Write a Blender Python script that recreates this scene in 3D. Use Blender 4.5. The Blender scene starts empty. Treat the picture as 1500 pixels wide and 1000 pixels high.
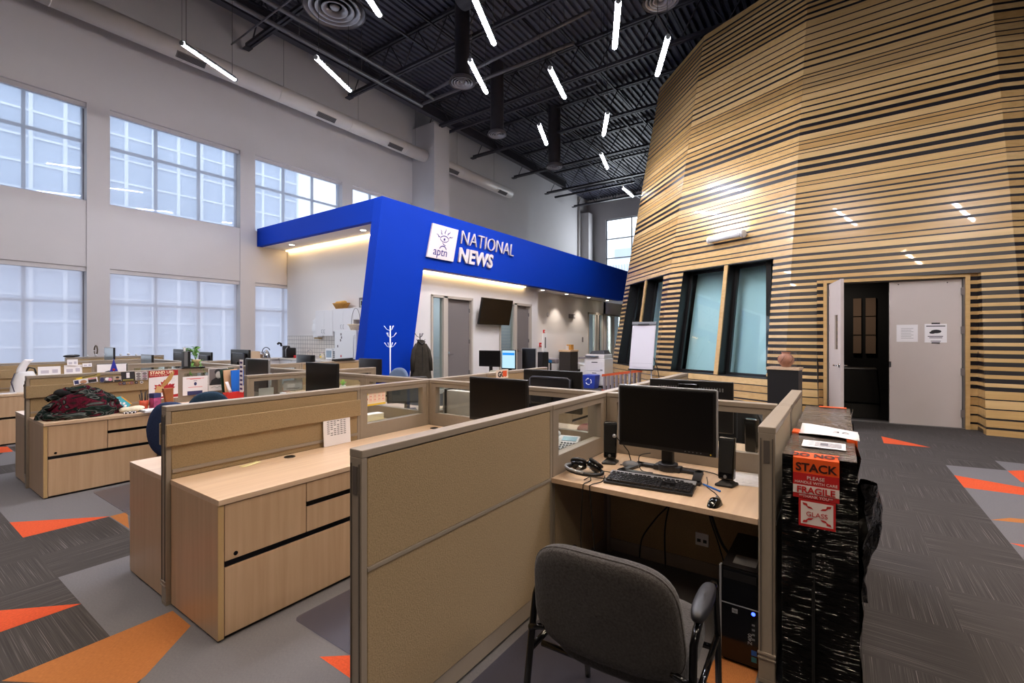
import bpy, bmesh, math, random
from mathutils import Vector, Matrix, Euler
random.seed(7)
SC = bpy.context.scene
COL = SC.collection
PI = math.pi

# ---------------------------------------------------------------- camera, world, exposure
TH = math.radians(35.07)
cam_data = bpy.data.cameras.new('camera')
cam = bpy.data.objects.new('camera', cam_data)
COL.objects.link(cam)
cam_data.sensor_width = 36.0
cam_data.lens = 685.0 / 1500.0 * 36.0
cam_data.shift_y = -7.0 / 1500.0
cam_data.clip_start = 0.05
cam_data.clip_end = 200
cam.location = (0, 0, 1.54)
cam.rotation_euler = (PI / 2, 0, TH - PI / 2)
SC.camera = cam

world = bpy.data.worlds.new('World')
SC.world = world
world.use_nodes = True
wb = world.node_tree.nodes['Background']
wb.inputs[0].default_value = (0.88, 0.94, 1.0, 1)
wb.inputs[1].default_value = 1.45

SC.view_settings.view_transform = 'Standard'
SC.view_settings.look = 'None'
SC.view_settings.gamma = 1.0
SC.view_settings.use_curve_mapping = False
SC.view_settings.exposure = 0.92

TUBE_E = 150.0          # emission of the pendant tubes
DAY_W = 7.0           # watts per square metre-ish of window daylight
LED_E = 6.5           # warm strips


def area_light(name, loc, rot, sx, sy, power, color):
    l = bpy.data.lights.new(name, 'AREA')
    l.shape = 'RECTANGLE'
    l.size, l.size_y = sx, sy
    l.energy = power
    l.color = color
    o = bpy.data.objects.new(name, l)
    o.location = loc
    o.rotation_euler = rot
    COL.objects.link(o)
    return o


WIN_BAYS = [(0.23, 3.165), (3.58, 6.51), (6.925, 9.87), (10.29, 13.07)]
# daylight entering through each blind (aimed down into the room, -Y)
for (a, b) in WIN_BAYS:
    area_light('daylight_upper', ((a + b) / 2, 13.4, 5.6), (-PI / 2 + 0.6, 0, 0), b - a, 2.2, DAY_W * (b - a) * 2.2 * 0.5, (0.80, 0.90, 1.0))
for (a, b) in WIN_BAYS[:2]:
    area_light('daylight_lower', ((a + b) / 2, 13.6, 1.8), (-PI / 2, 0, 0), b - a, 2.6, DAY_W * (b - a) * 2.6 * 0.32, (0.84, 0.91, 1.0))

area_light('daylight_far', (29.3, 11.5, 7.6), (0, PI / 2, 0), 3.4, 2.8, 110, (0.86, 0.93, 1.0))

# ---------------------------------------------------------------- materials


def lin(c):
    return tuple(((v / 255.0) / 12.92 if v / 255.0 <= 0.04045 else ((v / 255.0 + 0.055) / 1.055) ** 2.4) for v in c) + (1.0,)


MATS = {}


def mat(name, rgb, rough=0.5, metal=0.0, spec=0.5, noise=0.0, nscale=20.0, stretch=(1, 1, 1), bump=0.0, bscale=None, coat=0.0, sheen=0.0, emit=0.0):
    """A Principled material; colour varied by a noise texture in object space, with optional bump."""
    if name in MATS:
        return MATS[name]
    m = bpy.data.materials.new(name)
    m.use_nodes = True
    nt = m.node_tree
    p = nt.nodes['Principled BSDF']
    c = lin(rgb)
    p.inputs['Base Color'].default_value = c
    p.inputs['Roughness'].default_value = rough
    p.inputs['Metallic'].default_value = metal
    p.inputs['Specular IOR Level'].default_value = spec
    p.inputs['Coat Weight'].default_value = coat
    if sheen:
        p.inputs['Sheen Weight'].default_value = sheen
    if emit:
        p.inputs['Emission Color'].default_value = c
        p.inputs['Emission Strength'].default_value = emit
    if noise or bump:
        tc = nt.nodes.new('ShaderNodeTexCoord')
        mp = nt.nodes.new('ShaderNodeMapping')
        mp.inputs['Scale'].default_value = stretch
        nt.links.new(tc.outputs['Object'], mp.inputs[0])
        nz = nt.nodes.new('ShaderNodeTexNoise')
        nz.inputs['Scale'].default_value = nscale
        nz.inputs['Detail'].default_value = 4
        nt.links.new(mp.outputs[0], nz.inputs['Vector'])
        if noise:
            rp = nt.nodes.new('ShaderNodeValToRGB')
            rp.color_ramp.elements[0].position = 0.3
            rp.color_ramp.elements[1].position = 0.7
            rp.color_ramp.elements[0].color = tuple(v * (1 - noise) for v in c[:3]) + (1,)
            rp.color_ramp.elements[1].color = tuple(min(1, v * (1 + noise)) for v in c[:3]) + (1,)
            nt.links.new(nz.outputs[0], rp.inputs[0])
            nt.links.new(rp.outputs[0], p.inputs['Base Color'])
        if bump:
            nb = nz
            if bscale:
                nb = nt.nodes.new('ShaderNodeTexNoise')
                nb.inputs['Scale'].default_value = bscale
                nb.inputs['Detail'].default_value = 3
                nt.links.new(mp.outputs[0], nb.inputs['Vector'])
            bp = nt.nodes.new('ShaderNodeBump')
            bp.inputs['Strength'].default_value = bump
            bp.inputs['Distance'].default_value = 0.01
            nt.links.new(nb.outputs[0], bp.inputs['Height'])
            nt.links.new(bp.outputs[0], p.inputs['Normal'])
    MATS[name] = m
    return m


def glass_mat(name, tint, gloss=0.06, rough=0.02):
    m = bpy.data.materials.new(name)
    m.use_nodes = True
    nt = m.node_tree
    nt.nodes.remove(nt.nodes['Principled BSDF'])
    out = nt.nodes['Material Output']
    tr = nt.nodes.new('ShaderNodeBsdfTransparent')
    tr.inputs[0].default_value = tint + (1,)
    gl = nt.nodes.new('ShaderNodeBsdfGlossy')
    gl.inputs['Roughness'].default_value = rough
    lw = nt.nodes.new('ShaderNodeLayerWeight')
    lw.inputs[0].default_value = 0.5
    pw = nt.nodes.new('ShaderNodeMath')
    pw.operation = 'POWER'
    pw.inputs[1].default_value = 4.0
    nt.links.new(lw.outputs['Facing'], pw.inputs[0])
    fr = nt.nodes.new('ShaderNodeMath')
    fr.operation = 'MULTIPLY_ADD'
    fr.inputs[1].default_value = 0.7
    fr.inputs[2].default_value = gloss
    nt.links.new(pw.outputs[0], fr.inputs[0])
    mx = nt.nodes.new('ShaderNodeMixShader')
    nt.links.new(fr.outputs[0], mx.inputs[0])
    nt.links.new(tr.outputs[0], mx.inputs[1])
    nt.links.new(gl.outputs[0], mx.inputs[2])
    nt.links.new(mx.outputs[0], out.inputs[0])
    MATS[name] = m
    return m


def blind_mat(name, see, rgb):
    """Sheer roller blind: part see-through, part translucent cloth."""
    m = bpy.data.materials.new(name)
    m.use_nodes = True
    nt = m.node_tree
    nt.nodes.remove(nt.nodes['Principled BSDF'])
    out = nt.nodes['Material Output']
    tr = nt.nodes.new('ShaderNodeBsdfTransparent')
    tr.inputs[0].default_value = lin(rgb)
    tl = nt.nodes.new('ShaderNodeBsdfTranslucent')
    tl.inputs[0].default_value = lin(rgb)
    df = nt.nodes.new('ShaderNodeBsdfDiffuse')
    df.inputs[0].default_value = lin(rgb)
    m1 = nt.nodes.new('ShaderNodeMixShader')
    m1.inputs[0].default_value = 0.35
    nt.links.new(tl.outputs[0], m1.inputs[1])
    nt.links.new(df.outputs[0], m1.inputs[2])
    m2 = nt.nodes.new('ShaderNodeMixShader')
    m2.inputs[0].default_value = 1 - see
    nt.links.new(tr.outputs[0], m2.inputs[1])
    nt.links.new(m1.outputs[0], m2.inputs[2])
    nt.links.new(m2.outputs[0], out.inputs[0])
    MATS[name] = m
    return m


def emit_mat(name, rgb, strength):
    m = bpy.data.materials.new(name)
    m.use_nodes = True
    nt = m.node_tree
    nt.nodes.remove(nt.nodes['Principled BSDF'])
    e = nt.nodes.new('ShaderNodeEmission')
    e.inputs[0].default_value = lin(rgb)
    e.inputs[1].default_value = strength
    nt.links.new(e.outputs[0], nt.nodes['Material Output'].inputs[0])
    MATS[name] = m
    return m


def wood_mat(name, c1, c2, grain_axis='X', scale=3.0, rough=0.4, coat=0.0):
    """Straight-grained veneer: noise stretched along the grain plus slow board-to-board drift."""
    m = bpy.data.materials.new(name)
    m.use_nodes = True
    nt = m.node_tree
    p = nt.nodes['Principled BSDF']
    p.inputs['Roughness'].default_value = rough
    p.inputs['Coat Weight'].default_value = coat
    tc = nt.nodes.new('ShaderNodeTexCoord')
    mp = nt.nodes.new('ShaderNodeMapping')
    s = {'X': (0.6, 14, 14), 'Y': (14, 0.6, 14), 'Z': (14, 14, 0.6)}[grain_axis]
    mp.inputs['Scale'].default_value = s
    nt.links.new(tc.outputs['Object'], mp.inputs[0])
    nz = nt.nodes.new('ShaderNodeTexNoise')
    nz.inputs['Scale'].default_value = scale
    nz.inputs['Detail'].default_value = 5
    nz.inputs['Distortion'].default_value = 0.4
    nt.links.new(mp.outputs[0], nz.inputs['Vector'])
    rp = nt.nodes.new('ShaderNodeValToRGB')
    rp.color_ramp.elements[0].position = 0.25
    rp.color_ramp.elements[1].position = 0.75
    rp.color_ramp.elements[0].color = lin(c1)
    rp.color_ramp.elements[1].color = lin(c2)
    nt.links.new(nz.outputs[0], rp.inputs[0])
    nt.links.new(rp.outputs[0], p.inputs['Base Color'])
    MATS[name] = m
    return m


M_WALL = mat('wall_paint', (208, 204, 206), 0.7, noise=0.015, nscale=1.5)
M_WHITE = mat('white_paint', (228, 224, 222), 0.55)
M_WHITEPL = mat('white_plastic', (230, 230, 232), 0.35)
M_PAPER = mat('paper', (240, 238, 242), 0.8)
M_PAPERLN = mat('paper_print', (120, 120, 130), 0.8)
M_BLUE = mat('blue_paint', (0, 53, 172), 0.7, spec=0.12, noise=0.02, nscale=1.0)
M_DARKST = mat('ceiling_steel', (58, 56, 64), 0.45, spec=0.4, noise=0.1, nscale=3)
M_DECK = mat('ceiling_deck', (70, 70, 84), 0.45, spec=0.5, noise=0.12, nscale=2)
M_DUCT = mat('duct_black', (58, 55, 61), 0.45, noise=0.1, nscale=4)
M_FRAME = mat('panel_frame', (150, 138, 124), 0.45, spec=0.4, noise=0.02, nscale=30)
M_FRAMED = mat('panel_frame_dark', (92, 84, 78), 0.5)
M_FABRIC = mat('panel_fabric', (160, 138, 105), 0.95, spec=0.1, noise=0.16, nscale=160, bump=0.25, sheen=0.2)
M_MAPLE = wood_mat('maple_veneer', (186, 154, 121), (202, 171, 138), 'Z', 2.2, 0.35)
M_MAPLETOP = wood_mat('maple_top', (202, 172, 144), (218, 191, 162), 'X', 2.2, 0.3)
M_EDGE = mat('maple_edge', (190, 160, 112), 0.4)
M_BLACK = mat('black_plastic', (18, 17, 18), 0.4)
M_BLACKG = mat('black_gloss', (8, 8, 9), 0.12)
M_SCREEN = mat('screen_black', (12, 10, 10), 0.28, spec=0.3)
M_GREYPL = mat('grey_plastic', (110, 112, 116), 0.4)
M_SILVER = mat('silver_plastic', (168, 170, 176), 0.3, metal=0.4)
M_CHROME = mat('chrome', (200, 200, 205), 0.18, metal=1.0)
M_DOOR = mat('door_paint', (202, 192, 188), 0.5, noise=0.015, nscale=3)
M_DOORG = mat('grey_door', (120, 113, 112), 0.5)
M_TRIM = mat('door_frame_paint', (188, 178, 166), 0.5)
M_SLAT = None
M_GAP = mat('slat_gap_black', (26, 24, 30), 0.35, spec=0.5)
M_GLASS = glass_mat('clear_glass', (0.93, 0.96, 0.95))
M_WINGLASS = glass_mat('window_glass', (0.96, 0.98, 1.0))
M_STUDGLASS = glass_mat('studio_glass', (0.86, 0.95, 0.96))
M_TEAL = mat('studio_blind', (190, 222, 226), 0.8)
M_BLIND = blind_mat('sheer_blind', 0.55, (232, 238, 250))
M_BLINDLOW = blind_mat('sheer_blind_low', 0.30, (238, 238, 248))
M_TUBE = emit_mat('tube_light', (250, 247, 255), TUBE_E)
M_TUBEW = emit_mat('tube_light_warm', (255, 232, 206), TUBE_E * 1.25)
M_LED = emit_mat('warm_led', (255, 214, 150), LED_E)
M_SPOT = emit_mat('downlight_glow', (255, 240, 220), 12.0)
M_CHAIR = mat('grey_upholstery', (68, 65, 64), 0.95, spec=0.1, noise=0.28, nscale=130, bump=0.3, sheen=0.15)
M_CHAIRBL = mat('blue_upholstery', (52, 66, 100), 0.95, spec=0.1, noise=0.2, nscale=120, bump=0.2)
M_ORANGE = mat('orange', (232, 90, 40), 0.6)
M_RED = mat('red', (190, 36, 40), 0.55)
M_YELLOW = mat('yellow', (240, 205, 60), 0.6)
M_GREEN = mat('leaf_green', (96, 150, 66), 0.55, noise=0.25, nscale=25)
M_SKYB = mat('sky_blue_plastic', (30, 110, 215), 0.35)
M_TERRA = mat('terracotta', (176, 124, 100), 0.6, noise=0.2, nscale=14)
M_BASKET = mat('wicker', (196, 142, 66), 0.8, noise=0.4, nscale=60, bump=0.5)
M_MAT = glass_mat('mat_vinyl', (0.78, 0.79, 0.86), rough=0.3)

# ---------------------------------------------------------------- mesh builder


class MB:
    def __init__(self):
        self.v, self.f, self.m, self.sm = [], [], [], []

    def add(self, verts, faces, mi=0, smooth=False, M=None):
        o = len(self.v)
        self.v += [tuple(M @ Vector(p)) if M is not None else tuple(p) for p in verts]
        for f in faces:
            self.f.append([o + i for i in f])
            self.m.append(mi)
            self.sm.append(smooth)
        return self

    def box(self, x0, x1, y0, y1, z0, z1, mi=0, M=None):
        v = [(x0, y0, z0), (x1, y0, z0), (x1, y1, z0), (x0, y1, z0), (x0, y0, z1), (x1, y0, z1), (x1, y1, z1), (x0, y1, z1)]
        f = [(0, 3, 2, 1), (4, 5, 6, 7), (0, 1, 5, 4), (1, 2, 6, 5), (2, 3, 7, 6), (3, 0, 4, 7)]
        return self.add(v, f, mi, M=M)

    def hexa(self, bottom, top, mi=0):
        """Box-like solid from four bottom and four top corners (same winding, counter-clockwise from above)."""
        f = [(0, 3, 2, 1), (4, 5, 6, 7), (0, 1, 5, 4), (1, 2, 6, 5), (2, 3, 7, 6), (3, 0, 4, 7)]
        return self.add(list(bottom) + list(top), f, mi)

    def prism(self, poly, axis, lo, hi, mi=0, M=None):
        """Extrude a 2-D polygon. axis 'X': poly=(y,z); 'Y': poly=(x,z); 'Z': poly=(x,y)."""
        def P(a, b, c):
            return {'X': (c, a, b), 'Y': (a, c, b), 'Z': (a, b, c)}[axis]
        n = len(poly)
        v = [P(a, b, lo) for a, b in poly] + [P(a, b, hi) for a, b in poly]
        f = [tuple(range(n)), tuple(range(2 * n - 1, n - 1, -1))]
        for i in range(n):
            j = (i + 1) % n
            f.append((i, i + n, j + n, j))
        return self.add(v, f, mi, M=M)

    def cyl(self, p0, p1, r, seg=16, r2=None, mi=0, caps=True, smooth=True):
        p0, p1 = Vector(p0), Vector(p1)
        r2 = r if r2 is None else r2
        d = (p1 - p0).normalized()
        a = d.orthogonal().normalized()
        b = d.cross(a)
        v = []
        for p, rr in ((p0, r), (p1, r2)):
            for i in range(seg):
                t = 2 * PI * i / seg
                v.append(p + a * (rr * math.cos(t)) + b * (rr * math.sin(t)))
        f = [(i, (i + 1) % seg, seg + (i + 1) % seg, seg + i) for i in range(seg)]
        self.add(v, f, mi, smooth)
        if caps:
            self.add(v[:seg], [tuple(range(seg - 1, -1, -1))], mi)
            self.add(v[seg:], [tuple(range(seg))], mi)
        return self

    def tube(self, pts, r, seg=8, mi=0, closed=False):
        """A round tube along a polyline."""
        pts = [Vector(p) for p in pts]
        n = len(pts)
        rings = []
        up = None
        for i, p in enumerate(pts):
            if closed:
                d = pts[(i + 1) % n] - pts[i - 1]
            else:
                d = pts[min(i + 1, n - 1)] - pts[max(i - 1, 0)]
            d.normalize()
            if up is None:
                up = d.orthogonal().normalized()
            a = (up - d * up.dot(d))
            a = a.normalized() if a.length > 1e-6 else d.orthogonal().normalized()
            up = a
            b = d.cross(a)
            rr = r[i] if isinstance(r, (list, tuple)) else r
            rings.append([p + a * (rr * math.cos(2 * PI * k / seg)) + b * (rr * math.sin(2 * PI * k / seg)) for k in range(seg)])
        v = [q for ring in rings for q in ring]
        f = []
        for i in range(n if closed else n - 1):
            j = (i + 1) % n
            for k in range(seg):
                l = (k + 1) % seg
                f.append((i * seg + k, i * seg + l, j * seg + l, j * seg + k))
        if not closed:
            f.append(tuple(range(seg - 1, -1, -1)))
            f.append(tuple((n - 1) * seg + k for k in range(seg)))
        return self.add(v, f, mi, True)

    def lathe(self, prof, c=(0, 0, 0), seg=24, mi=0, M=None, caps=True):
        """Spin (r, z) profile round the z axis through c."""
        v, f = [], []
        for r, z in prof:
            for k in range(seg):
                t = 2 * PI * k / seg
                v.append((c[0] + r * math.cos(t), c[1] + r * math.sin(t), c[2] + z))
        n = len(prof)
        for i in range(n - 1):
            for k in range(seg):
                l = (k + 1) % seg
                f.append((i * seg + k, i * seg + l, (i + 1) * seg + l, (i + 1) * seg + k))
        if caps:
            f.append(tuple(range(seg - 1, -1, -1)))
            f.append(tuple((n - 1) * seg + k for k in range(seg)))
        return self.add(v, f, mi, True, M)

    def ball(self, c, rx, ry=None, rz=None, seg=16, rings=10, mi=0, M=None):
        ry = rx if ry is None else ry
        rz = rx if rz is None else rz
        v, f = [], []
        for i in range(rings + 1):
            a = -PI / 2 + PI * i / rings
            for k in range(seg):
                t = 2 * PI * k / seg
                v.append((c[0] + rx * math.cos(a) * math.cos(t), c[1] + ry * math.cos(a) * math.sin(t), c[2] + rz * math.sin(a)))
        for i in range(rings):
            for k in range(seg):
                l = (k + 1) % seg
                f.append((i * seg + k, i * seg + l, (i + 1) * seg + l, (i + 1) * seg + k))
        return self.add(v, f, mi, True, M)

    def grid(self, fn, nu, nv, mi=0, smooth=True):
        v = [fn(i / nu, j / nv) for i in range(nu + 1) for j in range(nv + 1)]
        f = [(i * (nv + 1) + j, (i + 1) * (nv + 1) + j, (i + 1) * (nv + 1) + j + 1, i * (nv + 1) + j + 1) for i in range(nu) for j in range(nv)]
        return self.add(v, f, mi, smooth)

    def build(self, name, mats, parent=None, bevel=0.0, seg=2, sub=0, solid=0.0, fix=True):
        me = bpy.data.meshes.new(name)
        me.from_pydata(self.v, [], self.f)
        for m in (mats if isinstance(mats, (list, tuple)) else [mats]):
            me.materials.append(m)
        for p, mi, s in zip(me.polygons, self.m, self.sm):
            p.material_index = mi
            p.use_smooth = s
        if fix:
            bm = bmesh.new()
            bm.from_mesh(me)
            bmesh.ops.remove_doubles(bm, verts=bm.verts, dist=1e-5)
            bmesh.ops.recalc_face_normals(bm, faces=bm.faces)
            bm.to_mesh(me)
            bm.free()
        me.update()
        o = bpy.data.objects.new(name, me)
        COL.objects.link(o)
        if parent is not None:
            o.parent = parent
        if solid:
            s = o.modifiers.new('solid', 'SOLIDIFY')
            s.thickness = solid
        if bevel:
            b = o.modifiers.new('bevel', 'BEVEL')
            b.width = bevel
            b.segments = seg
            b.limit_method = 'ANGLE'
            b.angle_limit = math.radians(50)
        if sub:
            s = o.modifiers.new('sub', 'SUBSURF')
            s.levels = s.render_levels = sub
        return o


def thing(name, label, cat, loc=(0, 0, 0), rz=0.0, group=None, rot=None):
    o = bpy.data.objects.new(name, None)
    o.empty_display_size = 0.05
    COL.objects.link(o)
    o.location = loc
    o.rotation_euler = rot if rot is not None else (0, 0, rz)
    o['label'] = label
    o['category'] = cat
    if group:
        o['group'] = group
    return o


def tag(o, label, cat, group=None, loc=None, rz=None):
    o['label'] = label
    o['category'] = cat
    if group:
        o['group'] = group
    if loc is not None:
        o.location = loc
    if rz is not None:
        o.rotation_euler = (0, 0, rz)
    return o


def struct(o):
    o['kind'] = 'structure'
    return o


KIDS = {}


def copy_thing(root, loc, rz, label, group=None):
    """Copy a thing with its parts and their sub-parts."""
    def rec(o, par):
        c = o.copy()
        COL.objects.link(c)
        if par is not None:
            c.parent = par
        for ch in [q for q in COL.objects if q.parent is o and q is not c]:
            rec(ch, c)
        return c
    c = rec(root, None)
    c.location = loc
    c.rotation_euler = (0, 0, rz)
    c['label'] = label
    if group:
        c['group'] = group
    return c


def text_mesh(name, s, size, m, parent, M, extrude=0.0005, offset=0.0, shear=0.0, space=1.0, align='LEFT'):
    """Real letters as a mesh: built from a font curve and converted. M places the text plane (x right, y up)."""
    cu = bpy.data.curves.new(name, 'FONT')
    cu.body = s
    cu.size = size
    cu.extrude = extrude
    cu.offset = offset
    cu.shear = shear
    cu.space_character = space
    cu.align_x = align
    cu.resolution_u = 3
    t = bpy.data.objects.new(name + '_curve', cu)
    COL.objects.link(t)
    dg = bpy.context.evaluated_depsgraph_get()
    me = bpy.data.meshes.new_from_object(t.evaluated_get(dg))
    bpy.data.objects.remove(t)
    bpy.data.curves.remove(cu)
    me.transform(M)
    me.materials.clear()
    me.materials.append(m)
    o = bpy.data.objects.new(name, me)
    COL.objects.link(o)
    if parent is not None:
        o.parent = parent
    return o


def facing(axis, origin):
    """Plane matrix whose x is the reader's right and y is up; axis is the way the face looks."""
    rz = {'-Y': 0.0, '-X': -PI / 2, '+X': PI / 2, '+Y': PI}[axis]
    return Matrix.Translation(Vector(origin)) @ Euler((PI / 2, 0, rz)).to_matrix().to_4x4()


# ================================================================ setting: floor
TILE = 0.514


def carpet_dark():
    m = bpy.data.materials.new('carpet_dark')
    m.use_nodes = True
    nt = m.node_tree
    N, L = nt.nodes, nt.links
    p = N['Principled BSDF']
    p.inputs['Roughness'].default_value = 0.95
    p.inputs['Specular IOR Level'].default_value = 0.1
    tc = N.new('ShaderNodeTexCoord')
    off = N.new('ShaderNodeVectorMath')
    off.operation = 'SUBTRACT'
    off.inputs[1].default_value = (0.78 - 40 * TILE, 3.07 - 40 * TILE, 0)
    L.new(tc.outputs['Object'], off.inputs[0])
    dv = N.new('ShaderNodeVectorMath')
    dv.operation = 'SCALE'
    dv.inputs['Scale'].default_value = 1 / TILE
    L.new(off.outputs[0], dv.inputs[0])
    fl = N.new('ShaderNodeVectorMath')
    fl.operation = 'FLOOR'
    L.new(dv.outputs[0], fl.inputs[0])
    sp = N.new('ShaderNodeSeparateXYZ')
    L.new(fl.outputs[0], sp.inputs[0])
    sm = N.new('ShaderNodeMath')
    L.new(sp.outputs[0], sm.inputs[0])
    L.new(sp.outputs[1], sm.inputs[1])
    md = N.new('ShaderNodeMath')
    md.operation = 'MODULO'
    md.inputs[1].default_value = 2
    L.new(sm.outputs[0], md.inputs[0])
    cols = []
    for s in ((0.7, 120, 1), (120, 0.7, 1)):
        mp = N.new('ShaderNodeMapping')
        mp.inputs['Scale'].default_value = s
        L.new(tc.outputs['Object'], mp.inputs[0])
        # every tile its own slice of the pattern
        ad = N.new('ShaderNodeVectorMath')
        ad.operation = 'MULTIPLY_ADD'
        ad.inputs[1].default_value = (3.7, 5.3, 1)
        L.new(fl.outputs[0], ad.inputs[0])
        L.new(mp.outputs[0], ad.inputs[2])
        nz = N.new('ShaderNodeTexNoise')
        nz.inputs['Scale'].default_value = 2.2
        nz.inputs['Detail'].default_value = 2.5
        L.new(ad.outputs[0], nz.inputs['Vector'])
        rp = N.new('ShaderNodeValToRGB')
        e = rp.color_ramp.elements
        e[0].position, e[0].color = 0.30, lin((60, 57, 56))
        e[1].position, e[1].color = 0.62, lin((77, 73, 71))
        x = e.new(0.72)
        x.color = lin((118, 112, 111))
        x = e.new(0.82)
        x.color = lin((150, 118, 92))
        L.new(nz.outputs[0], rp.inputs[0])
        cols.append(rp)
    mx = N.new('ShaderNodeMix')
    mx.data_type = 'RGBA'
    L.new(md.outputs[0], mx.inputs['Factor'])
    L.new(cols[0].outputs[0], mx.inputs['A'])
    L.new(cols[1].outputs[0], mx.inputs['B'])
    L.new(mx.outputs['Result'], p.inputs['Base Color'])
    return m


M_CARPET = carpet_dark()
M_CGREY = mat('carpet_grey', (112, 110, 112), 0.95, spec=0.1, noise=0.14, nscale=90, stretch=(1, 4, 1))
M_CORANGE = mat('carpet_orange', (206, 86, 52), 0.95, spec=0.1, noise=0.12, nscale=90)
M_COCHRE = mat('carpet_ochre', (172, 110, 62), 0.95, spec=0.1, noise=0.18, nscale=70, stretch=(1, 5, 1))

fb = MB()
fb.add([(-6, -9, 0), (29.8, -9, 0), (29.8, 14.5, 0), (-6, 14.5, 0)], [(0, 1, 2, 3)], 0)
_h = [0.0]


def inlay(pts, mi):
    _h[0] += 0.00012
    fb.add([(x, y, 0.0004 + _h[0]) for x, y in pts], [tuple(range(len(pts)))], mi)


T = TILE
gx = lambda i: 0.78 + i * T
gy = lambda j: 3.07 + j * T
# grey fields in and beside the cubicles
inlay([(0.78, gy(4)), (gx(1), gy(4)), (5.4, gy(4)), (5.4, gy(9)), (0.98, gy(9)), (0.78, gy(7))], 1)
inlay([(0.78, gy(0)), (gx(1), gy(0)), (5.4, gy(0)), (5.4, gy(4)), (gx(1), gy(4)), (gx(1), gy(2)), (0.78, gy(2))], 1)
inlay([(0.75, 2.55), (1.05, gy(0)), (5.4, gy(0)), (5.4, 0.42), (2.8, 0.40), (2.38, 0.30), (0.2, 0.30), (0.2, 1.5)], 1)
inlay([(1.3, 9.5), (5.4, 9.5), (5.4, 10.3), (1.3, 10.3)], 1)
inlay([(0.9, 8.2), (1.3, 8.2), (1.3, 9.55), (1.2, 9.1)], 1)
# coloured cut tiles
inlay([(0.78, gy(5)), (1.30, gy(4)), (0.78, gy(4))], 2)
inlay([(0.27, gy(2)), (0.78, gy(1)), (0.27, gy(1))], 2)
inlay([(1.30, gy(4)), (1.42, gy(4)), (1.306, 4.67)], 3)
inlay([(0.78, gy(0)), (1.055, gy(0)), (1.055, 2.83), (0.78, 2.58), (0.72, 2.55), (0.4, gy(0))], 3)
inlay([(1.309, 2.05), (1.52, 1.79), (1.306, 1.79)], 2)
inlay([(1.17, 9.66), (1.30, 9.55), (1.29, 9.08), (1.15, 9.12)], 2)
inlay([(2.2, 0.52), (2.95, 0.40), (2.95, 0.31), (2.2, 0.31)], 3)
# right-hand field
inlay([(7.58, -1.035), (7.68, -1.57), (8.2, -1.57), (8.2, -4.0), (4.1, -4.0), (4.1, -1.035)], 1)
inlay([(9.192, -0.519), (8.66, -1.03), (8.62, -0.515)], 2)
inlay([(7.08, -1.035), (6.89, -1.57), (6.57, -2.1), (6.25, -2.1), (6.57, -1.5), (6.56, -1.035)], 2)
inlay([(7.66, -1.57), (7.85, -1.8), (7.6, -2.1), (7.14, -1.57)], 2)
inlay([(5.53, -1.035), (5.68, -1.18), (5.8, -1.57), (5.60, -1.3)], 3)
inlay([(4.99, -1.035), (5.05, -1.4), (4.93, -1.12)], 2)
struct(fb.build('floor', [M_CARPET, M_CGREY, M_CORANGE, M_COCHRE], fix=False))

# ================================================================ setting: walls
WY = 14.1
ZTOP = 11.05
w = MB()
xs = [-6.0]
for a, b in WIN_BAYS:
    xs += [a, b]
xs += [21.7]
for i in range(0, len(xs) - 1):
    x0, x1 = xs[i], xs[i + 1]
    if i % 2 == 0:                       # pier
        w.box(x0, x1, WY, WY + 0.36, 0, 6.895)
    else:                                # window bay: slightly recessed spandrel and sill
        w.box(x0, x1, WY + 0.03, WY + 0.36, 3.14, 4.66)
        w.box(x0, x1, WY + 0.03, WY + 0.36, 0, 0.5)
w.box(-6, 21.7, WY, WY + 0.36, 6.895, ZTOP)
struct(w.build('wall_window', M_WALL))
w = MB()
w.box(13.1, 13.95, 12.88, WY - 0.002, 0, 9.88)
struct(w.build('trim_1', M_WALL))                    # the white pilaster the girder rests on
FX = 29.6                                              # far end wall with its tall window
w = MB()
w.box(21.7, FX, WY + 0.30, WY + 0.46, 0, ZTOP)
struct(w.build('wall_end', M_WALL))
struct(MB().box(28.7, 29.35, 13.85, WY + 0.3, 0, 9.9).build('trim_5', M_WALL))
w = MB()
w.box(FX, FX + 0.3, -9.3, 10.0, 0, ZTOP)
w.box(FX, FX + 0.3, 10.0, 13.03, 9.45, ZTOP)
w.box(FX, FX + 0.3, 10.0, 13.03, 0, 5.6)
w.box(FX, FX + 0.3, 13.03, 14.6, 0, ZTOP)
struct(w.build('wall_far', M_WALL))
struct(MB().box(-6.3, -6.0, -9.3, WY + 0.36, 0, ZTOP).build('wall_back', mat('wall_dark', (70, 68, 72), 0.8)))  # unseen wall, given dark paint to cut bounce light
struct(MB().box(-6.0, FX, -9.3, -9.0, 0, ZTOP).build('wall_right', MATS['wall_dark']))  # unseen as well, same dark paint against bounce

# ceiling deck: corrugated steel, flutes running along x
prof = []
y = -9.3
while y < 14.6:
    prof += [(y, 0.0), (y + 0.085, 0.0), (y + 0.105, 0.06), (y + 0.185, 0.06)]
    y += 0.205
ck = MB()
v, f = [], []
for X in (-6.3, 29.9):
    v += [(X, yy, ZTOP - 0.08 + zz) for yy, zz in prof]
n = len(prof)
for i in range(n - 1):
    f.append((i, i + 1, n + i + 1, n + i))
ck.add(v, f)
ck.add([(-6.3, -9.3, ZTOP + 0.02), (29.9, -9.3, ZTOP + 0.02), (29.9, 14.6, ZTOP + 0.02), (-6.3, 14.46, ZTOP + 0.02)], [(0, 1, 2, 3)])
struct(ck.build('ceiling', M_DECK))

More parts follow.
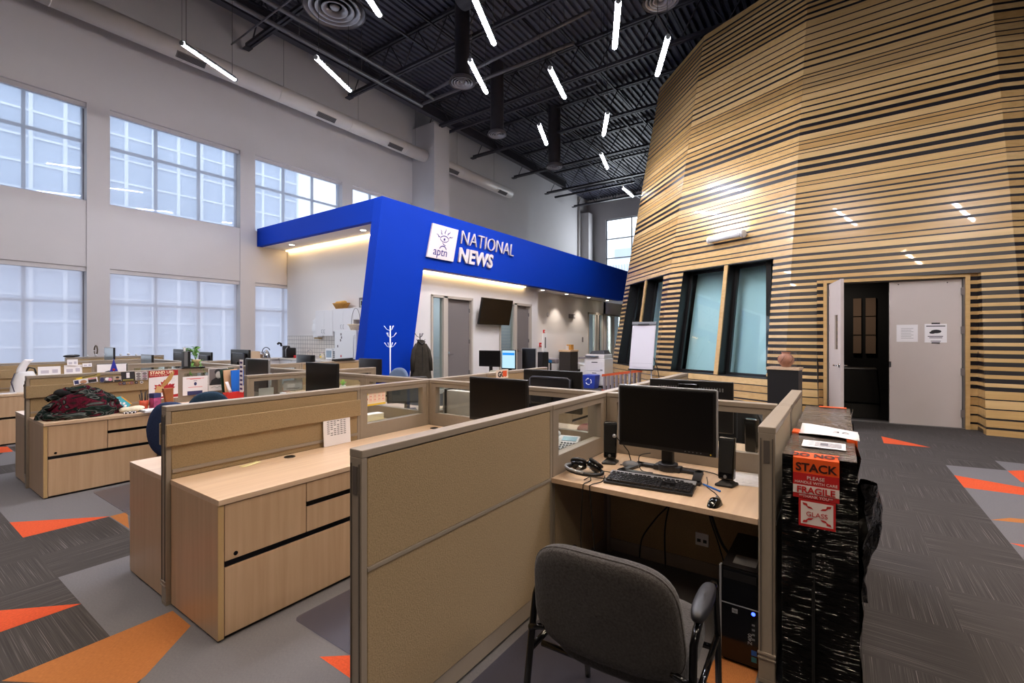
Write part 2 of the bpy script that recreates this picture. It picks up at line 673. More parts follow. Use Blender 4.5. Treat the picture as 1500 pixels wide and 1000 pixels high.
# bar joists (double chords with zigzag web), girder and bridging
JX = [-3.5, -0.1, 3.25, 6.6, 9.98, 13.45, 16.65, 19.95, 23.25, 26.6]
for k, jx in enumerate(JX):
    j = MB()
    y0, y1 = (-9.0, 13.98)
    for zz in (9.83, 10.86):
        for s in (-0.055, 0.055):
            j.box(jx + s - 0.032, jx + s + 0.032, y0, y1 - (0 if zz > 10 else 0.15), zz - 0.045, zz + 0.045)
    yy = y0 + 0.3
    up = True
    while yy < 13.4:
        a, b = (9.85, 10.85) if up else (10.85, 9.85)
        j.tube([(jx, yy, a), (jx, yy + 0.62, b)], 0.02, 6)
        yy += 0.62
        up = not up
    j.box(jx - 0.09, jx + 0.09, 13.75, 13.98, 9.76, 9.80)
    o = j.build('ceiling_joist', M_DARKST)
    struct(o)
g = MB()
g.box(-6, 23.4, 12.60, 12.82, 9.89, 9.93)
g.box(-6, 23.4, 12.70, 12.72, 9.93, 10.30)
g.box(-6, 23.4, 12.60, 12.82, 10.30, 10.34)
struct(g.build('ceiling_beam', M_DARKST))
for gy_ in (3.9, 6.9, 9.9):
    b = MB()
    for zz in (9.90, 10.78):
        b.box(-6, 29.5, gy_ - 0.03, gy_ + 0.03, zz, zz + 0.012)
        b.box(-6, 29.5, gy_ - 0.03, gy_ - 0.02, zz, zz + 0.05)
    struct(b.build('ceiling_beam', M_DARKST))
# doubled tie beside the pilaster joist and the end beam by the far wall
b = MB()
b.box(14.0, 14.08, 6.5, 13.8, 9.78, 9.88)
struct(b.build('ceiling_beam', M_DARKST))
b = MB()
b.box(24.2, 24.28, 9.0, 13.9, 9.78, 9.88)
struct(b.build('ceiling_beam', M_DARKST))

# ---- window units
M_WFRAME = mat('window_frame', (150, 152, 160), 0.45)


def window_unit(name, x0, x1, z0, z1, transoms, blind_m, valance=True):
    root = bpy.data.objects.new(name, None)
    COL.objects.link(root)
    root.location = (x0, WY, z0)
    struct(root)
    W, Hh = x1 - x0, z1 - z0
    fr = MB()
    fy0, fy1 = 0.22, 0.30
    for a, b in ((0, 0.05), (W / 3 - 0.03, W / 3 + 0.03), (2 * W / 3 - 0.03, 2 * W / 3 + 0.03), (W - 0.05, W)):
        fr.box(a, b, fy0, fy1, 0, Hh)
    for t in [0.025] + [q - z0 for q in transoms] + [Hh - 0.025]:
        fr.box(0, W, fy0 + 0.002, fy1 - 0.002, t - 0.03, t + 0.03)
    fr.build('window_frame', M_WFRAME, root)
    MB().box(0.04, W - 0.04, 0.255, 0.265, 0.04, Hh - 0.04).build('pane', M_WINGLASS, root)
    bl = MB()
    bl.add([(0.015, 0.12, 0.0), (W - 0.05, 0.12, 0.0), (W - 0.05, 0.12, Hh - 0.02), (0.015, 0.12, Hh - 0.02)], [(0, 1, 2, 3)])
    bl.box(0.015, W - 0.05, 0.113, 0.127, 0.0, 0.03)
    o = bl.build('roller_blind', blind_m, root)
    if valance:
        MB().box(0.003, W - 0.003, 0.06, 0.17, Hh - 0.10, Hh - 0.003).build('valance', M_WALL, root)
    return root


n = 1
for a, b in WIN_BAYS:
    window_unit('window_%d' % n, a, b, 4.66, 6.895, [6.06], M_BLIND)
    n += 1
for a, b in WIN_BAYS[:3]:
    window_unit('window_%d' % n, a, b, 0.5, 3.14, [2.33], M_BLINDLOW)
    n += 1
# the tall window in the far wall (no blind)
root = bpy.data.objects.new('window_%d' % n, None)
COL.objects.link(root)
root.location = (FX, 10.0, 5.6)
struct(root)
fr = MB()
for yy in (0, 1.2, 2.97):
    fr.box(0.1, 0.18, yy, yy + 0.06, 0, 3.85)
for zz in (0, 1.2, 2.5, 3.79):
    fr.box(0.1, 0.18, 0, 3.03, zz, zz + 0.06)
fr.build('window_frame', M_WFRAME, root)
MB().box(0.13, 0.14, 0.05, 2.98, 0.05, 3.80).build('pane', M_WINGLASS, root)

# what stands outside: the pale curtain-wall building across the yard and the block beyond the far window
M_FACADE = mat('facade_glass', (182, 193, 208), 0.5, noise=0.06, nscale=0.4)
M_FACADEW = mat('facade_white', (240, 243, 246), 0.6)
fa = MB()
fa.box(-22, 15.2, 26.0, 30.0, -1, 16, 0)
X = -21.84
while X < 15.2:
    fa.box(X - 0.06, X + 0.06, 25.93, 26.0, -1, 16, 1)
    X += 1.0
Z = 0.1
while Z < 16:
    fa.box(-22, 15.2, 25.95, 26.0, Z - 0.04, Z + 0.04, 1)
    Z += 1.03
o = fa.build('exterior_building', [M_FACADE, M_FACADEW])
struct(o)
fb2 = MB()
fb2.box(46, 50, 6, 24, -1, 12.6, 0)
fb2.box(45.9, 46, 17.2, 19.2, 9.6, 10.6, 1)
for k in range(12):
    fb2.box(45.9, 46, 16.6 + k * 0.3, 16.72 + k * 0.3, 5, 9.0, 1)
struct(fb2.build('exterior_building', [M_FACADEW, M_FACADE]))
gm = mat('exterior_ground', (190, 190, 192), 0.9)
struct(MB().box(-40, 60, 14.6, 60, -1.2, -1.0).build('ground', gm))

# ================================================================ setting: the blue news-room box
FY = 8.47
bf = MB()
# front frame: fascia with a leaning leg at its near end
bf.prism([(6.964, 4.72), (6.31, 0.0), (7.68, 0.0), (8.24, 3.25), (21.25, 3.25), (21.89, 4.72)], 'Y', FY, FY + 0.28)
bf.box(6.975, 7.12, FY + 0.28, WY - 0.005, 4.2, 4.72)
struct(bf.build('trim_2', M_BLUE))
# soffits and roof of the box
bs = MB()
bs.box(7.12, 7.9, FY + 0.28, WY - 0.01, 4.2, 4.26)
bs.prism([(8.3, FY + 0.28), (21.2, FY + 0.28), (21.2, 9.5), (14.2, 9.5), (14.2, 8.85), (8.3, 8.85)], 'Z', 3.25, 3.30)
bs.box(7.0, 21.6, FY + 0.3, WY - 0.01, 4.5, 4.6)
struct(bs.build('ceiling_soffit', M_WALL))
KX = 7.9                                               # kitchen wall, faces -x
kw = MB()
kw.box(KX, KX + 0.15, 8.75, WY - 0.005, 0, 4.5)
struct(kw.build('wall_kitchen', M_WHITE))
ww = MB()                                              # office wall, faces -y, with two framed door openings
oy0, oy1 = 8.85, 9.0
for a, b in ((7.9, 8.87), (10.58, 11.90), (13.77, 14.2)):
    ww.box(a, b, oy0, oy1, 0, 3.25)
for a, b in ((8.87, 10.58), (11.90, 13.77)):
    ww.box(a, b, oy0, oy1, 2.66, 3.25)
ww.box(14.2 - 0.15, 14.2, 9.0, 9.6, 0, 3.25)
struct(ww.build('wall_office', M_WHITE))
w2 = MB()
for a, b in ((14.2, 19.6), (21.34, 21.58), (23.6, FX)):
    w2.box(a, b, 9.5, 9.65, 0, 3.25)
w2.box(19.6, FX, 9.5, 9.65, 2.67, 3.25)
struct(w2.build('wall_corridor', M_WHITE))
bb = MB()
bb.box(14.2, 19.6, 9.485, 9.5, 0, 0.1)
bb.box(10.58, 11.9, 8.835, 8.85, 0, 0.1)
struct(bb.build('baseboard_1', mat('baseboard_black', (40, 38, 40), 0.5)))
# rooms behind the office doors
rm = MB()
rm.box(8.6, 14.0, 12.4, 12.5, 0, 3.2)
rm.box(14.0, 14.05, 9.6, 12.5, 0, 3.2)
rm.box(8.05, 14.05, 9.0, 12.5, 3.2, 3.24)
rm.box(11.2, 11.3, 9.0, 12.4, 0, 3.2)
struct(rm.build('wall_inner', M_WALL))
rm = MB()
rm.box(19.0, 24.5, 12.2, 12.3, 0, 3.25)
struct(rm.build('wall_inner', mat('corridor_glow', (190, 214, 226), 0.8)))
area_light('office_light', (9.9, 10.8, 3.1), (0, 0, 0), 1.2, 0.6, 22, (0.9, 0.95, 1.0))
area_light('office_light', (12.6, 10.8, 3.1), (0, 0, 0), 1.2, 0.6, 16, (0.9, 0.95, 1.0))
area_light('office_light', (21.8, 10.8, 3.1), (0, 0, 0), 4, 1.0, 420, (0.85, 0.93, 1.0))


def office_door(num, x0, x1, m1, glass_x, hinge_x, leaf_m):
    """Framed opening with a glazed sidelight on the left and a grey leaf."""
    root = bpy.data.objects.new('door_%d' % num, None)
    COL.objects.link(root)
    root.location = (x0, 8.85, 0)
    struct(root)
    W = x1 - x0
    fr = MB()
    for a, b in ((0, 0.07), (m1, m1 + 0.17), (W - 0.07, W)):
        fr.box(a, b, -0.03, 0.13, 0, 2.66)
    fr.box(0, W, -0.03, 0.13, 2.59, 2.66)
    fr.box(0, m1, -0.03, 0.13, 0, 0.12)
    fr.build('door_frame', M_TRIM, root, bevel=0.006)
    MB().box(0.07, m1, 0.045, 0.055, 0.12, 2.59).build('sidelight_pane', M_STUDGLASS, root)
    MB().box(m1 + 0.175, W - 0.075, 0.06, 0.10, 0.01, 2.585).build('door_leaf', leaf_m, root, bevel=0.004)
    hh = MB()
    for zz in (0.5, 1.4, 2.3):
        hh.box(W - 0.10, W - 0.05, 0.03, 0.07, zz - 0.06, zz + 0.06)
    hh.build('hinge', M_CHROME, root)
    h = MB()
    h.box(m1 + 0.22, m1 + 0.30, 0.03, 0.06, 1.02, 1.12)
    h.tube([(m1 + 0.26, 0.02, 1.05), (m1 + 0.26, -0.02, 1.05), (m1 + 0.38, -0.02, 1.05)], 0.012, 8)
    h.build('door_handle', M_CHROME, root)
    return root


office_door(1, 8.87, 10.58, 0.47, None, None, M_DOORG)
office_door(2, 11.90, 13.77, 0.80, None, None, M_DOORG)
# corridor windows and door beyond
root = bpy.data.objects.new('window_%d' % (n + 1), None)
COL.objects.link(root)
root.location = (19.6, 9.5, 0)
struct(root)
fr = MB()
for a in (0, 0.75, 1.05, 1.62, 1.98, 2.55, 2.95, 3.9):
    fr.box(a, a + 0.10, -0.02, 0.1, 0, 2.67)
fr.box(0, 4.0, -0.02, 0.1, 2.58, 2.67)
fr.build('window_frame', M_TRIM, root)
MB().box(0.05, 3.9, 0.045, 0.055, 0.02, 2.58).build('pane', M_STUDGLASS, root)
fr = MB()
for a, b in ((0.85, 1.05), (1.45, 1.62), (2.6, 2.95)):
    fr.box(a, b, 0.12, 0.16, 0, 2.6)
fr.build('blind_edge', mat('brown_edge', (96, 74, 62), 0.6), root)
# ================================================================ setting: the slatted round studio (16-sided, leaning in)
DC = Vector((18.54869573, -1.04982299))
DR, DS, DPH, DST = 8.41405924, 0.17121235, 2.90576899, 2 * PI / 16
DTOP = 9.5
AP = math.cos(DST / 2)
WOODZ = [(0.0, 0.093), (.127, .236), (.265, .392), (.411, .539), (.558, .683), (.746, .805), (.876, .936), (1.003, 1.066), (1.135, 1.195),
         (1.266, 1.32), (1.388, 1.444), (1.517, 1.573), (1.649, 1.703), (1.776, 1.83), (1.905, 1.96), (2.03, 2.087), (2.157, 2.214), (2.285, 2.338),
         (2.413, 2.473), (2.539, 2.592)]
GAPS = [(8.652, .05), (8.536, .05), (8.398, .05), (8.267, .049), (8.073, .027), (7.917, .027), (7.76, .027), (7.609, .031), (7.466, .04), (7.32, .044),
        (7.174, .048), (7.003, .022), (6.933, .022), (6.793, .022), (6.701, .022), (6.574, .022), (6.419, .03), (6.287, .034), (6.161, .034), (6.019, .068),
        (5.866, .076), (5.718, .076), (5.555, .019), (5.482, .019), (5.355, .019), (5.287, .019), (5.129, .075), (4.978, .078), (4.829, .078), (4.664, .018),
        (4.586, .018), (4.437, .033), (4.331, .036), (4.22, .04), (4.112, .04), (3.977, .044), (3.841, .044), (3.705, .048), (3.566, .048), (3.407, .028),
        (3.305, .028), (3.158, .055), (3.022, .063), (2.89, .062), (2.761, .07), (2.625, .07)]
zz = 8.787
while zz < 9.45:
    GAPS.append((zz, 0.05))
    zz += 0.135
GAPS.sort()
prev = GAPS[0][0] + GAPS[0][1] / 2
for c, t in GAPS[1:]:
    WOODZ.append((prev, c - t / 2))
    prev = c + t / 2
WOODZ.append((prev, DTOP))


class Facet:
    def __init__(s, k):
        mid = DPH - (k + .5) * DST
        s.n = Vector((math.cos(mid), math.sin(mid)))
        s.t = Vector((-math.sin(mid), math.cos(mid)))    # runs towards the next lower-numbered edge
        s.k = k

    def half(s, z):
        return (DR - DS * z) * math.sin(DST / 2)

    def pt(s, u, z, out=0.0):
        d = (DR - DS * z) * AP + out
        p = DC + s.n * d + s.t * u
        return (p.x, p.y, z)

    def u_of(s, x, y):
        return (Vector((x, y)) - DC).dot(s.t)


FAC = {k: Facet(k) for k in range(-5, 5)}


def line_u(f, p0, p1):
    """u along a slanted edge given by two world points -> function of z"""
    u0, z0, u1, z1 = f.u_of(p0[0], p0[1]), p0[2], f.u_of(p1[0], p1[1]), p1[2]
    return lambda z: u0 + (u1 - u0) * (z - z0) / (z1 - z0)


# window openings: (left edge, right edge, z0, z1) as slanted lines
F0, F1, FD = FAC[0], FAC[1], FAC[-1]
OPEN = {
    0: [(line_u(F0, (11.65, 3.42, .70), (12.01, 3.20, 3.16)), line_u(F0, (10.63, 1.22, .70), (11.05, 1.13, 3.16)), 0.70, 3.16)],
    1: [(line_u(F1, (13.89, 5.71, .70), (14.15, 5.40, 3.16)), line_u(F1, (11.87, 3.95, .70), (12.45, 3.83, 3.16)), 0.70, 3.16)],
    -1: [(lambda z: FD.u_of(10.45, 0.33), lambda z: FD.u_of(10.4, -1.88), -1, 2.592)],
}
M_SLATS = []
for i, (c1, c2) in enumerate((((192, 155, 100), (210, 175, 119)), ((200, 163, 108), (218, 183, 128)), ((182, 145, 91), (202, 165, 110)), ((204, 169, 116), (222, 189, 136)))):
    M_SLATS.append(wood_mat('oak_slat_%d' % i, c1, c2, 'Y', 1.4, 0.26, 0.35))


def spans(k, z0, z1):
    f = FAC[k]
    out = [(lambda z: -f.half(z), lambda z: f.half(z))]
    for (l, r, a, b) in OPEN.get(k, []):
        if z1 <= a + 0.005 or z0 >= b - 0.005:
            continue
        # t runs to the right or left? order by value
        lo, hi = (l, r) if l(z0) < r(z0) else (r, l)
        out = [(out[0][0], lo), (hi, out[0][1])]
    return out


rng = random.Random(3)
sl = MB()
for k in range(-5, 5):
    f = FAC[k]
    cuts = sorted(set([0.0, DTOP] + [z for a, b in WOODZ for z in (a, b)]))
    for (lo, hi) in spans(k, 1.0, 1.1):
        pass
    # black backing in horizontal courses
    lev = [0.0, 0.70, 2.592, 3.16, DTOP]
    for a, b in zip(lev[:-1], lev[1:]):
        for lo, hi in spans(k, a, b):
            if hi(a) - lo(a) < 0.01:
                continue
            sl.add([f.pt(lo(a), a), f.pt(hi(a), a), f.pt(hi(b), b), f.pt(lo(b), b)], [(0, 1, 2, 3)], 4)
    for a, b in WOODZ:
        parts = [(a, b)]
        for cut in (0.70, 3.16, 2.592):
            if any(x[2] == cut or x[3] == cut for x in OPEN.get(k, [])):
                parts = [q for (c, d) in parts for q in ([(c, cut), (cut, d)] if c < cut - 0.004 < d - 0.008 else [(c, d)])]
        for a2, b2 in parts:
            mi = rng.choice([0, 1, 2, 3])
            for lo, hi in spans(k, a2, b2):
                if hi(a2) - lo(a2) < 0.01:
                    continue
                o = 0.006
                A, B, C_, D = f.pt(lo(a2), a2), f.pt(hi(a2), a2), f.pt(hi(b2), b2), f.pt(lo(b2), b2)
                ea = 0.004
                E_, F_, G_, H_ = f.pt(lo(a2) - ea, a2, o), f.pt(hi(a2) + ea, a2, o), f.pt(hi(b2) + ea, b2, o), f.pt(lo(b2) - ea, b2, o)
                sl.add([A, B, C_, D, E_, F_, G_, H_], [(4, 5, 6, 7)], mi)
                sl.add([A, B, C_, D, E_, F_, G_, H_], [(0, 1, 5, 4), (1, 2, 6, 5), (2, 3, 7, 6), (3, 0, 4, 7)], 4)
# top of the drum
ring = [FAC[k].pt(FAC[k].half(DTOP), DTOP) for k in range(-5, 5)]
sl.add(ring, [tuple(range(len(ring)))], 4)

# ---- door portal: jamb plane line, returns with the same courses
PA = Vector((10.735, -1.757))
PB = Vector((10.563, -0.091))
PD = (PB - PA).normalized()
PN = Vector((-PD.y, PD.x))
if PN.x > 0:
    PN = -PN


def portal(s, z, out=0.0):
    """s metres from the right jamb's outer edge towards the left"""
    p = PA + PD * s + PN * out
    return (p.x, p.y, z)


JL = 2.03                                  # outer width of the door frame
for a, b in WOODZ:
    if a >= 2.592:
        break
    b = min(b, 2.592)
    mi = rng.choice([0, 1, 2, 3])
    for side in (0, 1):
        s0 = -0.10 if side == 0 else JL + 0.10
        s1 = 0.0 if side == 0 else JL
        uo = OPEN[-1][0][1] if side == 0 else OPEN[-1][0][0]
        q0 = lambda z: portal(s0, z, 0.012)
        q1 = lambda z: portal(s1, z, 0.012)
        dr = lambda z: FD.pt(uo(z), z, 0.006)
        sl.add([q1(a), q0(a), q0(b), q1(b)], [(0, 1, 2, 3)], mi)
        sl.add([q0(a), dr(a), dr(b), q0(b)], [(0, 1, 2, 3)], mi)
        ins = [portal(s0, z) for z in (a, b)]
for side in (0, 1):
    s0 = -0.10 if side == 0 else JL + 0.10
    s1 = 0.0 if side == 0 else JL
    uo = OPEN[-1][0][1] if side == 0 else OPEN[-1][0][0]
    for a, b in ((0.0, 1.3), (1.3, 2.592)):
        sl.add([portal(s1, a), portal(s0, a), portal(s0, b), portal(s1, b)], [(0, 1, 2, 3)], 4)
        sl.add([portal(s0, a), FD.pt(uo(a), a), FD.pt(uo(b), b), portal(s0, b)], [(0, 1, 2, 3)], 4)
# lintel underside
sl.add([portal(-0.1, 2.592), portal(JL + 0.1, 2.592), FD.pt(OPEN[-1][0][0](2.5), 2.592, .02), FD.pt(OPEN[-1][0][1](2.5), 2.592, .02)], [(0, 1, 2, 3)], 0)
struct(sl.build('wall_studio', M_SLATS + [M_GAP], fix=False))

# ---- raking studio windows: wood border and mullion, black reveal, glass, pale blind behind
M_OAK = M_SLATS[1]


def studio_window(num, k, mull):
    f = FAC[k]
    l, r, z0, z1 = OPEN[k][0]
    if l(z0) > r(z0):
        l, r = r, l
    root = bpy.data.objects.new('window_%d' % num, None)
    COL.objects.link(root)
    struct(root)
    rev, gl, bl, wd = MB(), MB(), MB(), MB()

    def cell(a, b):
        dep = 0.36
        O = [f.pt(a(z0), z0), f.pt(b(z0), z0), f.pt(b(z1), z1), f.pt(a(z1), z1)]
        I = [f.pt(a(z0), z0, -dep), f.pt(b(z0), z0, -dep), f.pt(b(z1), z1, -dep), f.pt(a(z1), z1, -dep)]
        rev.add(O + I, [(0, 1, 5, 4), (1, 2, 6, 5), (2, 3, 7, 6), (3, 0, 4, 7)])
        # black sash
        e = 0.07
        a2, b2, c0, c1 = (lambda z: a(z) + e), (lambda z: b(z) - e), z0 + 0.05, z1 - 0.07
        S = [f.pt(a(z0), z0, -0.27), f.pt(b(z0), z0, -0.27), f.pt(b(z1), z1, -0.27), f.pt(a(z1), z1, -0.27)]
        R = [f.pt(a2(c0), c0, -0.27), f.pt(b2(c0), c0, -0.27), f.pt(b2(c1), c1, -0.27), f.pt(a2(c1), c1, -0.27)]
        Q = [f.pt(a2(c0), c0, -0.33), f.pt(b2(c0), c0, -0.33), f.pt(b2(c1), c1, -0.33), f.pt(a2(c1), c1, -0.33)]
        for i in range(4):
            j = (i + 1) % 4
            rev.add([S[i], S[j], R[j], R[i], Q[j], Q[i]], [(0, 1, 2, 3), (3, 2, 4, 5)])
        gl.add([f.pt(a2(c0), c0, -0.31), f.pt(b2(c0), c0, -0.31), f.pt(b2(c1), c1, -0.31), f.pt(a2(c1), c1, -0.31)], [(0, 1, 2, 3)])
        # blind a little behind the glass, left strip stays dark as in a deep room
        da = 0.30 if k == 0 else 0.9
        bl.add([f.pt(a(z0) - .0, z0, -0.55), f.pt(b(z0) + .2, z0, -0.55), f.pt(b(z1) + .2, z1, -0.55), f.pt(a(z1), z1, -0.55)], [(0, 1, 2, 3)])
    m0 = lambda z: l(z) + (r(z) - l(z)) * mull[0]
    m1 = lambda z: l(z) + (r(z) - l(z)) * mull[1]
    cell(l, m0)
    cell(m1, r)
    # mullion post in oak
    v = []
    for z in (z0, z1):
        v += [f.pt(m0(z), z, 0.022), f.pt(m1(z), z, 0.022), f.pt(m1(z), z, -0.03), f.pt(m0(z), z, -0.03)]
    wd.add(v, [(0, 1, 5, 4), (1, 2, 6, 5), (2, 3, 7, 6), (3, 0, 4, 7)])
    rev.build('reveal', M_BLACK, root, fix=False)
    gl.build('pane', M_STUDGLASS, root, fix=False)
    bl.build('blind', M_TEAL, root, fix=False)
    wd.build('mullion', M_OAK, root, fix=False)
    return root


studio_window(20, 0, (0.505, 0.545))
studio_window(21, 1, (0.50, 0.54))

# ---- double door with an oak lining
root = bpy.data.objects.new('door_3', None)
COL.objects.link(root)
struct(root)
fr = MB()


def pbox(b, s0, s1, o0, o1, z0, z1, mi=0):
    b.hexa([portal(s0, z0, o0), portal(s1, z0, o0), portal(s1, z0, o1), portal(s0, z0, o1)], [portal(s0, z1, o0), portal(s1, z1, o0), portal(s1, z1, o1), portal(s0, z1, o1)], mi)


pbox(fr, 0.0, 0.055, -0.16, 0.04, 0, 2.59)
pbox(fr, JL - 0.055, JL, -0.16, 0.04, 0, 2.59)
pbox(fr, 0.055, JL - 0.055, -0.16, 0.04, 2.535, 2.59)
fr.build('door_frame', M_OAK, root)
st_ = MB()
pbox(st_, 0.055, 0.08, -0.14, 0.0, 0, 2.535)
pbox(st_, JL - 0.08, JL - 0.055, -0.14, 0.0, 0, 2.535)
pbox(st_, 0.08, JL - 0.08, -0.14, 0.0, 2.515, 2.535)
pbox(st_, 0.055, JL - 0.055, -0.14, 0.03, 0.0, 0.012)
st_.build('stop', mat('grey_metal', (120, 118, 118), 0.4, metal=0.5), root)
lf = MB()
pbox(lf, 0.085, 1.045, -0.075, -0.03, 0.012, 2.51)
leaf = lf.build('door_leaf', M_DOOR, root)
hh = MB()
for z in (0.25, 0.95, 1.65, 2.3):
    pbox(hh, 0.055, 0.10, -0.03, 0.004, z - 0.06, z + 0.06)
hh.build('hinge', M_DOORG, root)
hh = MB()
for s, z in ((0.92, 2.46), (0.27, 2.46)):
    p = portal(s, z, -0.028)
    hh.ball(p, 0.012)
pbox(hh, 1.02, 1.05, -0.06, -0.028, 1.0, 1.1)
hh.build('latch', M_CHROME, root)
# open left leaf, swung out towards the room
hg = Vector(portal(JL - 0.085, 0, 0.02)[:2])
fe = Vector((9.60, -0.005))
ld = (fe - hg).normalized()
ln = Vector((-ld.y, ld.x))
lw = (fe - hg).length


def leafbox(b, s0, s1, o0, o1, z0, z1, mi=0):
    P = lambda s, o, z: ((hg + ld * s + ln * o).x, (hg + ld * s + ln * o).y, z)
    b.hexa([P(s0, o0, z0), P(s1, o0, z0), P(s1, o1, z0), P(s0, o1, z0)], [P(s0, o0, z1), P(s1, o0, z1), P(s1, o1, z1), P(s0, o1, z1)], mi)


lf = MB()
vz0, vz1, vs0, vs1 = 1.32, 1.92, lw * .52, lw * .76
leafbox(lf, 0, vs0, 0, 0.045, 0.012, 2.51)
leafbox(lf, vs1, lw, 0, 0.045, 0.012, 2.51)
leafbox(lf, vs0, vs1, 0, 0.045, 0.012, vz0)
leafbox(lf, vs0, vs1, 0, 0.045, vz1, 2.51)
lf.build('door_leaf', M_DOOR, root)
lf = MB()
leafbox(lf, vs0, vs1, 0.018, 0.026, vz0, vz1)
lf.build('vision_pane', mat('bronze_glass', (96, 76, 48), 0.2), root)
lf = MB()
for sg in (-1, 1):
    o0 = 0.045 if sg > 0 else 0.0
    P = lambda s, o, z: ((hg + ld * s + ln * o).x, (hg + ld * s + ln * o).y, z)
    lf.cyl(P(lw - 0.07, o0, 1.05), P(lw - 0.07, o0 + sg * 0.015, 1.05), 0.035)
    lf.tube([P(lw - 0.07, o0, 1.05), P(lw - 0.07, o0 + sg * 0.065, 1.05), P(lw - 0.20, o0 + sg * 0.065, 1.05)], 0.011, 8)
lf.build('door_handle', M_CHROME, root)
lf = MB()
for z in (0.3, 1.0, 1.7, 2.35):
    leafbox(lf, -0.03, 0.04, -0.005, 0.05, z - 0.06, z + 0.06)
lf.build('hinge', M_DOORG, root)
# dark studio interior
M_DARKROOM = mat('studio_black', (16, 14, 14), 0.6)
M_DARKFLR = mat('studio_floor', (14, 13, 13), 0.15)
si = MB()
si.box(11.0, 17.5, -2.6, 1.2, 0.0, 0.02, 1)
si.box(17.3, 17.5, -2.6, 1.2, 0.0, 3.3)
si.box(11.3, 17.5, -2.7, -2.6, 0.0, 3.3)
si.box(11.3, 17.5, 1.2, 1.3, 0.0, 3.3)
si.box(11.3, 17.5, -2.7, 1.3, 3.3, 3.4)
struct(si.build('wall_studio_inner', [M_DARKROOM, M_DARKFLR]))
pn = MB()
for yy, ww_ in ((-0.845, 0.235), (-0.507, 0.19)):
    for k in range(3):
        pn.box(17.2, 17.29, yy, yy + ww_, 1.05 + k * 0.55, 1.57 + k * 0.55)
struct(pn.build('trim_3', mat('acoustic_panel', (150, 124, 104), 0.9)))
area_light('studio_light', (15.6, 0.0, 3.25), (0, 0, 0), 0.4, 0.4, 10, (1.0, 0.85, 0.7))
b = MB()
b.hexa([(13.4, -0.75, 0.021), (14.2, -0.75, 0.021), (14.2, 0.15, 0.021), (13.4, 0.15, 0.021)], [(13.5, -0.7, 0.8), (14.2, -0.7, 0.8), (14.2, 0.1, 0.8), (13.5, 0.1, 0.8)])
tag(b.build('stage_block', mat('block_black', (7, 7, 7), 0.35, spec=0.3), bevel=0.02), 'glossy black block standing in the dark studio behind the open door', 'block')
# ================================================================ pendants, diffusers, ducts, wall light, LED coves
def pendant(x, y, ang, label, z=6.7, L=1.22, lamp=None):
    t = thing('pendant_light', label, 'light', (x, y, z), ang, group='white tube pendant lights')
    b = MB()
    b.cyl((-L / 2 + 0.03, 0, 0), (L / 2 - 0.03, 0, 0), 0.038, 16)
    b.build('tube', lamp or M_TUBE, t)
    b = MB()
    b.cyl((-L / 2, 0, 0), (-L / 2 + 0.03, 0, 0), 0.042, 16)
    b.cyl((L / 2 - 0.03, 0, 0), (L / 2, 0, 0), 0.042, 16)
    b.box(-L / 2 + 0.02, L / 2 - 0.02, -0.012, 0.012, 0.038, 0.055)
    b.build('end_cap', M_GREYPL, t)
    b = MB()
    dz_ = -0.021 if x < 8.9 else -0.006  # shallower skirt on far pendants, shaped to spill light on far walls
    arc_ = [(0.047, dz_), (0.047, -0.003)] + [(0.047 * math.cos(math.radians(20 * i)), 0.047 * math.sin(math.radians(20 * i))) for i in range(10)] + [(-0.047, dz_)]
    v_ = [(s * (L / 2 - 0.03), a, c) for s in (-1, 1) for a, c in arc_]
    b.add(v_, [(i, i + 1, 14 + i, 13 + i) for i in range(12)], 0, True)
    b.build('reflector', M_GREYPL, t, solid=0.002)
    for s in (-1, 1):
        b = MB()
        b.cyl((s * L * 0.42, 0, 0.05), (s * L * 0.42, 0, ZTOP - z - 0.1), 0.005, 6)
        b.build('cable', M_BLACK, t)
    return t


# end points measured on the plane of the lamps
PEND = [((3.245, 9.098), (4.334, 9.554), 'lone tube pendant in front of the white duct, nearest the first upper window'),
        ((4.78, 7.613), (5.856, 8.084), 'tube pendant hanging just under the second dark joist end by the white duct'),
        ((5.253, 4.368), (6.32, 4.80), 'tube pendant right of the large round diffuser, its top cut by the frame'),
        ((6.414, 5.428), (7.494, 5.889), 'tube pendant just right of the second round ceiling diffuser'),
        ((7.437, 4.377), (8.605, 4.686), 'tube pendant hanging in the middle of the dark ceiling'),
        ((9.269, 5.75), (10.413, 6.21), 'small far tube pendant left of the last round diffuser duct'),
        ((9.694, 4.219), (10.721, 4.774), 'far tube pendant above the lowest pair, leaning right at its top'),
        ((7.785, 2.319), (8.861, 2.857), 'tube pendant hanging closest to the top corner of the slatted wood wall'),
        ((6.542, 2.675), (7.60, 3.18), 'tube pendant left of the small top diffuser, cut by the top of the frame'),
        ((11.715, 5.295), (12.926, 5.625), 'short far tube pendant above the far white end wall'),
        ((14.793, 5.93), (16.0, 6.0), 'farthest tube pendant seen against the white end wall beside the wood wall'),
        ((3.68, 5.30), (4.77, 5.83), 'tube pendant beside the large round diffuser with only its lower end showing')]
for a, b, lab in PEND:
    x, y = (a[0] + b[0]) / 2 / 1.0, (a[1] + b[1]) / 2
    k = (6.7 - 1.54) / (6.5 - 1.54)                     # the same sight lines on the hanging height used here
    pendant(x * k, y * k, math.atan2(b[1] - a[1], b[0] - a[0]), lab)
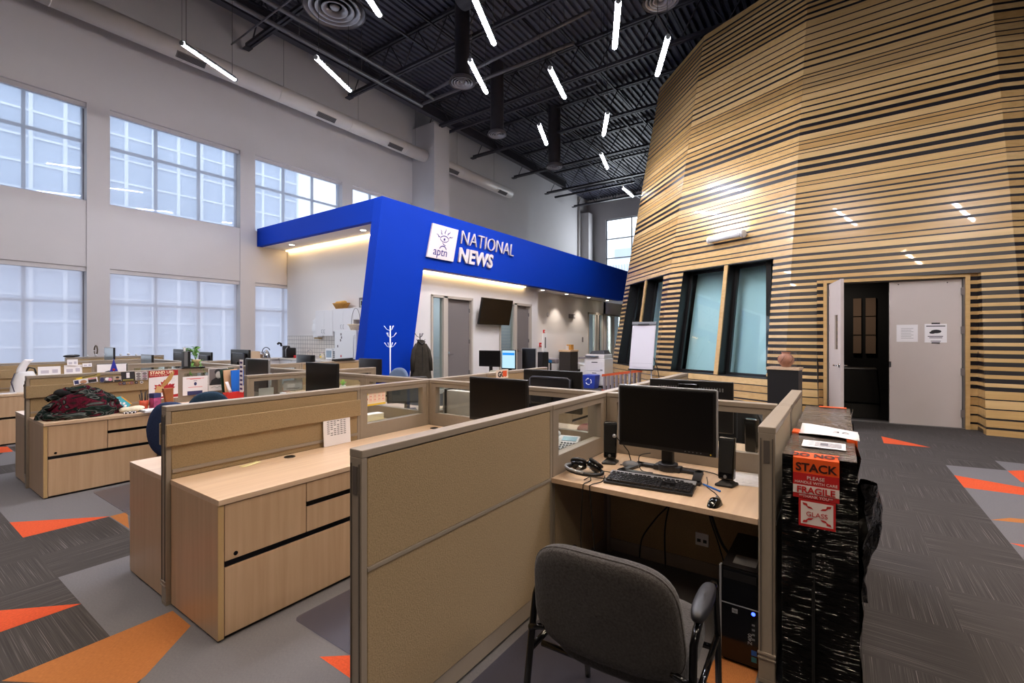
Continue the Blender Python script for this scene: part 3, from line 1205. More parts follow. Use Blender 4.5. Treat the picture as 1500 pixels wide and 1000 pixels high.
for x, y in ((1.0, 5.2), (2.2, 2.4), (-1.6, 3.0), (0.2, -0.6), (-2.6, -2.8), (3.2, -1.2), (5.6, -2.2), (2.0, -4.4), (5.2, -5.6), (-2.2, 7.4), (7.6, -4.6), (6.2, 0.3)):  # pendants added out of view to bring more light into the room
    pendant(x, y, math.radians(23), 'added tube pendant hanging out of view to brighten the room', lamp=M_TUBEW if y < 3.5 and x < 5 else None)


def diffuser(x, y, z, r, label, up=True, duct_r=0.2):
    t = thing('ceiling_diffuser', label, 'air vent', (x, y, z), 0, group='round black ceiling diffusers')
    b = MB()
    b.lathe([(r, 0.0), (r * 0.99, 0.03), (r * 0.9, 0.10), (r * 0.72, 0.13), (r * 0.72, 0.10), (r * 0.88, 0.07), (r * 0.96, 0.0)], seg=40, caps=False)
    b.build('outer_cone', mat('diffuser_metal', (132, 128, 134), 0.35, metal=0.3), t)
    for q in (0.80, 0.60, 0.40):
        c = MB()
        c.lathe([(r * (q + .02), 0.0), (r * (q + .015), 0.012), (r * (q - .16), 0.085), (r * (q - .17), 0.07), (r * (q - .03), 0.0), (r * (q + .02), 0.0)], seg=36, caps=False)
        c.build('inner_ring', MATS['diffuser_metal'], t)
    c = MB()
    c.lathe([(0.001, 0.035), (r * 0.13, 0.03), (r * 0.16, 0.06), (0.001, 0.09)], seg=20)
    c.build('centre_cone', MATS['diffuser_metal'], t)
    c = MB()
    c.lathe([(r * 0.68, 0.125), (r * 0.68, 0.16), (duct_r, 0.34), (duct_r, ZTOP - z - 0.1)], seg=28, caps=False)
    c.build('duct_neck', M_DUCT, t)
    return t


diffuser(5.56, 8.19, 8.0, 0.60, 'large round black ceiling diffuser at the top of the frame', duct_r=0.3)
diffuser(9.73, 8.505, 8.5, 0.361, 'round diffuser left of the middle pendant pair, second from the big one')
diffuser(12.93, 9.71, 8.5, 0.33, 'round diffuser on a vertical duct above the pilaster side of the ceiling', duct_r=0.23)
diffuser(16.73, 9.62, 8.5, 0.36, 'farthest round diffuser on a vertical duct near the end wall', duct_r=0.26)
diffuser(9.72, 3.05, 8.5, 0.38, 'round diffuser at the top edge above the slatted wood wall')

M_DUCTW = mat('duct_white', (218, 210, 206), 0.45)


def wall_duct(x0, x1, label, vents):
    t = thing('air_duct', label, 'duct', (x0, 13.4, 8.63))
    b = MB()
    L = x1 - x0
    b.cyl((0, 0, 0), (L, 0, 0), 0.235, 32)
    x = 1.2
    while x < L:
        b.cyl((x, 0, 0), (x + 0.03, 0, 0), 0.239, 32)
        x += 2.4
    b.build('duct_pipe', M_DUCTW, t)
    for v_ in vents:
        g_ = MB()
        M = Matrix.Rotation(math.radians(-40), 4, 'X')
        g_.box(v_ - x0 - 0.32, v_ - x0 + 0.32, -0.08, 0.08, -0.25, -0.225, 0, M)
        for i in range(5):
            g_.box(v_ - x0 - 0.3, v_ - x0 + 0.3, -0.06 + i * 0.03, -0.05 + i * 0.03, -0.258, -0.25, 1, M)
        g_.build('vent_grille', [mat('vent_grey', (120, 114, 114), 0.5), M_BLACK], t)
    x = 1.0
    while x < L:
        h = MB()
        h.cyl((x, 0, 0.2), (x, 0, ZTOP - 8.7), 0.006, 6)
        h.build('hanger', M_GREYPL, t)
        x += 2.6
    return t


wall_duct(1.2, 13.08, 'long white round duct with slot grilles above the upper windows', [4.95, 8.7, 11.5])
wall_duct(14.0, 18.9, 'shorter white round duct beyond the white pilaster', [14.6, 18.1])

d = MB()
d.cyl((9.10, 3.6, 10.33), (9.10, 8.0, 10.33), 0.36, 28)
yy = 3.8
while yy < 7.9:
    d.cyl((9.10, yy, 10.33), (9.10, yy + 0.05, 10.33), 0.37, 28)
    yy += 1.2
tag(d.build('air_duct', M_DUCT), 'fat black round duct hidden among the ceiling joists', 'duct')
d = MB()
d.cyl((6.0, 8.2, 9.45), (6.0, 13.5, 9.45), 0.02, 8)
tag(d.build('sprinkler_pipe', mat('pipe_dark', (92, 88, 94), 0.35, spec=0.6)), 'thin dark pipe crossing above the first tube pendant', 'pipe')
d = MB()
d.cyl((-5.9, 11.9, 9.55), (11.5, 11.9, 9.55), 0.06, 12)
for x_ in range(-5, 12, 2):
    d.cyl((x_, 11.9, 9.6), (x_, 11.9, 10.9), 0.01, 6)
tag(d.build('sprinkler_pipe', MATS['pipe_dark']), 'dark pipe slung under the joists beside the girder, nearer the windows', 'pipe')
for p_, q_, lab_ in (((-5.9, 11.3, 9.62), (11.5, 11.3, 9.62), 'dark pipe slung under the joists, second from the girder'), ((11.5, 11.9, 9.62), (11.5, 6.0, 9.62), 'dark branch pipe turning across the ceiling by the second round diffuser')):
    d = MB()
    d.cyl(p_, q_, 0.055, 12)
    tag(d.build('sprinkler_pipe', MATS['pipe_dark']), lab_, 'pipe')
d = MB()
d.cyl((11.0, 11.2, 9.55), (10.5, 5.0, 9.55), 0.05, 12)
tag(d.build('sprinkler_pipe', MATS['pipe_dark']), 'slightly skewed dark branch pipe across the middle of the ceiling', 'pipe')
d = MB()
d.cyl((28.2, 14.33, 0.0), (28.2, 14.33, 10.9), 0.06, 10)
tag(d.build('conduit', M_DUCTW), 'thin white vertical pipe rising behind the blue fascia', 'pipe')

# linear wall uplight on the slatted drum
t = thing('wall_light', 'white cylindrical uplight fixed to the slatted wood wall above its windows', 'light', (0, 0, 0))
p0, p1 = Vector(F0.pt(F0.u_of(11.80, 2.49), 3.80, 0.14)), Vector(F0.pt(F0.u_of(11.40, 1.66), 3.80, 0.14))
b = MB()
b.cyl(p0, p1, 0.062, 20)
b.build('housing', M_WHITEPL, t)
dd = (p1 - p0).normalized()
for p in (p0 + dd * 0.04, p1 - dd * 0.04):
    b = MB()
    b.cyl(p - dd * 0.015, p + dd * 0.03, 0.085, 24)
    nn = Vector((F0.n.x, F0.n.y, 0))
    b.cyl(p, p - nn * 0.13, 0.03, 12)
    b.build('end_bracket', M_WHITEPL, t)
b = MB()
up = Vector((0, 0, 0.063))
sd = Vector((F0.n.x, F0.n.y, 0)) * 0.02
b.add([p0 + dd * .1 + up - sd, p1 - dd * .1 + up - sd, p1 - dd * .1 + up + sd, p0 + dd * .1 + up + sd], [(0, 1, 2, 3)])
b.build('lamp', emit_mat('uplight_lamp', (255, 244, 232), 60), t)
mid = (p0 + p1) / 2
area_light('uplight', mid + Vector((0, 0, 0.09)), (PI, 0, math.atan2(dd.y, dd.x)), 0.7, 0.05, 15, (1, 0.95, 0.9))

# warm LED coves under the blue box
b = MB()
b.box(7.80, 7.885, 9.3, 14.0, 4.165, 4.19)
tag(b.build('cove_light', M_LED), 'warm glowing LED strip along the top of the kitchen wall', 'light')
b = MB()
b.box(8.56, 13.3, 8.76, 8.84, 3.215, 3.24)
tag(b.build('cove_light', M_LED), 'warm glowing LED strip above the office doors and the wall television', 'light')
for i, (x, y, z, lab) in enumerate(((7.42, 13.0, 4.2, 'recessed downlight in the kitchen soffit nearer the windows'), (7.42, 9.75, 4.2, 'recessed downlight in the kitchen soffit nearer the blue corner'),
                                    (14.75, 8.98, 3.25, 'first downlight in the soffit over the corridor wall'), (16.6, 8.98, 3.25, 'second downlight in the soffit over the corridor wall'),
                                    (18.6, 8.98, 3.25, 'third downlight in the soffit over the corridor wall'), (20.6, 8.98, 3.25, 'last downlight in the soffit beside the wood wall'))):
    t = thing('downlight', lab, 'light', (x, y, z))
    b = MB()
    b.lathe([(0.10, -0.004), (0.10, 0.0), (0.075, 0.0), (0.07, -0.006)], seg=24, caps=False)
    b.build('trim_ring', M_WHITEPL, t)
    b = MB()
    b.lathe([(0.001, -0.003), (0.07, -0.003), (0.07, -0.002), (0.001, -0.002)], seg=20)
    b.build('lens', M_SPOT, t)
    if i > 1:
        l = bpy.data.lights.new('downlight_beam', 'SPOT')
        l.energy = 55
        l.spot_size = math.radians(95)
        l.spot_blend = 0.5
        l.color = (1, 0.86, 0.74)
        l.shadow_soft_size = 0.06
        lo = bpy.data.objects.new('downlight_beam', l)
        lo.location = (x, y, z - 0.02)
        COL.objects.link(lo)

# ---- lettering and plate on the fascia
SH = 0.22
LY = FY - 0.001
t = thing('wall_sign', 'white slanted plate with a dark blue sun-eye emblem on the blue fascia', 'sign', (8.30, FY, 3.53))
b = MB()
b.prism([(0, 0), (0.97, 0.0), (1.18, 0.88), (0.21, 0.88)], 'Y', -0.06, -0.012)
b.build('plate', mat('sign_white', (226, 214, 214), 0.5), t, bevel=0.004)
M_INK = mat('sign_ink', (40, 34, 120), 0.5)


def shp(x, z):
    return (x + z * 0.24, -0.063, z)


def stroke(b, pts, w):
    """flat ribbon through points in plate coordinates, tapering widths"""
    n = len(pts)
    L_, R_ = [], []
    for i, (x, z) in enumerate(pts):
        ax, az = pts[max(i - 1, 0)]
        bx_, bz = pts[min(i + 1, n - 1)]
        dx, dz = bx_ - ax, bz - az
        l = math.hypot(dx, dz) or 1
        ww_ = w[i] if isinstance(w, (list, tuple)) else w
        L_.append((x - dz / l * ww_, z + dx / l * ww_))
        R_.append((x + dz / l * ww_, z - dx / l * ww_))
    v = [shp(*p) for p in L_] + [shp(*p) for p in R_]
    b.add(v, [(i, i + 1, n + i + 1, n + i) for i in range(n - 1)])


def arc(cx, cz, rx, rz, a0, a1, n=12):
    return [(cx + rx * math.cos(math.radians(a0 + (a1 - a0) * i / n)), cz + rz * math.sin(math.radians(a0 + (a1 - a0) * i / n))) for i in range(n + 1)]


b = MB()
ex, ez = 0.50, 0.53
stroke(b, arc(ex, ez - 0.03, 0.17, 0.12, 160, 20), [0.006] + [0.012] * 11 + [0.006])
stroke(b, arc(ex, ez + 0.05, 0.17, 0.12, 200, 340), [0.004] + [0.010] * 11 + [0.004])
stroke(b, arc(ex, ez, 0.018, 0.018, 0, 360, 14), 0.017)
for a in (158, 125, 92, 60, 28):
    ca, sa = math.cos(math.radians(a)), math.sin(math.radians(a))
    pts = []
    for i in range(8):
        r_ = 0.17 + i * 0.02
        wv = 0.014 * math.sin(i * 0.95)
        pts.append((ex + ca * r_ * 1.1 - sa * wv, ez - 0.02 + sa * r_ + ca * wv))
    stroke(b, pts, [0.011, .014, .014, .013, .011, .009, .006, .003])
stroke(b, [(ex - 0.06, ez - 0.08), (ex - 0.01, ez - 0.13), (ex + 0.06, ez - 0.16), (ex + 0.09, ez - 0.15)], [0.004, 0.012, 0.010, 0.004])
stroke(b, arc(ex, ez - 0.30, 0.13, 0.12, 165, 15), [0.006] + [0.014] * 11 + [0.006])
b.build('emblem', M_INK, t, fix=False)
sm = Matrix(((1, 0.24, 0, 0), (0, 1, 0, 0), (0, 0, 1, 0), (0, 0, 0, 1)))
text_mesh('lettering', 'aptn', 0.30, M_INK, t, facing('-Y', (0.20, -0.062, 0.09)) @ sm, extrude=0.001, space=0.98, offset=0.002)
M_LET = mat('sign_letter', (222, 210, 210), 0.45)
t = thing('wall_sign', 'two lines of large raised white letters on the blue fascia beside the emblem plate', 'sign', (0, 0, 0))
smx = Matrix(((1, 0.20, 0, 0), (0, 1, 0, 0), (0, 0, 1, 0), (0, 0, 0, 1)))
text_mesh('lettering', 'NATIONAL', 0.56, M_LET, t, facing('-Y', (9.54, FY - 0.035, 4.06)) @ smx @ Matrix.Diagonal((0.90, 1, 1, 1)), extrude=0.022, offset=-0.011, space=1.0)
text_mesh('lettering', 'NEWS', 0.54, M_LET, t, facing('-Y', (9.46, FY - 0.035, 3.575)) @ smx, extrude=0.022, offset=0.016, space=1.02)
# ================================================================ cubicle dividers
PH, PT_ = 1.14, 0.066


def divider(label, x, y, along, L, kind, rails=(), end=False):
    """One divider section. along 'X' or 'Y'. kind 'solid', 'glass'. rails: sides (+1/-1 in local y) that carry a slat-wall rail."""
    t = thing('cubicle_divider', label, 'office divider', (x, y, 0), 0 if along == 'X' else PI / 2, group='taupe cubicle dividers')
    h = PT_ / 2
    f = MB()
    f.box(0, 0.026, -h, h, 0.02, PH - 0.028)
    f.box(L - 0.026, L, -h, h, 0.02, PH - 0.028)
    f.box(0.026, L - 0.026, -h + 0.008, h - 0.008, 0.60, 0.74)
    f.build('frame', M_FRAME, t, bevel=0.003)
    c = MB()
    c.box(0, L, -h - 0.002, h + 0.002, PH - 0.03, PH)
    c.build('top_cap', M_FRAME, t, bevel=0.004)
    b = MB()
    b.box(0.026, L - 0.026, -h + 0.004, h - 0.004, 0.02, 0.105)
    b.box(0.0, 0.03, -h, h, 0.0, 0.02)
    b.box(L - 0.03, L, -h, h, 0.0, 0.02)
    b.build('base_rail', M_FRAME, t, bevel=0.002)
    for s in (-1, 1):
        lo = MB()
        y0, y1 = (h - 0.014, h - 0.001) if s > 0 else (-h + 0.001, -h + 0.014)
        lo.box(0.028, L - 0.028, y0, y1, 0.108, 0.702)
        lo.build('fabric_panel', M_FABRIC, t, bevel=0.003)
        if kind == 'solid':
            up = MB()
            up.box(0.028, L - 0.028, y0, y1, 0.718, PH - 0.034)
            up.build('fabric_panel', M_FABRIC, t, bevel=0.003)
    if end:
        e = MB()
        e.box(-0.004, 0.0, -h + 0.008, -h + 0.012, 0.14, PH - 0.05)
        e.box(-0.004, 0.0, h - 0.012, h - 0.008, 0.14, PH - 0.05)
        e.box(-0.003, 0.0, -0.012, 0.012, PH - 0.16, PH - 0.06)
        e.build('end_groove', M_FRAMED, t)
        e = MB()
        e.box(-0.006, 0.002, -h - 0.003, h + 0.003, 0.128, 0.14)
        e.box(-0.006, 0.002, -h - 0.003, h + 0.003, 0.108, 0.116)
        e.build('foot_collar', M_FRAME, t, bevel=0.002)
    r = MB()
    for s in (-1, 1):
        y0, y1 = (h - 0.014, h + 0.003) if s > 0 else (-h - 0.003, -h + 0.014)
        r.box(0.026, L - 0.026, y0, y1, 0.703, 0.717)
    r.build('mid_rail', M_FRAME, t)
    if kind == 'glass':
        g = MB()
        z0, z1, m = 0.83, 1.075, 0.075
        g.box(0.026, L - 0.026, -h + 0.003, h - 0.003, 0.717, z0)
        g.box(0.026, L - 0.026, -h + 0.003, h - 0.003, z1, PH - 0.03)
        g.box(0.026, m, -h + 0.003, h - 0.003, z0, z1)
        g.box(L - m, L - 0.026, -h + 0.003, h - 0.003, z0, z1)
        g.build('window_surround', M_FRAME, t, bevel=0.003)
        MB().box(m - 0.004, L - m + 0.004, -0.003, 0.003, z0 - 0.004, z1 + 0.004).build('pane', M_GLASS, t)
    for s in rails:
        k = MB()
        y0, y1 = (h, h + 0.022) if s > 0 else (-h - 0.022, -h)
        k.box(-0.005, L - 0.01, y0, y1, 0.912, 1.038)
        k.build('tackable_rail', M_FABRIC, t, bevel=0.004)
        k = MB()
        y0, y1 = (h - 0.006, h + 0.008) if s > 0 else (-h - 0.008, -h + 0.006)
        k.box(0.03, L - 0.03, y0, y1, 0.755, 0.775)
        k.build('slot_rail', M_FRAME, t)
    return t


RX0, RXJ, SPX = 1.05, 2.37, 3.17
# row nearest the camera
divider('big tan fabric divider standing closest to the camera, its end post facing us', 1.04, 1.41, 'X', 1.335, 'solid', end=True)
divider('glazed taupe divider left of the headphones, with the desk phone seen through its pane', 2.38, 1.41, 'X', 0.755, 'glass')
divider('tan divider with a tackable rail behind the empty credenza with the yellow note', RX0, 3.185, 'X', RXJ - RX0, 'solid', rails=(-1, 1), end=True)
divider('glazed divider holding the yellow calendar, beside the white box', RXJ, 3.185, 'X', SPX - 0.035 - RXJ, 'glass')
divider('short glazed divider standing alone behind the red box and blue folders', RXJ, 5.03, 'X', SPX - 0.035 - RXJ, 'glass')
divider('tan divider behind the heap of tartan scarf, postcards along its rail', RX0, 6.79, 'X', RXJ - RX0, 'solid', rails=(-1, 1), end=True)
divider('glazed divider carrying the white notice and the black and white portrait', RXJ, 6.79, 'X', SPX - 0.035 - RXJ, 'glass')
divider('short glazed divider behind the postcards, near the blue pennant', RXJ, 8.57, 'X', SPX - 0.035 - RXJ, 'glass')
divider('tan divider at the far left behind the white and black bag', RX0, 10.3, 'X', RXJ - RX0, 'solid', rails=(-1, 1), end=True)
divider('glazed divider with a white board leaning in it, behind the blue pennant', RXJ, 10.3, 'X', SPX - 0.035 - RXJ, 'glass')
divider('farthest tan divider below the left windows, dark glove on its top', 2.42, 12.2, 'X', 1.6, 'solid')
# rows beyond the spine
divider('glazed divider behind the main monitor, continuing the nearest row', 3.205, 1.41, 'X', 0.80, 'glass')
divider('tan divider running out to the aisle towards the flip chart', 4.01, 1.41, 'X', 1.34, 'solid')
divider('glazed divider just beyond the corner where the calendar pane meets the spine', 3.205, 3.185, 'X', 0.80, 'glass')
divider('tan divider with the small orange and black sign, running towards the office doors', 4.01, 3.185, 'X', 1.29, 'solid')
divider('glazed divider between the two middle workstations beyond the spine', 3.205, 5.03, 'X', 0.80, 'glass')
divider('far glazed divider in front of the kitchen, left end by the spine', 3.205, 6.79, 'X', 0.80, 'glass')
divider('far tan divider in front of the white fridge', 4.01, 6.79, 'X', 1.29, 'solid')
divider('far glazed divider in front of the kitchen kettle', 3.205, 8.57, 'X', 0.80, 'glass')
# spine
for (a, b, lab) in ((0.305, 1.372, 'glazed spine divider behind the main monitor and its loudspeakers'),
                    (1.448, 2.29, 'glazed spine divider behind the dark monitor of the empty desk'),
                    (2.295, 3.148, 'glazed spine divider with grey paper files behind its pane, at the corner'),
                    (3.222, 4.10, 'glazed spine divider left of the corner, the small green plant behind it'),
                    (4.105, 4.992, 'glazed spine divider behind the second dark monitor'),
                    (5.068, 5.90, 'glazed spine divider right of the monitor with the patterned strip'),
                    (5.905, 6.752, 'glazed spine divider left of the monitor with the patterned strip'),
                    (6.828, 7.67, 'far glazed spine divider right of the trailing plant'),
                    (7.675, 8.532, 'far glazed spine divider behind the trailing plant'),
                    (8.608, 9.42, 'far glazed spine divider right of the grey back-turned screen'),
                    (9.425, 10.262, 'farthest glazed spine divider near the windows')):
    divider(lab, SPX, a, 'Y', b - a, 'glass')
divider('taupe divider end-on between the main desk and the wrapped crate', 2.345, 0.267, 'X', 0.79, 'solid', end=True)
divider('taupe divider behind it, running along the wrapped crate to the aisle', 3.205, 0.267, 'X', 0.90, 'solid')
# small post connectors in the spine corners
for yy in (0.267, 1.41, 3.185, 5.03, 6.79, 8.57, 10.3):
    b = MB()
    b.box(SPX - PT_ / 2, SPX + PT_ / 2, yy - PT_ / 2, yy + PT_ / 2, 0.0, PH)
    tag(b.build('connector_post', M_FRAME, bevel=0.003), 'square taupe post joining the dividers %s' % {0.267: 'beside the wrapped crate', 1.41: 'behind the main monitor', 3.185: 'at the calendar pane corner', 5.03: 'behind the blue folders', 6.79: 'beside the black and white portrait', 8.57: 'behind the trailing plant', 10.3: 'near the far left windows'}[yy], 'post')

# ================================================================ worktops (one continuous L each)


def worktop(label, poly, holes=()):
    b = MB()
    b.prism(poly, 'Z', 0.692, 0.72)
    o = b.build('worktop', M_MAPLETOP, None, bevel=0.002)
    tag(o, label, 'desktop')
    return o


def ell(x0, x1, yl, yh, wall_y, dep=0.605, sx0=2.43, sx1=3.132):
    """credenza run along wall_y and a leg along the spine"""
    if not yh:                           # wall on the +y side
        return [(x0, wall_y - dep), (sx0 - 0.2, wall_y - dep), (sx0, wall_y - dep - 0.2), (sx0, yl), (sx1, yl), (sx1, wall_y), (x0, wall_y)]
    return [(x0, wall_y), (sx1, wall_y), (sx1, yh), (sx0, yh), (sx0, wall_y + dep + 0.2), (sx0 - 0.2, wall_y + dep), (x0, wall_y + dep)]


worktop('pale maple desktop carrying the main monitor, keyboard and headphones', [(2.355, 0.302), (3.132, 0.302), (3.132, 1.374), (2.355, 1.374)])
worktop('empty pale maple desktop with the yellow note behind the big tan divider', ell(1.07, 3.13, 1.447, 0, 3.148))
worktop('maple desktop on the far side of the middle divider, white box on it', ell(1.07, 3.13, 0, 4.993, 3.222, 0.6))
worktop('cluttered maple desktop under the tartan scarf and the posters', ell(1.07, 3.13, 5.067, 0, 6.753))
worktop('maple desktop behind the scarf divider', ell(1.07, 3.13, 0, 8.533, 6.827, 0.6))
worktop('maple desktop at the far left under the white and black bag', ell(1.07, 3.13, 8.607, 0, 10.263))


def mirror(p):
    return [(SPX + (SPX - x) * (1.0 if x > 2.2 else 1.0) if x > 1.2 else 5.28, y) for x, y in p][::-1]


worktop('maple desktop beyond the spine behind the main monitor', [(3.208, 0.302), (3.95, 0.302), (3.95, 1.374), (3.208, 1.374)])
worktop('maple desktop beyond the spine behind the empty desk', mirror(ell(1.07, 3.13, 1.447, 0, 3.148)))
worktop('maple desktop beyond the spine with the small green plant', mirror(ell(1.07, 3.13, 0, 4.993, 3.222)))
worktop('maple desktop beyond the spine under the two back-turned monitors', mirror(ell(1.07, 3.13, 5.067, 0, 6.753)))
worktop('maple desktop beyond the spine in front of the kitchen', mirror(ell(1.07, 3.13, 0, 8.533, 6.827)))
worktop('far maple desktop beyond the spine under the two back-turned monitors by the windows', [(3.208, 8.607), (3.98, 8.607), (3.98, 10.9), (3.208, 10.9)])
worktop('farthest maple desktop in the row under the pale screen near the pier', [(2.43, 11.4), (3.132, 11.4), (3.132, 12.16), (2.43, 12.16)])

# ================================================================ storage credenzas


def credenza(label, x, y, face=-1, mirror_x=False):
    """0.9 m wide unit; local x 0..0.9, front at local y=0 facing -y, depth .59"""
    t = thing('storage_credenza', label, 'cabinet', (x, y, 0), 0 if face < 0 else PI, group='maple storage credenzas')
    W, D, Hh = 0.90, 0.585, 0.692
    b = MB()
    b.box(0, 0.03, 0.0, D, 0.012, Hh)
    b.box(W - 0.02, W, 0.018, D, 0.012, Hh)
    b.box(0.03, W - 0.02, D - 0.012, D, 0.012, Hh)
    b.box(0.03, W - 0.02, 0.03, D - 0.012, 0.012, 0.05)
    b.box(0.03, W - 0.02, 0.022, D - 0.012, Hh - 0.012, Hh)
    b.build('carcass', M_MAPLE, t, bevel=0.0015)
    b = MB()
    b.box(0.002, 0.028, -0.0015, 0.0, 0.014, Hh - 0.002)
    b.build('edge_band', M_EDGE, t)
    b = MB()
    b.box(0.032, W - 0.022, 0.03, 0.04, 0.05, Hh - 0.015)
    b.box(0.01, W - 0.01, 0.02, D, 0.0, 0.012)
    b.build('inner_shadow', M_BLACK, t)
    xm = 0.475
    d = MB()
    d.box(0.033, xm - 0.002, 0.0, 0.022, 0.40, Hh - 0.004)
    door = d.build('door', M_MAPLE, t, bevel=0.0015)
    MB().cyl((0.085, -0.002, 0.425), (0.085, 0.004, 0.425), 0.011, 16).build('lock', M_BLACKG, door)
    for z0, z1 in ((0.575, Hh - 0.004), (0.40, 0.545)):
        d = MB()
        d.box(xm + 0.003, W - 0.003, 0.0, 0.022, z0, z1)
        dr = d.build('drawer', M_MAPLE, t, bevel=0.0015)
        if z0 > 0.5:
            MB().box(xm + 0.004, W - 0.004, 0.004, 0.02, z0 - 0.028, z0 - 0.002).build('finger_pull', M_BLACKG, dr)
    d = MB()
    d.box(0.033, W - 0.003, 0.0, 0.022, 0.022, 0.368)
    dr = d.build('drawer', M_MAPLE, t, bevel=0.0015)
    MB().box(0.034, W - 0.004, 0.004, 0.02, 0.371, 0.397).build('finger_pull', M_BLACKG, dr)
    return t


credenza('maple credenza nearest the camera, under the empty desktop', 1.07, 2.552)
credenza('maple credenza back to back with the nearest one, only its plain side showing', 1.97, 3.825, 1)
credenza('maple credenza with drawers under the tartan scarf', 1.07, 6.158)
credenza('maple credenza back to back with the scarf one, mostly hidden by its divider', 1.97, 7.43, 1)
credenza('maple credenza at the left edge under the white and black bag', 1.07, 9.668)
credenza('maple credenza beyond the spine under the two back-turned monitors', 4.38, 6.158)
credenza('maple credenza beyond the spine below the orange and black sign', 4.38, 2.552)
# ================================================================ monitors


def monitor(label, x, y, rz, w, h, ztop, desk=0.72, stand='plate', back='plain', silver=False, screen_m=None, group=None):
    """Screen faces local -x; the width runs along local y."""
    t = thing('computer_monitor', label, 'monitor', (x, y, desk), rz)
    zt = ztop - desk
    zb = zt - h
    c = MB()
    c.box(0, 0.032, -w / 2, w / 2, zb, zt)
    c.build('casing', M_BLACK, t, bevel=0.006)
    if silver:
        e = MB()
        e.box(0.004, 0.028, w / 2 - 0.001, w / 2 + 0.007, zb, zt)
        e.box(0.004, 0.028, -w / 2 - 0.007, -w / 2 + 0.001, zb, zt)
        e.box(0.004, 0.028, -w / 2, w / 2, zt - 0.001, zt + 0.006)
        e.build('side_trim', M_SILVER, t, bevel=0.002)
    s = MB()
    m = 0.014
    s.box(-0.0015, 0.001, -w / 2 + m, w / 2 - m, zb + m * 1.7, zt - m)
    s.build('screen', screen_m or M_SCREEN, t)
    if back == 'hump':
        k = MB()
        k.box(0.032, 0.062, -w * .36, w * .36, zb + h * .18, zt - h * .18)
        k.build('back_shell', mat('monitor_back', (26, 26, 32), 0.35), t, bevel=0.018, seg=4)
        k = MB()
        k.tube([(0.063, -w * .34, zb + .06), (0.063, -w * .34, zt - .075), (0.063, -w * .30, zt - .06), (0.063, w * .30, zt - .06), (0.063, w * .34, zt - .075), (0.063, w * .34, zb + .06)], 0.008, 8)
        k.build('back_ridge', mat('ridge_grey', (70, 74, 90), 0.3), t)
    elif back == 'vent':
        k = MB()
        k.box(0.032, 0.07, -w * .30, w * .30, zb + h * .1, zt - h * .22)
        k.build('back_shell', MATS.get('monitor_back') or mat('monitor_back', (26, 26, 32), 0.35), t, bevel=0.012)
        k = MB()
        for i in range(26):
            yy = -w * .38 + i * w * .76 / 25
            k.box(0.031, 0.036, yy, yy + 0.007, zt - h * .20, zt - h * .13)
        k.build('vent_slots', M_GREYPL, t)
        k = MB()
        k.box(0.04, 0.09, -0.07, 0.07, zt - h * .20, zt - h * .06)
        k.build('back_bracket', M_BLACKG, t, bevel=0.01)
    elif back == 'curved':
        k = MB()
        k.grid(lambda u, v: (0.03 + 0.05 * (1 - (2 * u - 1) ** 2) ** .5 * (0.35 + 0.65 * math.sin(PI * min(1, v * 1.3) * .5)), -w / 2 + 0.004 + u * (w - .008), zt - 0.004 - v * (h - 0.008)), 16, 10)
        k.build('back_shell', MATS.get('monitor_back') or mat('monitor_back', (26, 26, 32), 0.35), t)
        k = MB()
        k.cyl((0.085, 0, zt - h * .5), (0.088, 0, zt - h * .5), 0.025, 20)
        k.build('emblem', M_BLACKG, t)
    n = MB()
    n.box(0.045, 0.085, -0.035, 0.035, 0.02, zb + h * .45)
    n.box(0.03, 0.05, -0.05, 0.05, zb + h * .25, zb + h * .5)
    n.build('stand_neck', M_BLACK, t, bevel=0.006)
    b = MB()
    if stand == 'loop':
        for p in ((-0.155, -0.11, -0.24, 0.24), (0.05, 0.10, -0.20, 0.20)):
            b.box(p[0], p[1], p[2], p[3], 0.0, 0.018)
        b.hexa([(-0.15, -0.24, 0), (-0.15, -0.19, 0), (0.10, -0.15, 0), (0.10, -0.20, 0)][::-1], [(-0.15, -0.24, .018), (-0.15, -0.19, .018), (0.10, -0.15, .018), (0.10, -0.20, .018)][::-1])
        b.hexa([(-0.15, 0.19, 0), (-0.15, 0.24, 0), (0.10, 0.20, 0), (0.10, 0.15, 0)][::-1], [(-0.15, 0.19, .018), (-0.15, 0.24, .018), (0.10, 0.20, .018), (0.10, 0.15, .018)][::-1])
        b.box(0.03, 0.10, -0.08, 0.08, 0.0, 0.03)
        b.cyl((0.065, 0, 0.0), (0.065, 0, 0.045), 0.06, 20)
    else:
        b.box(-0.07, 0.13, -0.12, 0.12, 0.0, 0.014)
        b.box(0.03, 0.1, -0.045, 0.045, 0.0, 0.03)
    b.build('stand_base', mat('base_grey', (36, 36, 40), 0.35), t, bevel=0.004)
    return t


mm = monitor('big black monitor on the main desk behind the keyboard', 2.84, 0.868, 0, 0.58, 0.38, 1.23, stand='loop', silver=True)
b = MB()
for k in range(5):
    b.cyl((-0.002, -0.12 - k * 0.022, 0.145), (0.001, -0.12 - k * 0.022, 0.145), 0.003, 8)
b.build('buttons', M_GREYPL, mm)
MB().box(-0.004, 0.03, -0.006, 0.02, 0.507, 0.518).build('clip', M_SILVER, mm)
MB().box(-0.003, 0.0, -0.266, -0.259, 0.141, 0.147).build('sticker', M_YELLOW, mm)
monitor('black monitor on the empty desk just left of the glazed divider', 2.86, 2.15, 0, 0.55, 0.34, 1.222)
monitor('wide black monitor seen from behind, with a curved grey ridge, beyond the spine', 3.56, 2.06, PI, 0.58, 0.36, 1.247, back='hump')
monitor('black monitor seen from behind with a slotted vent, right behind the main monitor', 3.56, 0.90, PI, 0.585, 0.36, 1.223, back='vent')
monitor('black monitor facing us in front of the white fridge, above the tan divider', 2.90, 4.52, 0, 0.57, 0.36, 1.262)
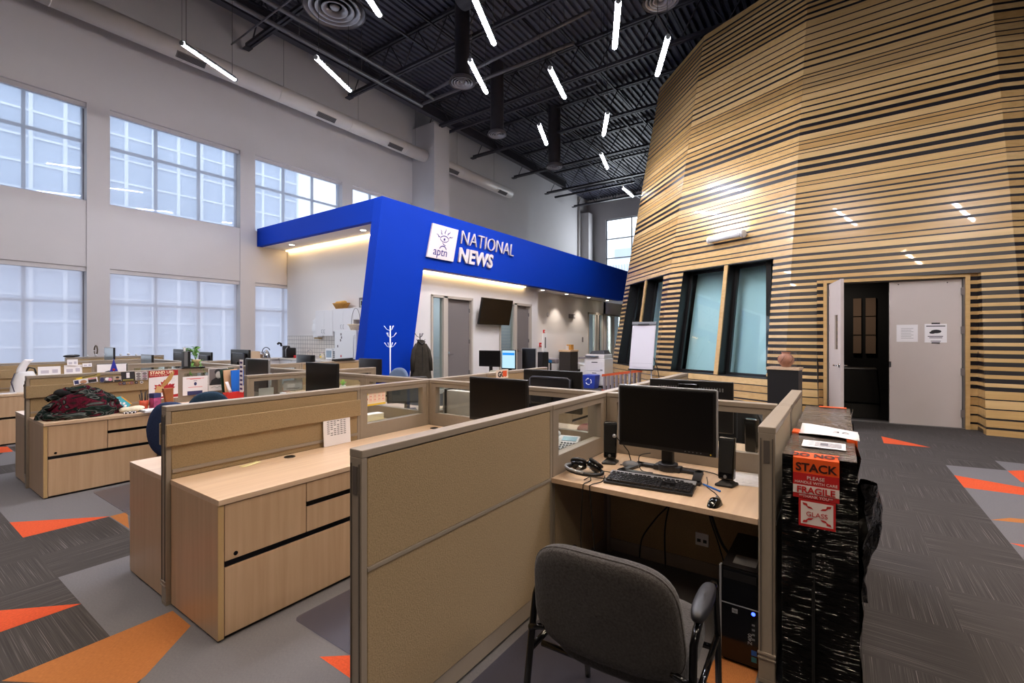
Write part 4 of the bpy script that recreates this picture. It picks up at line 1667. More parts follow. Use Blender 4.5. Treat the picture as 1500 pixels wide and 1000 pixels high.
t = monitor('dark brown monitor with a white and violet patterned strip on its left edge', 2.90, 5.88, 0, 0.55, 0.40, 1.262, silver=True)
b = MB()
b.box(-0.03, -0.025, 0.275, 0.36, 0.12, 0.53)
s_ = b.build('patterned_strip', M_PAPER, t)
b = MB()
for i in range(7):
    b.box(-0.031, -0.029, 0.285, 0.35, 0.15 + i * 0.055, 0.175 + i * 0.055)
b.build('print', mat('violet_print', (62, 44, 110), 0.7), s_)
GREYSCR = mat('grey_screen', (110, 130, 144), 0.25)
monitor('grey-faced monitor, nearer of the two pale screens beyond the postcards', 2.90, 9.55, 0.0, 0.50, 0.36, 1.24, screen_m=GREYSCR)
monitor('grey-faced monitor, farther of the two pale screens under the pier between windows', 2.95, 11.7, 0.0, 0.56, 0.34, 1.33, desk=0.72, screen_m=GREYSCR)
monitor('black monitor seen from behind, tilted arm beside it, in front of the pale window', 3.72, 8.02, PI, 0.62, 0.36, 1.33, back='hump')
monitor('small dark monitor seen from behind with a white card on it', 3.78, 9.45, PI, 0.50, 0.32, 1.262, back='hump')
monitor('wide dark monitor seen from behind, behind the trailing plant', 3.72, 10.35, PI, 0.72, 0.38, 1.30, back='hump')
monitor('glossy black curved-back monitor in front of the blue leg', 4.62, 5.88, PI, 0.52, 0.36, 1.205, back='curved')
monitor('glossy black curved-back monitor in front of the kitchen counter', 4.30, 7.10, PI, 0.50, 0.36, 1.247, back='curved')

# ================================================================ main desk
t = thing('keyboard', 'black and silver computer keyboard on the main desk', 'keyboard', (2.545, 0.862, 0.72), math.radians(6))
b = MB()
b.prism([(-0.085, 0.0), (0.085, 0.0), (0.085, 0.030), (0.03, 0.022), (-0.085, 0.014)], 'Y', -0.235, 0.235)
b.build('case', M_BLACK, t, bevel=0.004)
b = MB()
b.prism([(0.040, 0.026), (0.0855, 0.0315), (0.0855, 0.0345), (0.040, 0.0285)], 'Y', -0.234, 0.234)
b.build('silver_strip', M_SILVER, t)
b = MB()
for r_ in range(5):
    xx = -0.070 + r_ * 0.0215
    for c in range(15):
        yy = 0.222 - c * 0.0195
        if r_ == 0 and 4 <= c <= 8:
            if c == 4:
                b.box(xx, xx + 0.018, 0.222 - 8 * 0.0195 - 0.0165, 0.222 - 4 * 0.0195, 0.014, 0.026)
            continue
        b.box(xx, xx + 0.018, yy - 0.0165, yy, 0.014 + r_ * 0.0022, 0.026 + r_ * 0.0028)
    for c in range(3):
        if r_ in (2,):
            continue
        yy = -0.078 - c * 0.0195
        if r_ == 1 and c != 1:
            continue
        b.box(xx, xx + 0.018, yy - 0.0165, yy, 0.014 + r_ * 0.0022, 0.026 + r_ * 0.0028)
    for c in range(4):
        yy = -0.146 - c * 0.0195
        b.box(xx, xx + 0.018, yy - 0.0165, yy, 0.014 + r_ * 0.0022, 0.026 + r_ * 0.0028)
for c in range(16):
    yy = 0.222 - c * 0.0235 - (0.012 if c > 4 else 0) - (0.012 if c > 8 else 0)
    b.box(0.050, 0.062, yy - 0.017, yy, 0.028, 0.0365)
b.build('keys', mat('key_black', (38, 37, 40), 0.4), t, bevel=0.0)


def loudspeaker(label, x, y, rz):
    t = thing('loudspeaker', label, 'speaker', (x, y, 0.72), rz)
    b = MB()
    b.lathe([(0.07, 0.0), (0.072, 0.012), (0.055, 0.018), (0.03, 0.035)], seg=4, M=Matrix.Rotation(PI / 4, 4, 'Z') @ Matrix.Diagonal((0.8, 1.0, 1, 1)))
    b.build('foot', M_BLACK, t, bevel=0.006)
    b = MB()
    b.hexa([(-0.025, -0.040, 0.035), (0.03, -0.040, 0.035), (0.03, 0.040, 0.035), (-0.025, 0.040, 0.035)], [(0.0, -0.045, 0.265), (0.05, -0.038, 0.265), (0.05, 0.038, 0.265), (0.0, 0.045, 0.265)])
    b.build('cabinet', M_BLACKG, t, bevel=0.01, seg=3)
    b = MB()
    b.hexa([(-0.029, -0.034, 0.075), (-0.022, -0.034, 0.075), (-0.022, 0.034, 0.075), (-0.029, 0.034, 0.075)], [(-0.007, -0.039, 0.255), (0.0, -0.039, 0.255), (0.0, 0.039, 0.255), (-0.007, 0.039, 0.255)])
    b.build('grille', mat('grille_black', (10, 10, 10), 0.9), t, bevel=0.004)
    b = MB()
    b.cyl((-0.033, 0.0, 0.055), (-0.026, 0.0, 0.055), 0.009, 14)
    b.build('knob', M_GREYPL, t)
    return t


loudspeaker('slim black loudspeaker left of the main monitor', 2.85, 1.222, 0.25)
loudspeaker('slim black loudspeaker right of the main monitor', 2.79, 0.513, -0.1)
loudspeaker('slim black loudspeaker beyond the glazed spine, right of the main desk', 3.55, 0.49, PI - 0.2)

t = thing('computer_mouse', 'black computer mouse at the right front of the main desk', 'mouse', (2.43, 0.50, 0.72), -0.15)
b = MB()
b.grid(lambda u, v: (-0.055 + 0.11 * u, (0.034 - 0.006 * math.sin(PI * u)) * (2 * v - 1) * math.sin(PI * min(max(u, 0.02), 0.98)) ** .35, 0.036 * math.sin(PI * min(max(u, .02), .98)) ** .6 * (1 - (2 * v - 1) ** 4) ** .5), 14, 12)
b.build('body', M_BLACKG, t)
b = MB()
b.cyl((0.028, -0.004, 0.030), (0.028, 0.004, 0.030), 0.009, 14)
b.build('scroll_wheel', M_GREYPL, t)
b = MB()
b.tube([(0.05, 0, 0.012), (0.10, 0.01, 0.005), (0.17, 0.06, 0.004), (0.24, 0.13, 0.004), (0.33, 0.16, 0.004), (0.42, 0.20, 0.004)], 0.0022, 6)
b.build('cable', M_BLACK, t)

t = thing('headphones', 'black and silver over-ear headphones at the left of the main desk', 'headphones', (2.50, 1.232, 0.72), 0.35)
b = MB()
pts = [(0.085 * math.cos(a), 0.105 * math.sin(a) , 0.035 + 0.01 * math.sin(a)) for a in [math.radians(20 + i * 20) for i in range(17)]]
b.tube(pts, 0.011, 8)
b.build('headband', M_BLACK, t)
b = MB()
b.tube([(x * 1.08, y * 1.08, z + 0.010) for x, y, z in pts[0:9]], 0.008, 8)
b.build('silver_band', M_SILVER, t)
for i, (cx_, cy_, a) in enumerate(((0.075, 0.045, 0.5), (0.072, -0.05, -0.5))):
    M = Matrix.Translation((cx_, cy_, 0.045)) @ Euler((0.3, 0.6, a)).to_matrix().to_4x4()
    b = MB()
    b.lathe([(0.001, -0.024), (0.036, -0.024), (0.050, -0.014), (0.051, 0.0), (0.045, 0.010), (0.001, 0.010)], seg=28, M=M @ Matrix.Diagonal((0.8, 1, 1, 1)))
    c = b.build('ear_cup', M_BLACKG, t)
    b = MB()
    b.lathe([(0.022, 0.010), (0.047, 0.010), (0.053, 0.018), (0.047, 0.028), (0.026, 0.026)], seg=28, M=M @ Matrix.Diagonal((0.8, 1, 1, 1)))
    b.build('ear_pad', M_BLACK, c)
    b = MB()
    b.box(-0.042, 0.042, -0.010, 0.010, -0.031, -0.023, M=M)
    b.build('silver_plate', M_SILVER, c)
b = MB()
b.tube([(0.08, -0.05, 0.02), (0.12, -0.09, 0.004), (0.10, -0.16, 0.004), (0.02, -0.18, 0.004), (-0.03, -0.11, 0.004), (-0.02, -0.03, 0.004), (-0.09, -0.005, 0.004)], 0.0026, 6)
b.build('cable', M_BLACK, t)

t = thing('desk_microphone', 'small grey gooseneck microphone in front of the left loudspeaker', 'microphone', (2.86, 1.085, 0.72))
b = MB()
b.lathe([(0.05, 0.0), (0.052, 0.012), (0.04, 0.024), (0.012, 0.034), (0.001, 0.036)], seg=28, M=Matrix.Diagonal((0.8, 1.1, 1, 1)))
b.build('base', M_GREYPL, t)
b = MB()
b.tube([(0, 0, 0.03), (0.005, 0.02, 0.09), (-0.02, 0.06, 0.15), (-0.05, 0.085, 0.185)], 0.0035, 8)
b.build('gooseneck', M_BLACK, t)
b = MB()
b.ball((-0.055, 0.09, 0.19), 0.012)
b.build('capsule', M_SILVER, t)


def sheet(label, cat, x, y, z, w, h, rz, m=None, lines=8, name='paper_sheet', title=True, curl=0.0):
    """A printed paper lying flat: x across reading direction."""
    t = thing(name, label, cat, (x, y, z), rz)
    b = MB()
    b.grid(lambda u, v: ((u - .5) * w, (v - .5) * h, 0.0012 + curl * (2 * u - 1) ** 2), 8, 2)
    b.build('sheet', m or M_PAPER, t, solid=0.0008)
    if lines:
        b = MB()
        for i in range(lines):
            yy = h * .40 - i * h * .8 / max(1, lines)
            b.add([(-w * .38, yy, 0.0026 + curl), (w * (.36 - .1 * (i % 3)), yy, 0.0026 + curl), (w * (.36 - .1 * (i % 3)), yy - 0.004, 0.0026 + curl), (-w * .38, yy - 0.004, 0.0026 + curl)], [(0, 1, 2, 3)])
        b.build('print', M_PAPERLN, t)
    return t


sheet('white printed sheet lying under the right loudspeaker', 'paper', 2.985, 0.42, 0.72, 0.215, 0.28, -1.35)
t = thing('pen', 'blue pen beside the keyboard', 'pen', (2.69, 0.575, 0.7255), 0.95)
b = MB()
b.cyl((-0.07, 0, 0), (0.055, 0, 0), 0.0045, 10)
b.build('barrel', M_SKYB, t)
b = MB()
b.cyl((0.055, 0, 0), (0.072, 0, 0), 0.0045, 10, r2=0.001)
b.build('tip', M_SILVER, t)


def cable(label, pts, r=0.003):
    b = MB()
    # smooth the polyline
    P = [Vector(p) for p in pts]
    out = []
    for i in range(len(P) - 1):
        p0, p1, p2, p3 = P[max(i - 1, 0)], P[i], P[i + 1], P[min(i + 2, len(P) - 1)]
        for k in range(6):
            q = k / 6
            out.append(0.5 * ((2 * p1) + (p2 - p0) * q + (2 * p0 - 5 * p1 + 4 * p2 - p3) * q * q + (3 * p1 - p0 - 3 * p2 + p3) * q ** 3))
    out.append(P[-1])
    b.tube(out, r, 6)
    return tag(b.build('cable', M_BLACK), label, 'cable')


cable('black cable trailing from the left loudspeaker to the monitor stand', [(2.84, 1.15, 0.725), (2.90, 1.05, 0.724), (2.98, 0.95, 0.724), (3.0, 0.80, 0.724), (2.98, 0.62, 0.724), (2.86, 0.53, 0.724)])
cable('black cable looping behind the keyboard from the monitor', [(2.86, 0.96, 0.82), (2.83, 1.02, 0.80), (2.80, 1.0, 0.725), (2.78, 0.92, 0.724)])
cable('headphone cord hanging down over the front edge of the main desk', [(2.50, 1.20, 0.725), (2.43, 1.16, 0.724), (2.356, 1.165, 0.7235), (2.346, 1.168, 0.69), (2.345, 1.18, 0.45), (2.346, 1.17, 0.2), (2.36, 1.18, 0.02)], 0.0028)
cable('second headphone cord hanging beside the first over the main desk edge', [(2.56, 1.13, 0.725), (2.45, 1.10, 0.724), (2.356, 1.125, 0.7235), (2.346, 1.125, 0.69), (2.345, 1.10, 0.42), (2.346, 1.085, 0.15), (2.36, 1.09, 0.02)], 0.0028)
cable('pair of black cables hanging left under the main desk', [(3.05, 0.86, 0.69), (3.0, 0.88, 0.50), (3.02, 0.98, 0.36), (3.05, 1.08, 0.20), (3.05, 1.1, 0.06)], 0.005)
cable('black cable falling behind the left one under the main desk', [(3.02, 0.84, 0.69), (3.02, 0.88, 0.52), (3.05, 0.93, 0.3), (3.06, 0.93, 0.05)], 0.005)
cable('thick black cables hanging under the main desk towards the tower', [(3.04, 0.66, 0.69), (3.02, 0.65, 0.5), (2.98, 0.58, 0.33), (2.93, 0.50, 0.25), (2.9, 0.47, 0.18)], 0.008)
cable('black cable beside the thick bundle under the main desk', [(3.06, 0.68, 0.69), (3.05, 0.66, 0.45), (3.03, 0.60, 0.28), (3.0, 0.55, 0.12), (2.99, 0.56, 0.02)], 0.004)
t = thing('data_socket', 'white twin data socket low on the divider under the main desk', 'socket', (3.134, 0.72, 0.26), 0)
MB().box(-0.008, 0.0, -0.04, 0.04, -0.05, 0.03).build('plate', M_PAPER, t, bevel=0.002)
b = MB()
for s in (-0.018, 0.018):
    b.box(-0.0095, -0.006, s - 0.011, s + 0.011, -0.028, -0.008)
b.build('ports', M_BLACK, t)

# ---- tower computer
t = thing('computer_tower', 'black tower computer under the main desk beside the end divider', 'computer', (2.40, 0.385, 0.02))
b = MB()
b.box(0.012, 0.46, -0.082, 0.082, 0.0, 0.43)
b.build('case', mat('tower_case', (52, 50, 52), 0.4, metal=0.3), t, bevel=0.004)
b = MB()
b.box(-0.004, 0.014, -0.084, 0.084, 0.0, 0.432)
fr_ = b.build('front_panel', M_BLACKG, t, bevel=0.004)
b = MB()
b.box(-0.007, 0.016, 0.078, 0.087, 0.0, 0.436)
b.box(-0.007, 0.0, -0.08, 0.08, 0.262, 0.266)
b.build('silver_trim', M_SILVER, fr_)
b = MB()
b.box(-0.006, -0.003, -0.07, 0.07, 0.38, 0.415)
b.build('drive_bay', M_BLACK, fr_)
b = MB()
b.cyl((-0.006, -0.058, 0.245), (-0.001, -0.058, 0.245), 0.008, 16)
b.build('power_light', emit_mat('power_blue', (40, 60, 255), 6), fr_)
b = MB()
for i in range(4):
    b.box(-0.0055, -0.003, -0.064, -0.052, 0.19 - i * 0.022, 0.198 - i * 0.022)
b.build('ports', M_GREYPL, fr_)
b = MB()
b.box(-0.0055, -0.003, 0.008, 0.032, 0.225, 0.245)
b.build('maker_badge', M_SILVER, fr_)
b = MB()
b.box(-0.0055, -0.003, -0.072, -0.050, 0.055, 0.078)
b.build('sticker', mat('sticker_blue', (30, 90, 170), 0.4), fr_)
b = MB()
b.box(-0.0055, -0.003, -0.072, -0.050, 0.025, 0.048)
b.build('sticker', mat('sticker_teal', (40, 110, 120), 0.4), fr_)
text_mesh('lettering', 'Z400', 0.024, M_SILVER, fr_, Matrix.Translation((-0.0055, -0.052, 0.10)) @ Euler((PI / 2, 0, -PI / 2)).to_matrix().to_4x4() @ Matrix.Rotation(PI / 2, 4, 'Z'), extrude=0.0003)
text_mesh('lettering', 'hp', 0.017, M_BLACK, fr_, facing('-X', (-0.0062, 0.029, 0.231)), extrude=0.0003)
MB().box(0.06, 0.16, -0.06, 0.04, 0.43, 0.4315).build('paper_label', mat('dusty_label', (140, 140, 140), 0.6), t)
b = MB()
b.box(0.02, 0.45, -0.075, 0.075, -0.02, 0.0)
b.build('feet', M_BLACK, t)

# ---- the grey guest chair in the foreground
ch = thing('guest_chair', 'grey upholstered armchair with black tube legs seen from behind at the main desk', 'chair', (1.66, 0.645, 0.0065), math.radians(3))


def cushion(b, w, h, t_, fn, n=3.6, nu=40, rows=7):
    """superellipse cushion: rim rings front to back; fn(a, b, c) maps width, height, thickness to 3-D"""
    rings = []
    for i in range(rows + 1):
        ph_ = -PI / 2 + PI * i / rows
        s = math.cos(ph_) ** 0.45 if abs(math.cos(ph_)) > 1e-6 else 0.0
        c = math.sin(ph_) * t_ / 2
        k = 1 - (1 - s) * min(t_ / min(w, h), .5)
        if i in (0, rows):
            k *= 0.94
        rings.append((k, c))
    v, f = [], []
    for k, c in rings:
        for q in range(nu):
            a = 2 * PI * q / nu
            ca, sa = math.cos(a), math.sin(a)
            x = w / 2 * k * (abs(ca) ** (2 / n)) * (1 if ca >= 0 else -1)
            y = h / 2 * k * (abs(sa) ** (2 / n)) * (1 if sa >= 0 else -1)
            v.append(fn(x, y, c))
    for i in range(rows):
        for q in range(nu):
            r2 = (q + 1) % nu
            f.append((i * nu + q, i * nu + r2, (i + 1) * nu + r2, (i + 1) * nu + q))
    # fill the two faces with concentric rings so they can curve
    for side, base in ((0, 0), (rows, rows * nu)):
        prev = base
        k0, c0 = rings[side]
        for s in (0.75, 0.5, 0.25, 0.02):
            st = len(v)
            for q in range(nu):
                a = 2 * PI * q / nu
                ca, sa = math.cos(a), math.sin(a)
                x = w / 2 * k0 * s * (abs(ca) ** (2 / n)) * (1 if ca >= 0 else -1)
                y = h / 2 * k0 * s * (abs(sa) ** (2 / n)) * (1 if sa >= 0 else -1)
                v.append(fn(x, y, c0 * (1 + 0.25 * (1 - s))))
            for q in range(nu):
                r2 = (q + 1) % nu
                f.append((prev + q, prev + r2, st + r2, st + q))
            prev = st
    b.add(v, f, 0, True)


def back_map(x, y, c):
    # x across, y up, c thickness (towards the rear is -X)
    z = 0.652 + y
    bow = 0.38 * x * x
    return (-0.215 - 0.20 * (z - 0.45) + bow * 1.0 - c, x * (1.0 + 0.12 * (0.5 - (y + .2) / .4)), z)


b = MB()
cushion(b, 0.505, 0.385, 0.075, back_map, n=3.8)
bk = b.build('backrest', M_CHAIR, ch)
b = MB()
pts = []
for q in range(48):
    a = 2 * PI * q / 48
    ca, sa = math.cos(a), math.sin(a)
    x = 0.2495 * (abs(ca) ** (2 / 3.8)) * (1 if ca >= 0 else -1)
    y = 0.190 * (abs(sa) ** (2 / 3.8)) * (1 if sa >= 0 else -1)
    pts.append(back_map(x, y, 0.012))
b.tube(pts, 0.0042, 6, closed=True)
b.build('piping', M_CHAIR, bk)
b = MB()
cushion(b, 0.50, 0.50, 0.09, lambda x, y, c: (0.04 + y, x, 0.445 + c - 0.15 * max(0, y - 0.17) ** 1.0), n=3.4)
b.build('seat', M_CHAIR, ch)
for s in (-1, 1):
    yy = 0.275 * s
    b = MB()
    b.tube([(-0.30, yy, 0.0), (-0.265, yy, 0.30), (-0.235, yy, 0.45), (-0.205, yy * .99, 0.60), (-0.17, yy, 0.632), (-0.10, yy, 0.645), (0.06, yy, 0.645)], 0.0125, 10)
    b.build('leg', M_BLACKG, ch)
    b = MB()
    b.tube([(0.285, yy, 0.0), (0.235, yy, 0.40), (0.18, yy, 0.60), (0.14, yy, 0.635), (0.06, yy, 0.645)], 0.0125, 10)
    b.build('leg', M_BLACKG, ch)
    b = MB()
    M = Matrix.Translation((-0.05, yy, 0.662)) @ Matrix.Rotation(0.06, 4, 'Y')
    cushion(b, 0.055, 0.27, 0.04, lambda x, y, c: tuple(M @ Vector((y, x, c))), n=2.8, nu=28)
    b.build('armrest', mat('arm_black', (34, 34, 39), 0.45), ch)
    b = MB()
    b.tube([(-0.24, yy, 0.42), (0.238, yy, 0.40)], 0.011, 8)
    b.tube([(-0.245, yy, 0.50), (-0.24, yy * .78, 0.52)], 0.011, 8)
    b.build('side_rail', M_BLACKG, ch)
b = MB()
b.tube([(0.16, -0.275, 0.39), (0.16, 0.275, 0.39)], 0.011, 8)
b.tube([(-0.15, -0.275, 0.39), (-0.15, 0.275, 0.39)], 0.011, 8)
b.build('cross_rail', M_BLACKG, ch)


def floor_mat(label, x0, x1, y0, y1):
    b = MB()
    r = 0.04
    pl = []
    for cx_, cy_, a0 in ((x1 - r, y1 - r, 0), (x0 + r, y1 - r, 90), (x0 + r, y0 + r, 180), (x1 - r, y0 + r, 270)):
        for i in range(5):
            a = math.radians(a0 + i * 22.5)
            pl.append((cx_ + r * math.cos(a), cy_ + r * math.sin(a)))
    b.prism(pl, 'Z', 0.003, 0.0065)
    return tag(b.build('chair_mat', M_MAT), label, 'chair mat')


floor_mat('clear plastic chair mat between the big tan divider and the nearest credenza', 1.40, 2.38, 1.50, 2.44)
floor_mat('clear plastic chair mat under the grey guest chair', 0.95, 2.20, 0.38, 1.34)
floor_mat('clear plastic chair mat in the aisle by the blue chair', 1.40, 2.40, 4.95, 6.05)
# ================================================================ wrapped crate beside the main desk
def crinkle(name, base, rough, stretch, scale, bump, dist=0.02, coat=0.3):
    m = bpy.data.materials.new(name)
    m.use_nodes = True
    nt = m.node_tree
    N, L = nt.nodes, nt.links
    p = N['Principled BSDF']
    p.inputs['Base Color'].default_value = lin(base)
    p.inputs['Roughness'].default_value = rough
    p.inputs['Coat Weight'].default_value = coat
    p.inputs['Coat Roughness'].default_value = 0.08
    p.inputs['Specular IOR Level'].default_value = 0.3
    tc = N.new('ShaderNodeTexCoord')
    mp = N.new('ShaderNodeMapping')
    mp.inputs['Scale'].default_value = stretch
    mp.inputs['Rotation'].default_value = (0.25, 0.2, 0.1)
    L.new(tc.outputs['Object'], mp.inputs[0])
    nz = N.new('ShaderNodeTexNoise')
    nz.inputs['Scale'].default_value = scale
    nz.inputs['Detail'].default_value = 3
    nz.inputs['Distortion'].default_value = 0.8
    L.new(mp.outputs[0], nz.inputs['Vector'])
    bp = N.new('ShaderNodeBump')
    bp.inputs['Strength'].default_value = bump
    bp.inputs['Distance'].default_value = dist
    L.new(nz.outputs[0], bp.inputs['Height'])
    L.new(bp.outputs[0], p.inputs['Normal'])
    L.new(bp.outputs[0], p.inputs['Coat Normal'])
    return m


M_WRAP = crinkle('black_stretch_wrap', (4, 4, 4), 0.05, (3.0, 3.0, 36), 2.2, 1.0, 0.02, 0.0)
M_WRAPTOP = crinkle('clear_wrap_over_card', (92, 82, 74), 0.15, (10, 1.2, 14), 3.0, 1.0, 0.03)
CX0, CX1, CY0, CY1, CZ = 2.33, 4.06, -0.055, 0.205, 1.035
t = thing('wrapped_crate', 'tall narrow crate wrapped in black stretch film with red and orange warning labels', 'crate', (CX0, CY0, 0))
L_, W_ = CX1 - CX0, CY1 - CY0
rr = random.Random(11)
b = MB()


def lump(x, z, k=0.0):
    return 0.006 * math.sin(x * 7 + z * 11 + k) + 0.004 * math.sin(z * 31 + x * 3 + k) + rr.uniform(-.002, .002)


nz_, ny_, nx_ = 26, 8, 20
b.grid(lambda u, v: (-0.012 * math.sin(PI * v) + lump(u, v) - 0.004 - (0.012 if .42 < v < .75 else 0), u * W_ * (1) + (0.012 * (1 - v) if u < .02 else 0) * -1, v * CZ), ny_, nz_)
b.grid(lambda u, v: (u * L_, -0.004 - 0.02 * (1 - v) - lump(u * 2, v, 2) * 1.2, v * CZ), nx_, nz_)
b.grid(lambda u, v: (u * L_, W_, v * CZ), 2, 2)
b.grid(lambda u, v: (L_, u * W_, v * CZ), 2, 2)
b.build('black_wrap', M_WRAP, t, fix=False)
b = MB()
b.grid(lambda u, v: (u * L_ - 0.006, v * W_, CZ + 0.004 * math.sin(u * 25) + rr.uniform(-.002, .002)), 30, 8)
b.build('top_wrap', M_WRAPTOP, t, fix=False)
b = MB()
b.box(-0.030, -0.026, W_ * .54, W_ * .585, 0.0, 0.78)
b.build('strap', mat('strap_black', (8, 8, 8), 0.7), t)
b = MB()
b.box(0, L_, 0.005, W_ - 0.005, 0.0, 0.02)
b.build('pallet_base', mat('raw_timber', (150, 120, 86), 0.8, noise=0.2), t)
# labels on the front (reader looks along +x; reader's right is -y)
M_LORANGE = mat('label_orange', (250, 96, 36), 0.35)
M_LRED = mat('label_red', (196, 36, 36), 0.35)
M_LWHITE = mat('label_white', (240, 226, 220), 0.4)
M_LBLACK = mat('label_black', (60, 20, 14), 0.5)
FXL = -0.034


def label_patch(name, yl, yr, z0, z1, m, parent, x=FXL):
    b = MB()
    b.add([(x, yl, z0), (x, yr, z0), (x, yr, z1), (x, yl, z1)], [(0, 1, 2, 3)])
    return b.build(name, m, parent, solid=0.001)


def crate_text(s, size, yl, z, m, parent, align='CENTER', offset=0.0, space=1.0, x=FXL - 0.002):
    return text_mesh('lettering', s, size, m, parent, facing('-X', (x, yl, z)), extrude=0.0004, offset=offset, align=align, space=space)


yc = 0.138
o1 = label_patch('orange_label', yc + 0.08, yc - 0.08, 0.965, 1.034, M_LORANGE, t)
b = MB()
b.add([(FXL, yc + .08, 1.034), (FXL, yc - .08, 1.034), (0.03, yc - .08, 1.046), (0.03, yc + .08, 1.046)], [(0, 1, 2, 3)])
b.build('folded_flap', M_LORANGE, o1)
crate_text('STACK', 0.046, yc, 0.982, M_LBLACK, o1, offset=0.0012)
text_mesh('lettering', 'DO NOT', 0.046, M_LBLACK, o1, Matrix.Translation((-0.02, yc, 1.0405)) @ Euler((0.18, 0, -PI / 2)).to_matrix().to_4x4(), extrude=0.0004, offset=0.002, align='CENTER')
o2 = label_patch('red_label', yc + 0.08, yc - 0.08, 0.868, 0.972, M_LRED, t, FXL - 0.0015)
crate_text('PLEASE', 0.020, yc, 0.948, M_LWHITE, o2, x=FXL - 0.004)
crate_text('HANDLE WITH CARE', 0.0155, yc, 0.930, M_LWHITE, o2, x=FXL - 0.004)
label_patch('white_band', yc + 0.08, yc - 0.08, 0.888, 0.922, M_LWHITE, o2, FXL - 0.003)
crate_text('FRAGILE', 0.036, yc, 0.892, M_LRED, o2, x=FXL - 0.0055, offset=0.001)
crate_text('**THANK YOU**', 0.0155, yc, 0.873, M_LWHITE, o2, x=FXL - 0.004)
o3 = label_patch('glass_label', yc + 0.060, yc - 0.068, 0.752, 0.866, M_LRED, t)
label_patch('white_field', yc + 0.052, yc - 0.060, 0.762, 0.856, M_LWHITE, o3, FXL - 0.0015)
crate_text('GLASS', 0.027, yc - 0.004, 0.797, M_LRED, o3, x=FXL - 0.004)
for sy in (1, -1):
    for sz in (1, -1):
        b = MB()
        cy_, cz_ = yc - 0.004 + sy * 0.050, 0.809 + sz * 0.042
        P = lambda a, c: (FXL - 0.003, cy_ - sy * a, cz_ - sz * c)
        b.add([P(0, 0), P(0.016, 0.003), P(0.018, 0.013), P(0.031, 0.016), P(0.038, 0.024), P(0.020, 0.021), P(0.012, 0.012), P(0.003, 0.010)], [tuple(range(8))])
        b.build('crack_mark', M_LRED, o3, fix=False)
# papers and red flaps on the top
b = MB()
b.grid(lambda u, v: (0.42 + 0.30 * u + .05 * v, 0.01 + 0.25 * v - 0.03, CZ + 0.012 + 0.008 * math.sin(u * 5 + v * 3)), 6, 6)
pp = b.build('torn_paper', M_PAPER, t, solid=0.001)
text_mesh('lettering', '36', 0.075, mat('ink_grey', (70, 66, 70), 0.7), pp, Matrix.Translation((0.52, 0.09, CZ + 0.0225)) @ Euler((0, 0, -PI / 2)).to_matrix().to_4x4(), extrude=0.0003)
b = MB()
b.add([(0.17, 0.035, CZ + .010), (0.17, 0.20, CZ + .010), (0.32, 0.20, CZ + .010), (0.32, 0.035, CZ + .010)], [(0, 3, 2, 1)])
pp = b.build('shipping_slip', M_PAPER, t, solid=0.001)
b = MB()
for i in range(6):
    b.box(0.19 + i * .018, 0.195 + i * .018, 0.05, 0.15 + .03 * (i % 2), CZ + .012, CZ + .0125)
b.box(0.22, 0.27, 0.10, 0.13, CZ + .012, CZ + .0128)
b.build('print', M_PAPERLN, pp)
b = MB()
b.box(1.66, 1.70, 0.02, 0.18, CZ + .004, CZ + .008)
b.box(0.50, 0.60, W_ - .03, W_ + .001, CZ - .02, CZ + .012)
b.box(0.42, 0.47, -0.012, 0.03, CZ - .06, CZ + .01)
b.build('orange_flap', M_LORANGE, t)
# loose crumpled film on the aisle side
rr = random.Random(5)


def crumple(u, v):
    w_ = 0.30 * (1 - 0.55 * v) * (1 + .3 * math.sin(v * 7))
    x = 0.10 + (u - .3) * w_ + 0.02 * math.sin(v * 9)
    y = -0.012 - 0.08 * math.sin(PI * u) * (0.5 + .5 * math.sin(v * 5 + .6)) - 0.02 * math.sin(9 * u + 5 * v) + rr.uniform(-.008, .008)
    return (x, y, 0.95 - 0.50 * v - 0.05 * u + rr.uniform(-.006, .006))


b = MB()
b.grid(crumple, 14, 22)
b.build('loose_wrap', crinkle('loose_film', (5, 5, 5), 0.14, (6, 6, 6), 3.0, 0.9, 0.03, 0.0), t, fix=False, sub=1)

# ================================================================ empty desk and its divider
def grommet(label, x, y, z=0.72, r=0.036):
    t = thing('cable_grommet', label, 'grommet', (x, y, z))
    b = MB()
    b.lathe([(r, 0.0), (r, 0.003), (r * .93, 0.0045), (r * .9, 0.003), (0.001, 0.003)], seg=28)
    b.build('ring', M_BLACK, t)
    b = MB()
    b.box(-r * .75, r * .75, -r * .12, r * .12, 0.003, 0.0042)
    b.build('slot', M_BLACKG, t)


grommet('round black cable grommet in the middle of the empty desktop', 1.74, 3.075)
grommet('round black cable grommet in the desktop corner by the spine', 3.03, 2.98)
t = thing('sticky_note', 'small yellow sticky note lying on the empty desktop', 'note', (1.49, 3.10, 0.7205), 0.12)
b = MB()
b.grid(lambda u, v: ((u - .5) * .12, (v - .5) * .05, 0.001 + .006 * u * u), 4, 2)
b.build('paper', mat('note_yellow', (236, 226, 170), 0.8), t, solid=0.0008)
t = thing('wall_calendar', 'white sheet with a printed table leaning against the tackable rail', 'calendar', (2.145, 3.126, 0.722), 0, rot=(math.radians(-3), 0, 0))
MB().box(-0.115, 0.115, -0.004, 0.0, 0.0, 0.305).build('sheet', M_PAPER, t)
b = MB()
for i in range(12):
    for j in range(6):
        if (i * 7 + j * 3) % 11 == 0:
            continue
        b.box(-0.085 + j * 0.028, -0.066 + j * 0.028, -0.0052, -0.004, 0.235 - i * 0.0145, 0.241 - i * 0.0145)
b.box(-0.03, 0.035, -0.0052, -0.004, 0.262, 0.267)
b.box(0.045, 0.065, -0.0052, -0.004, 0.275, 0.285)
b.build('print', M_PAPERLN, t)
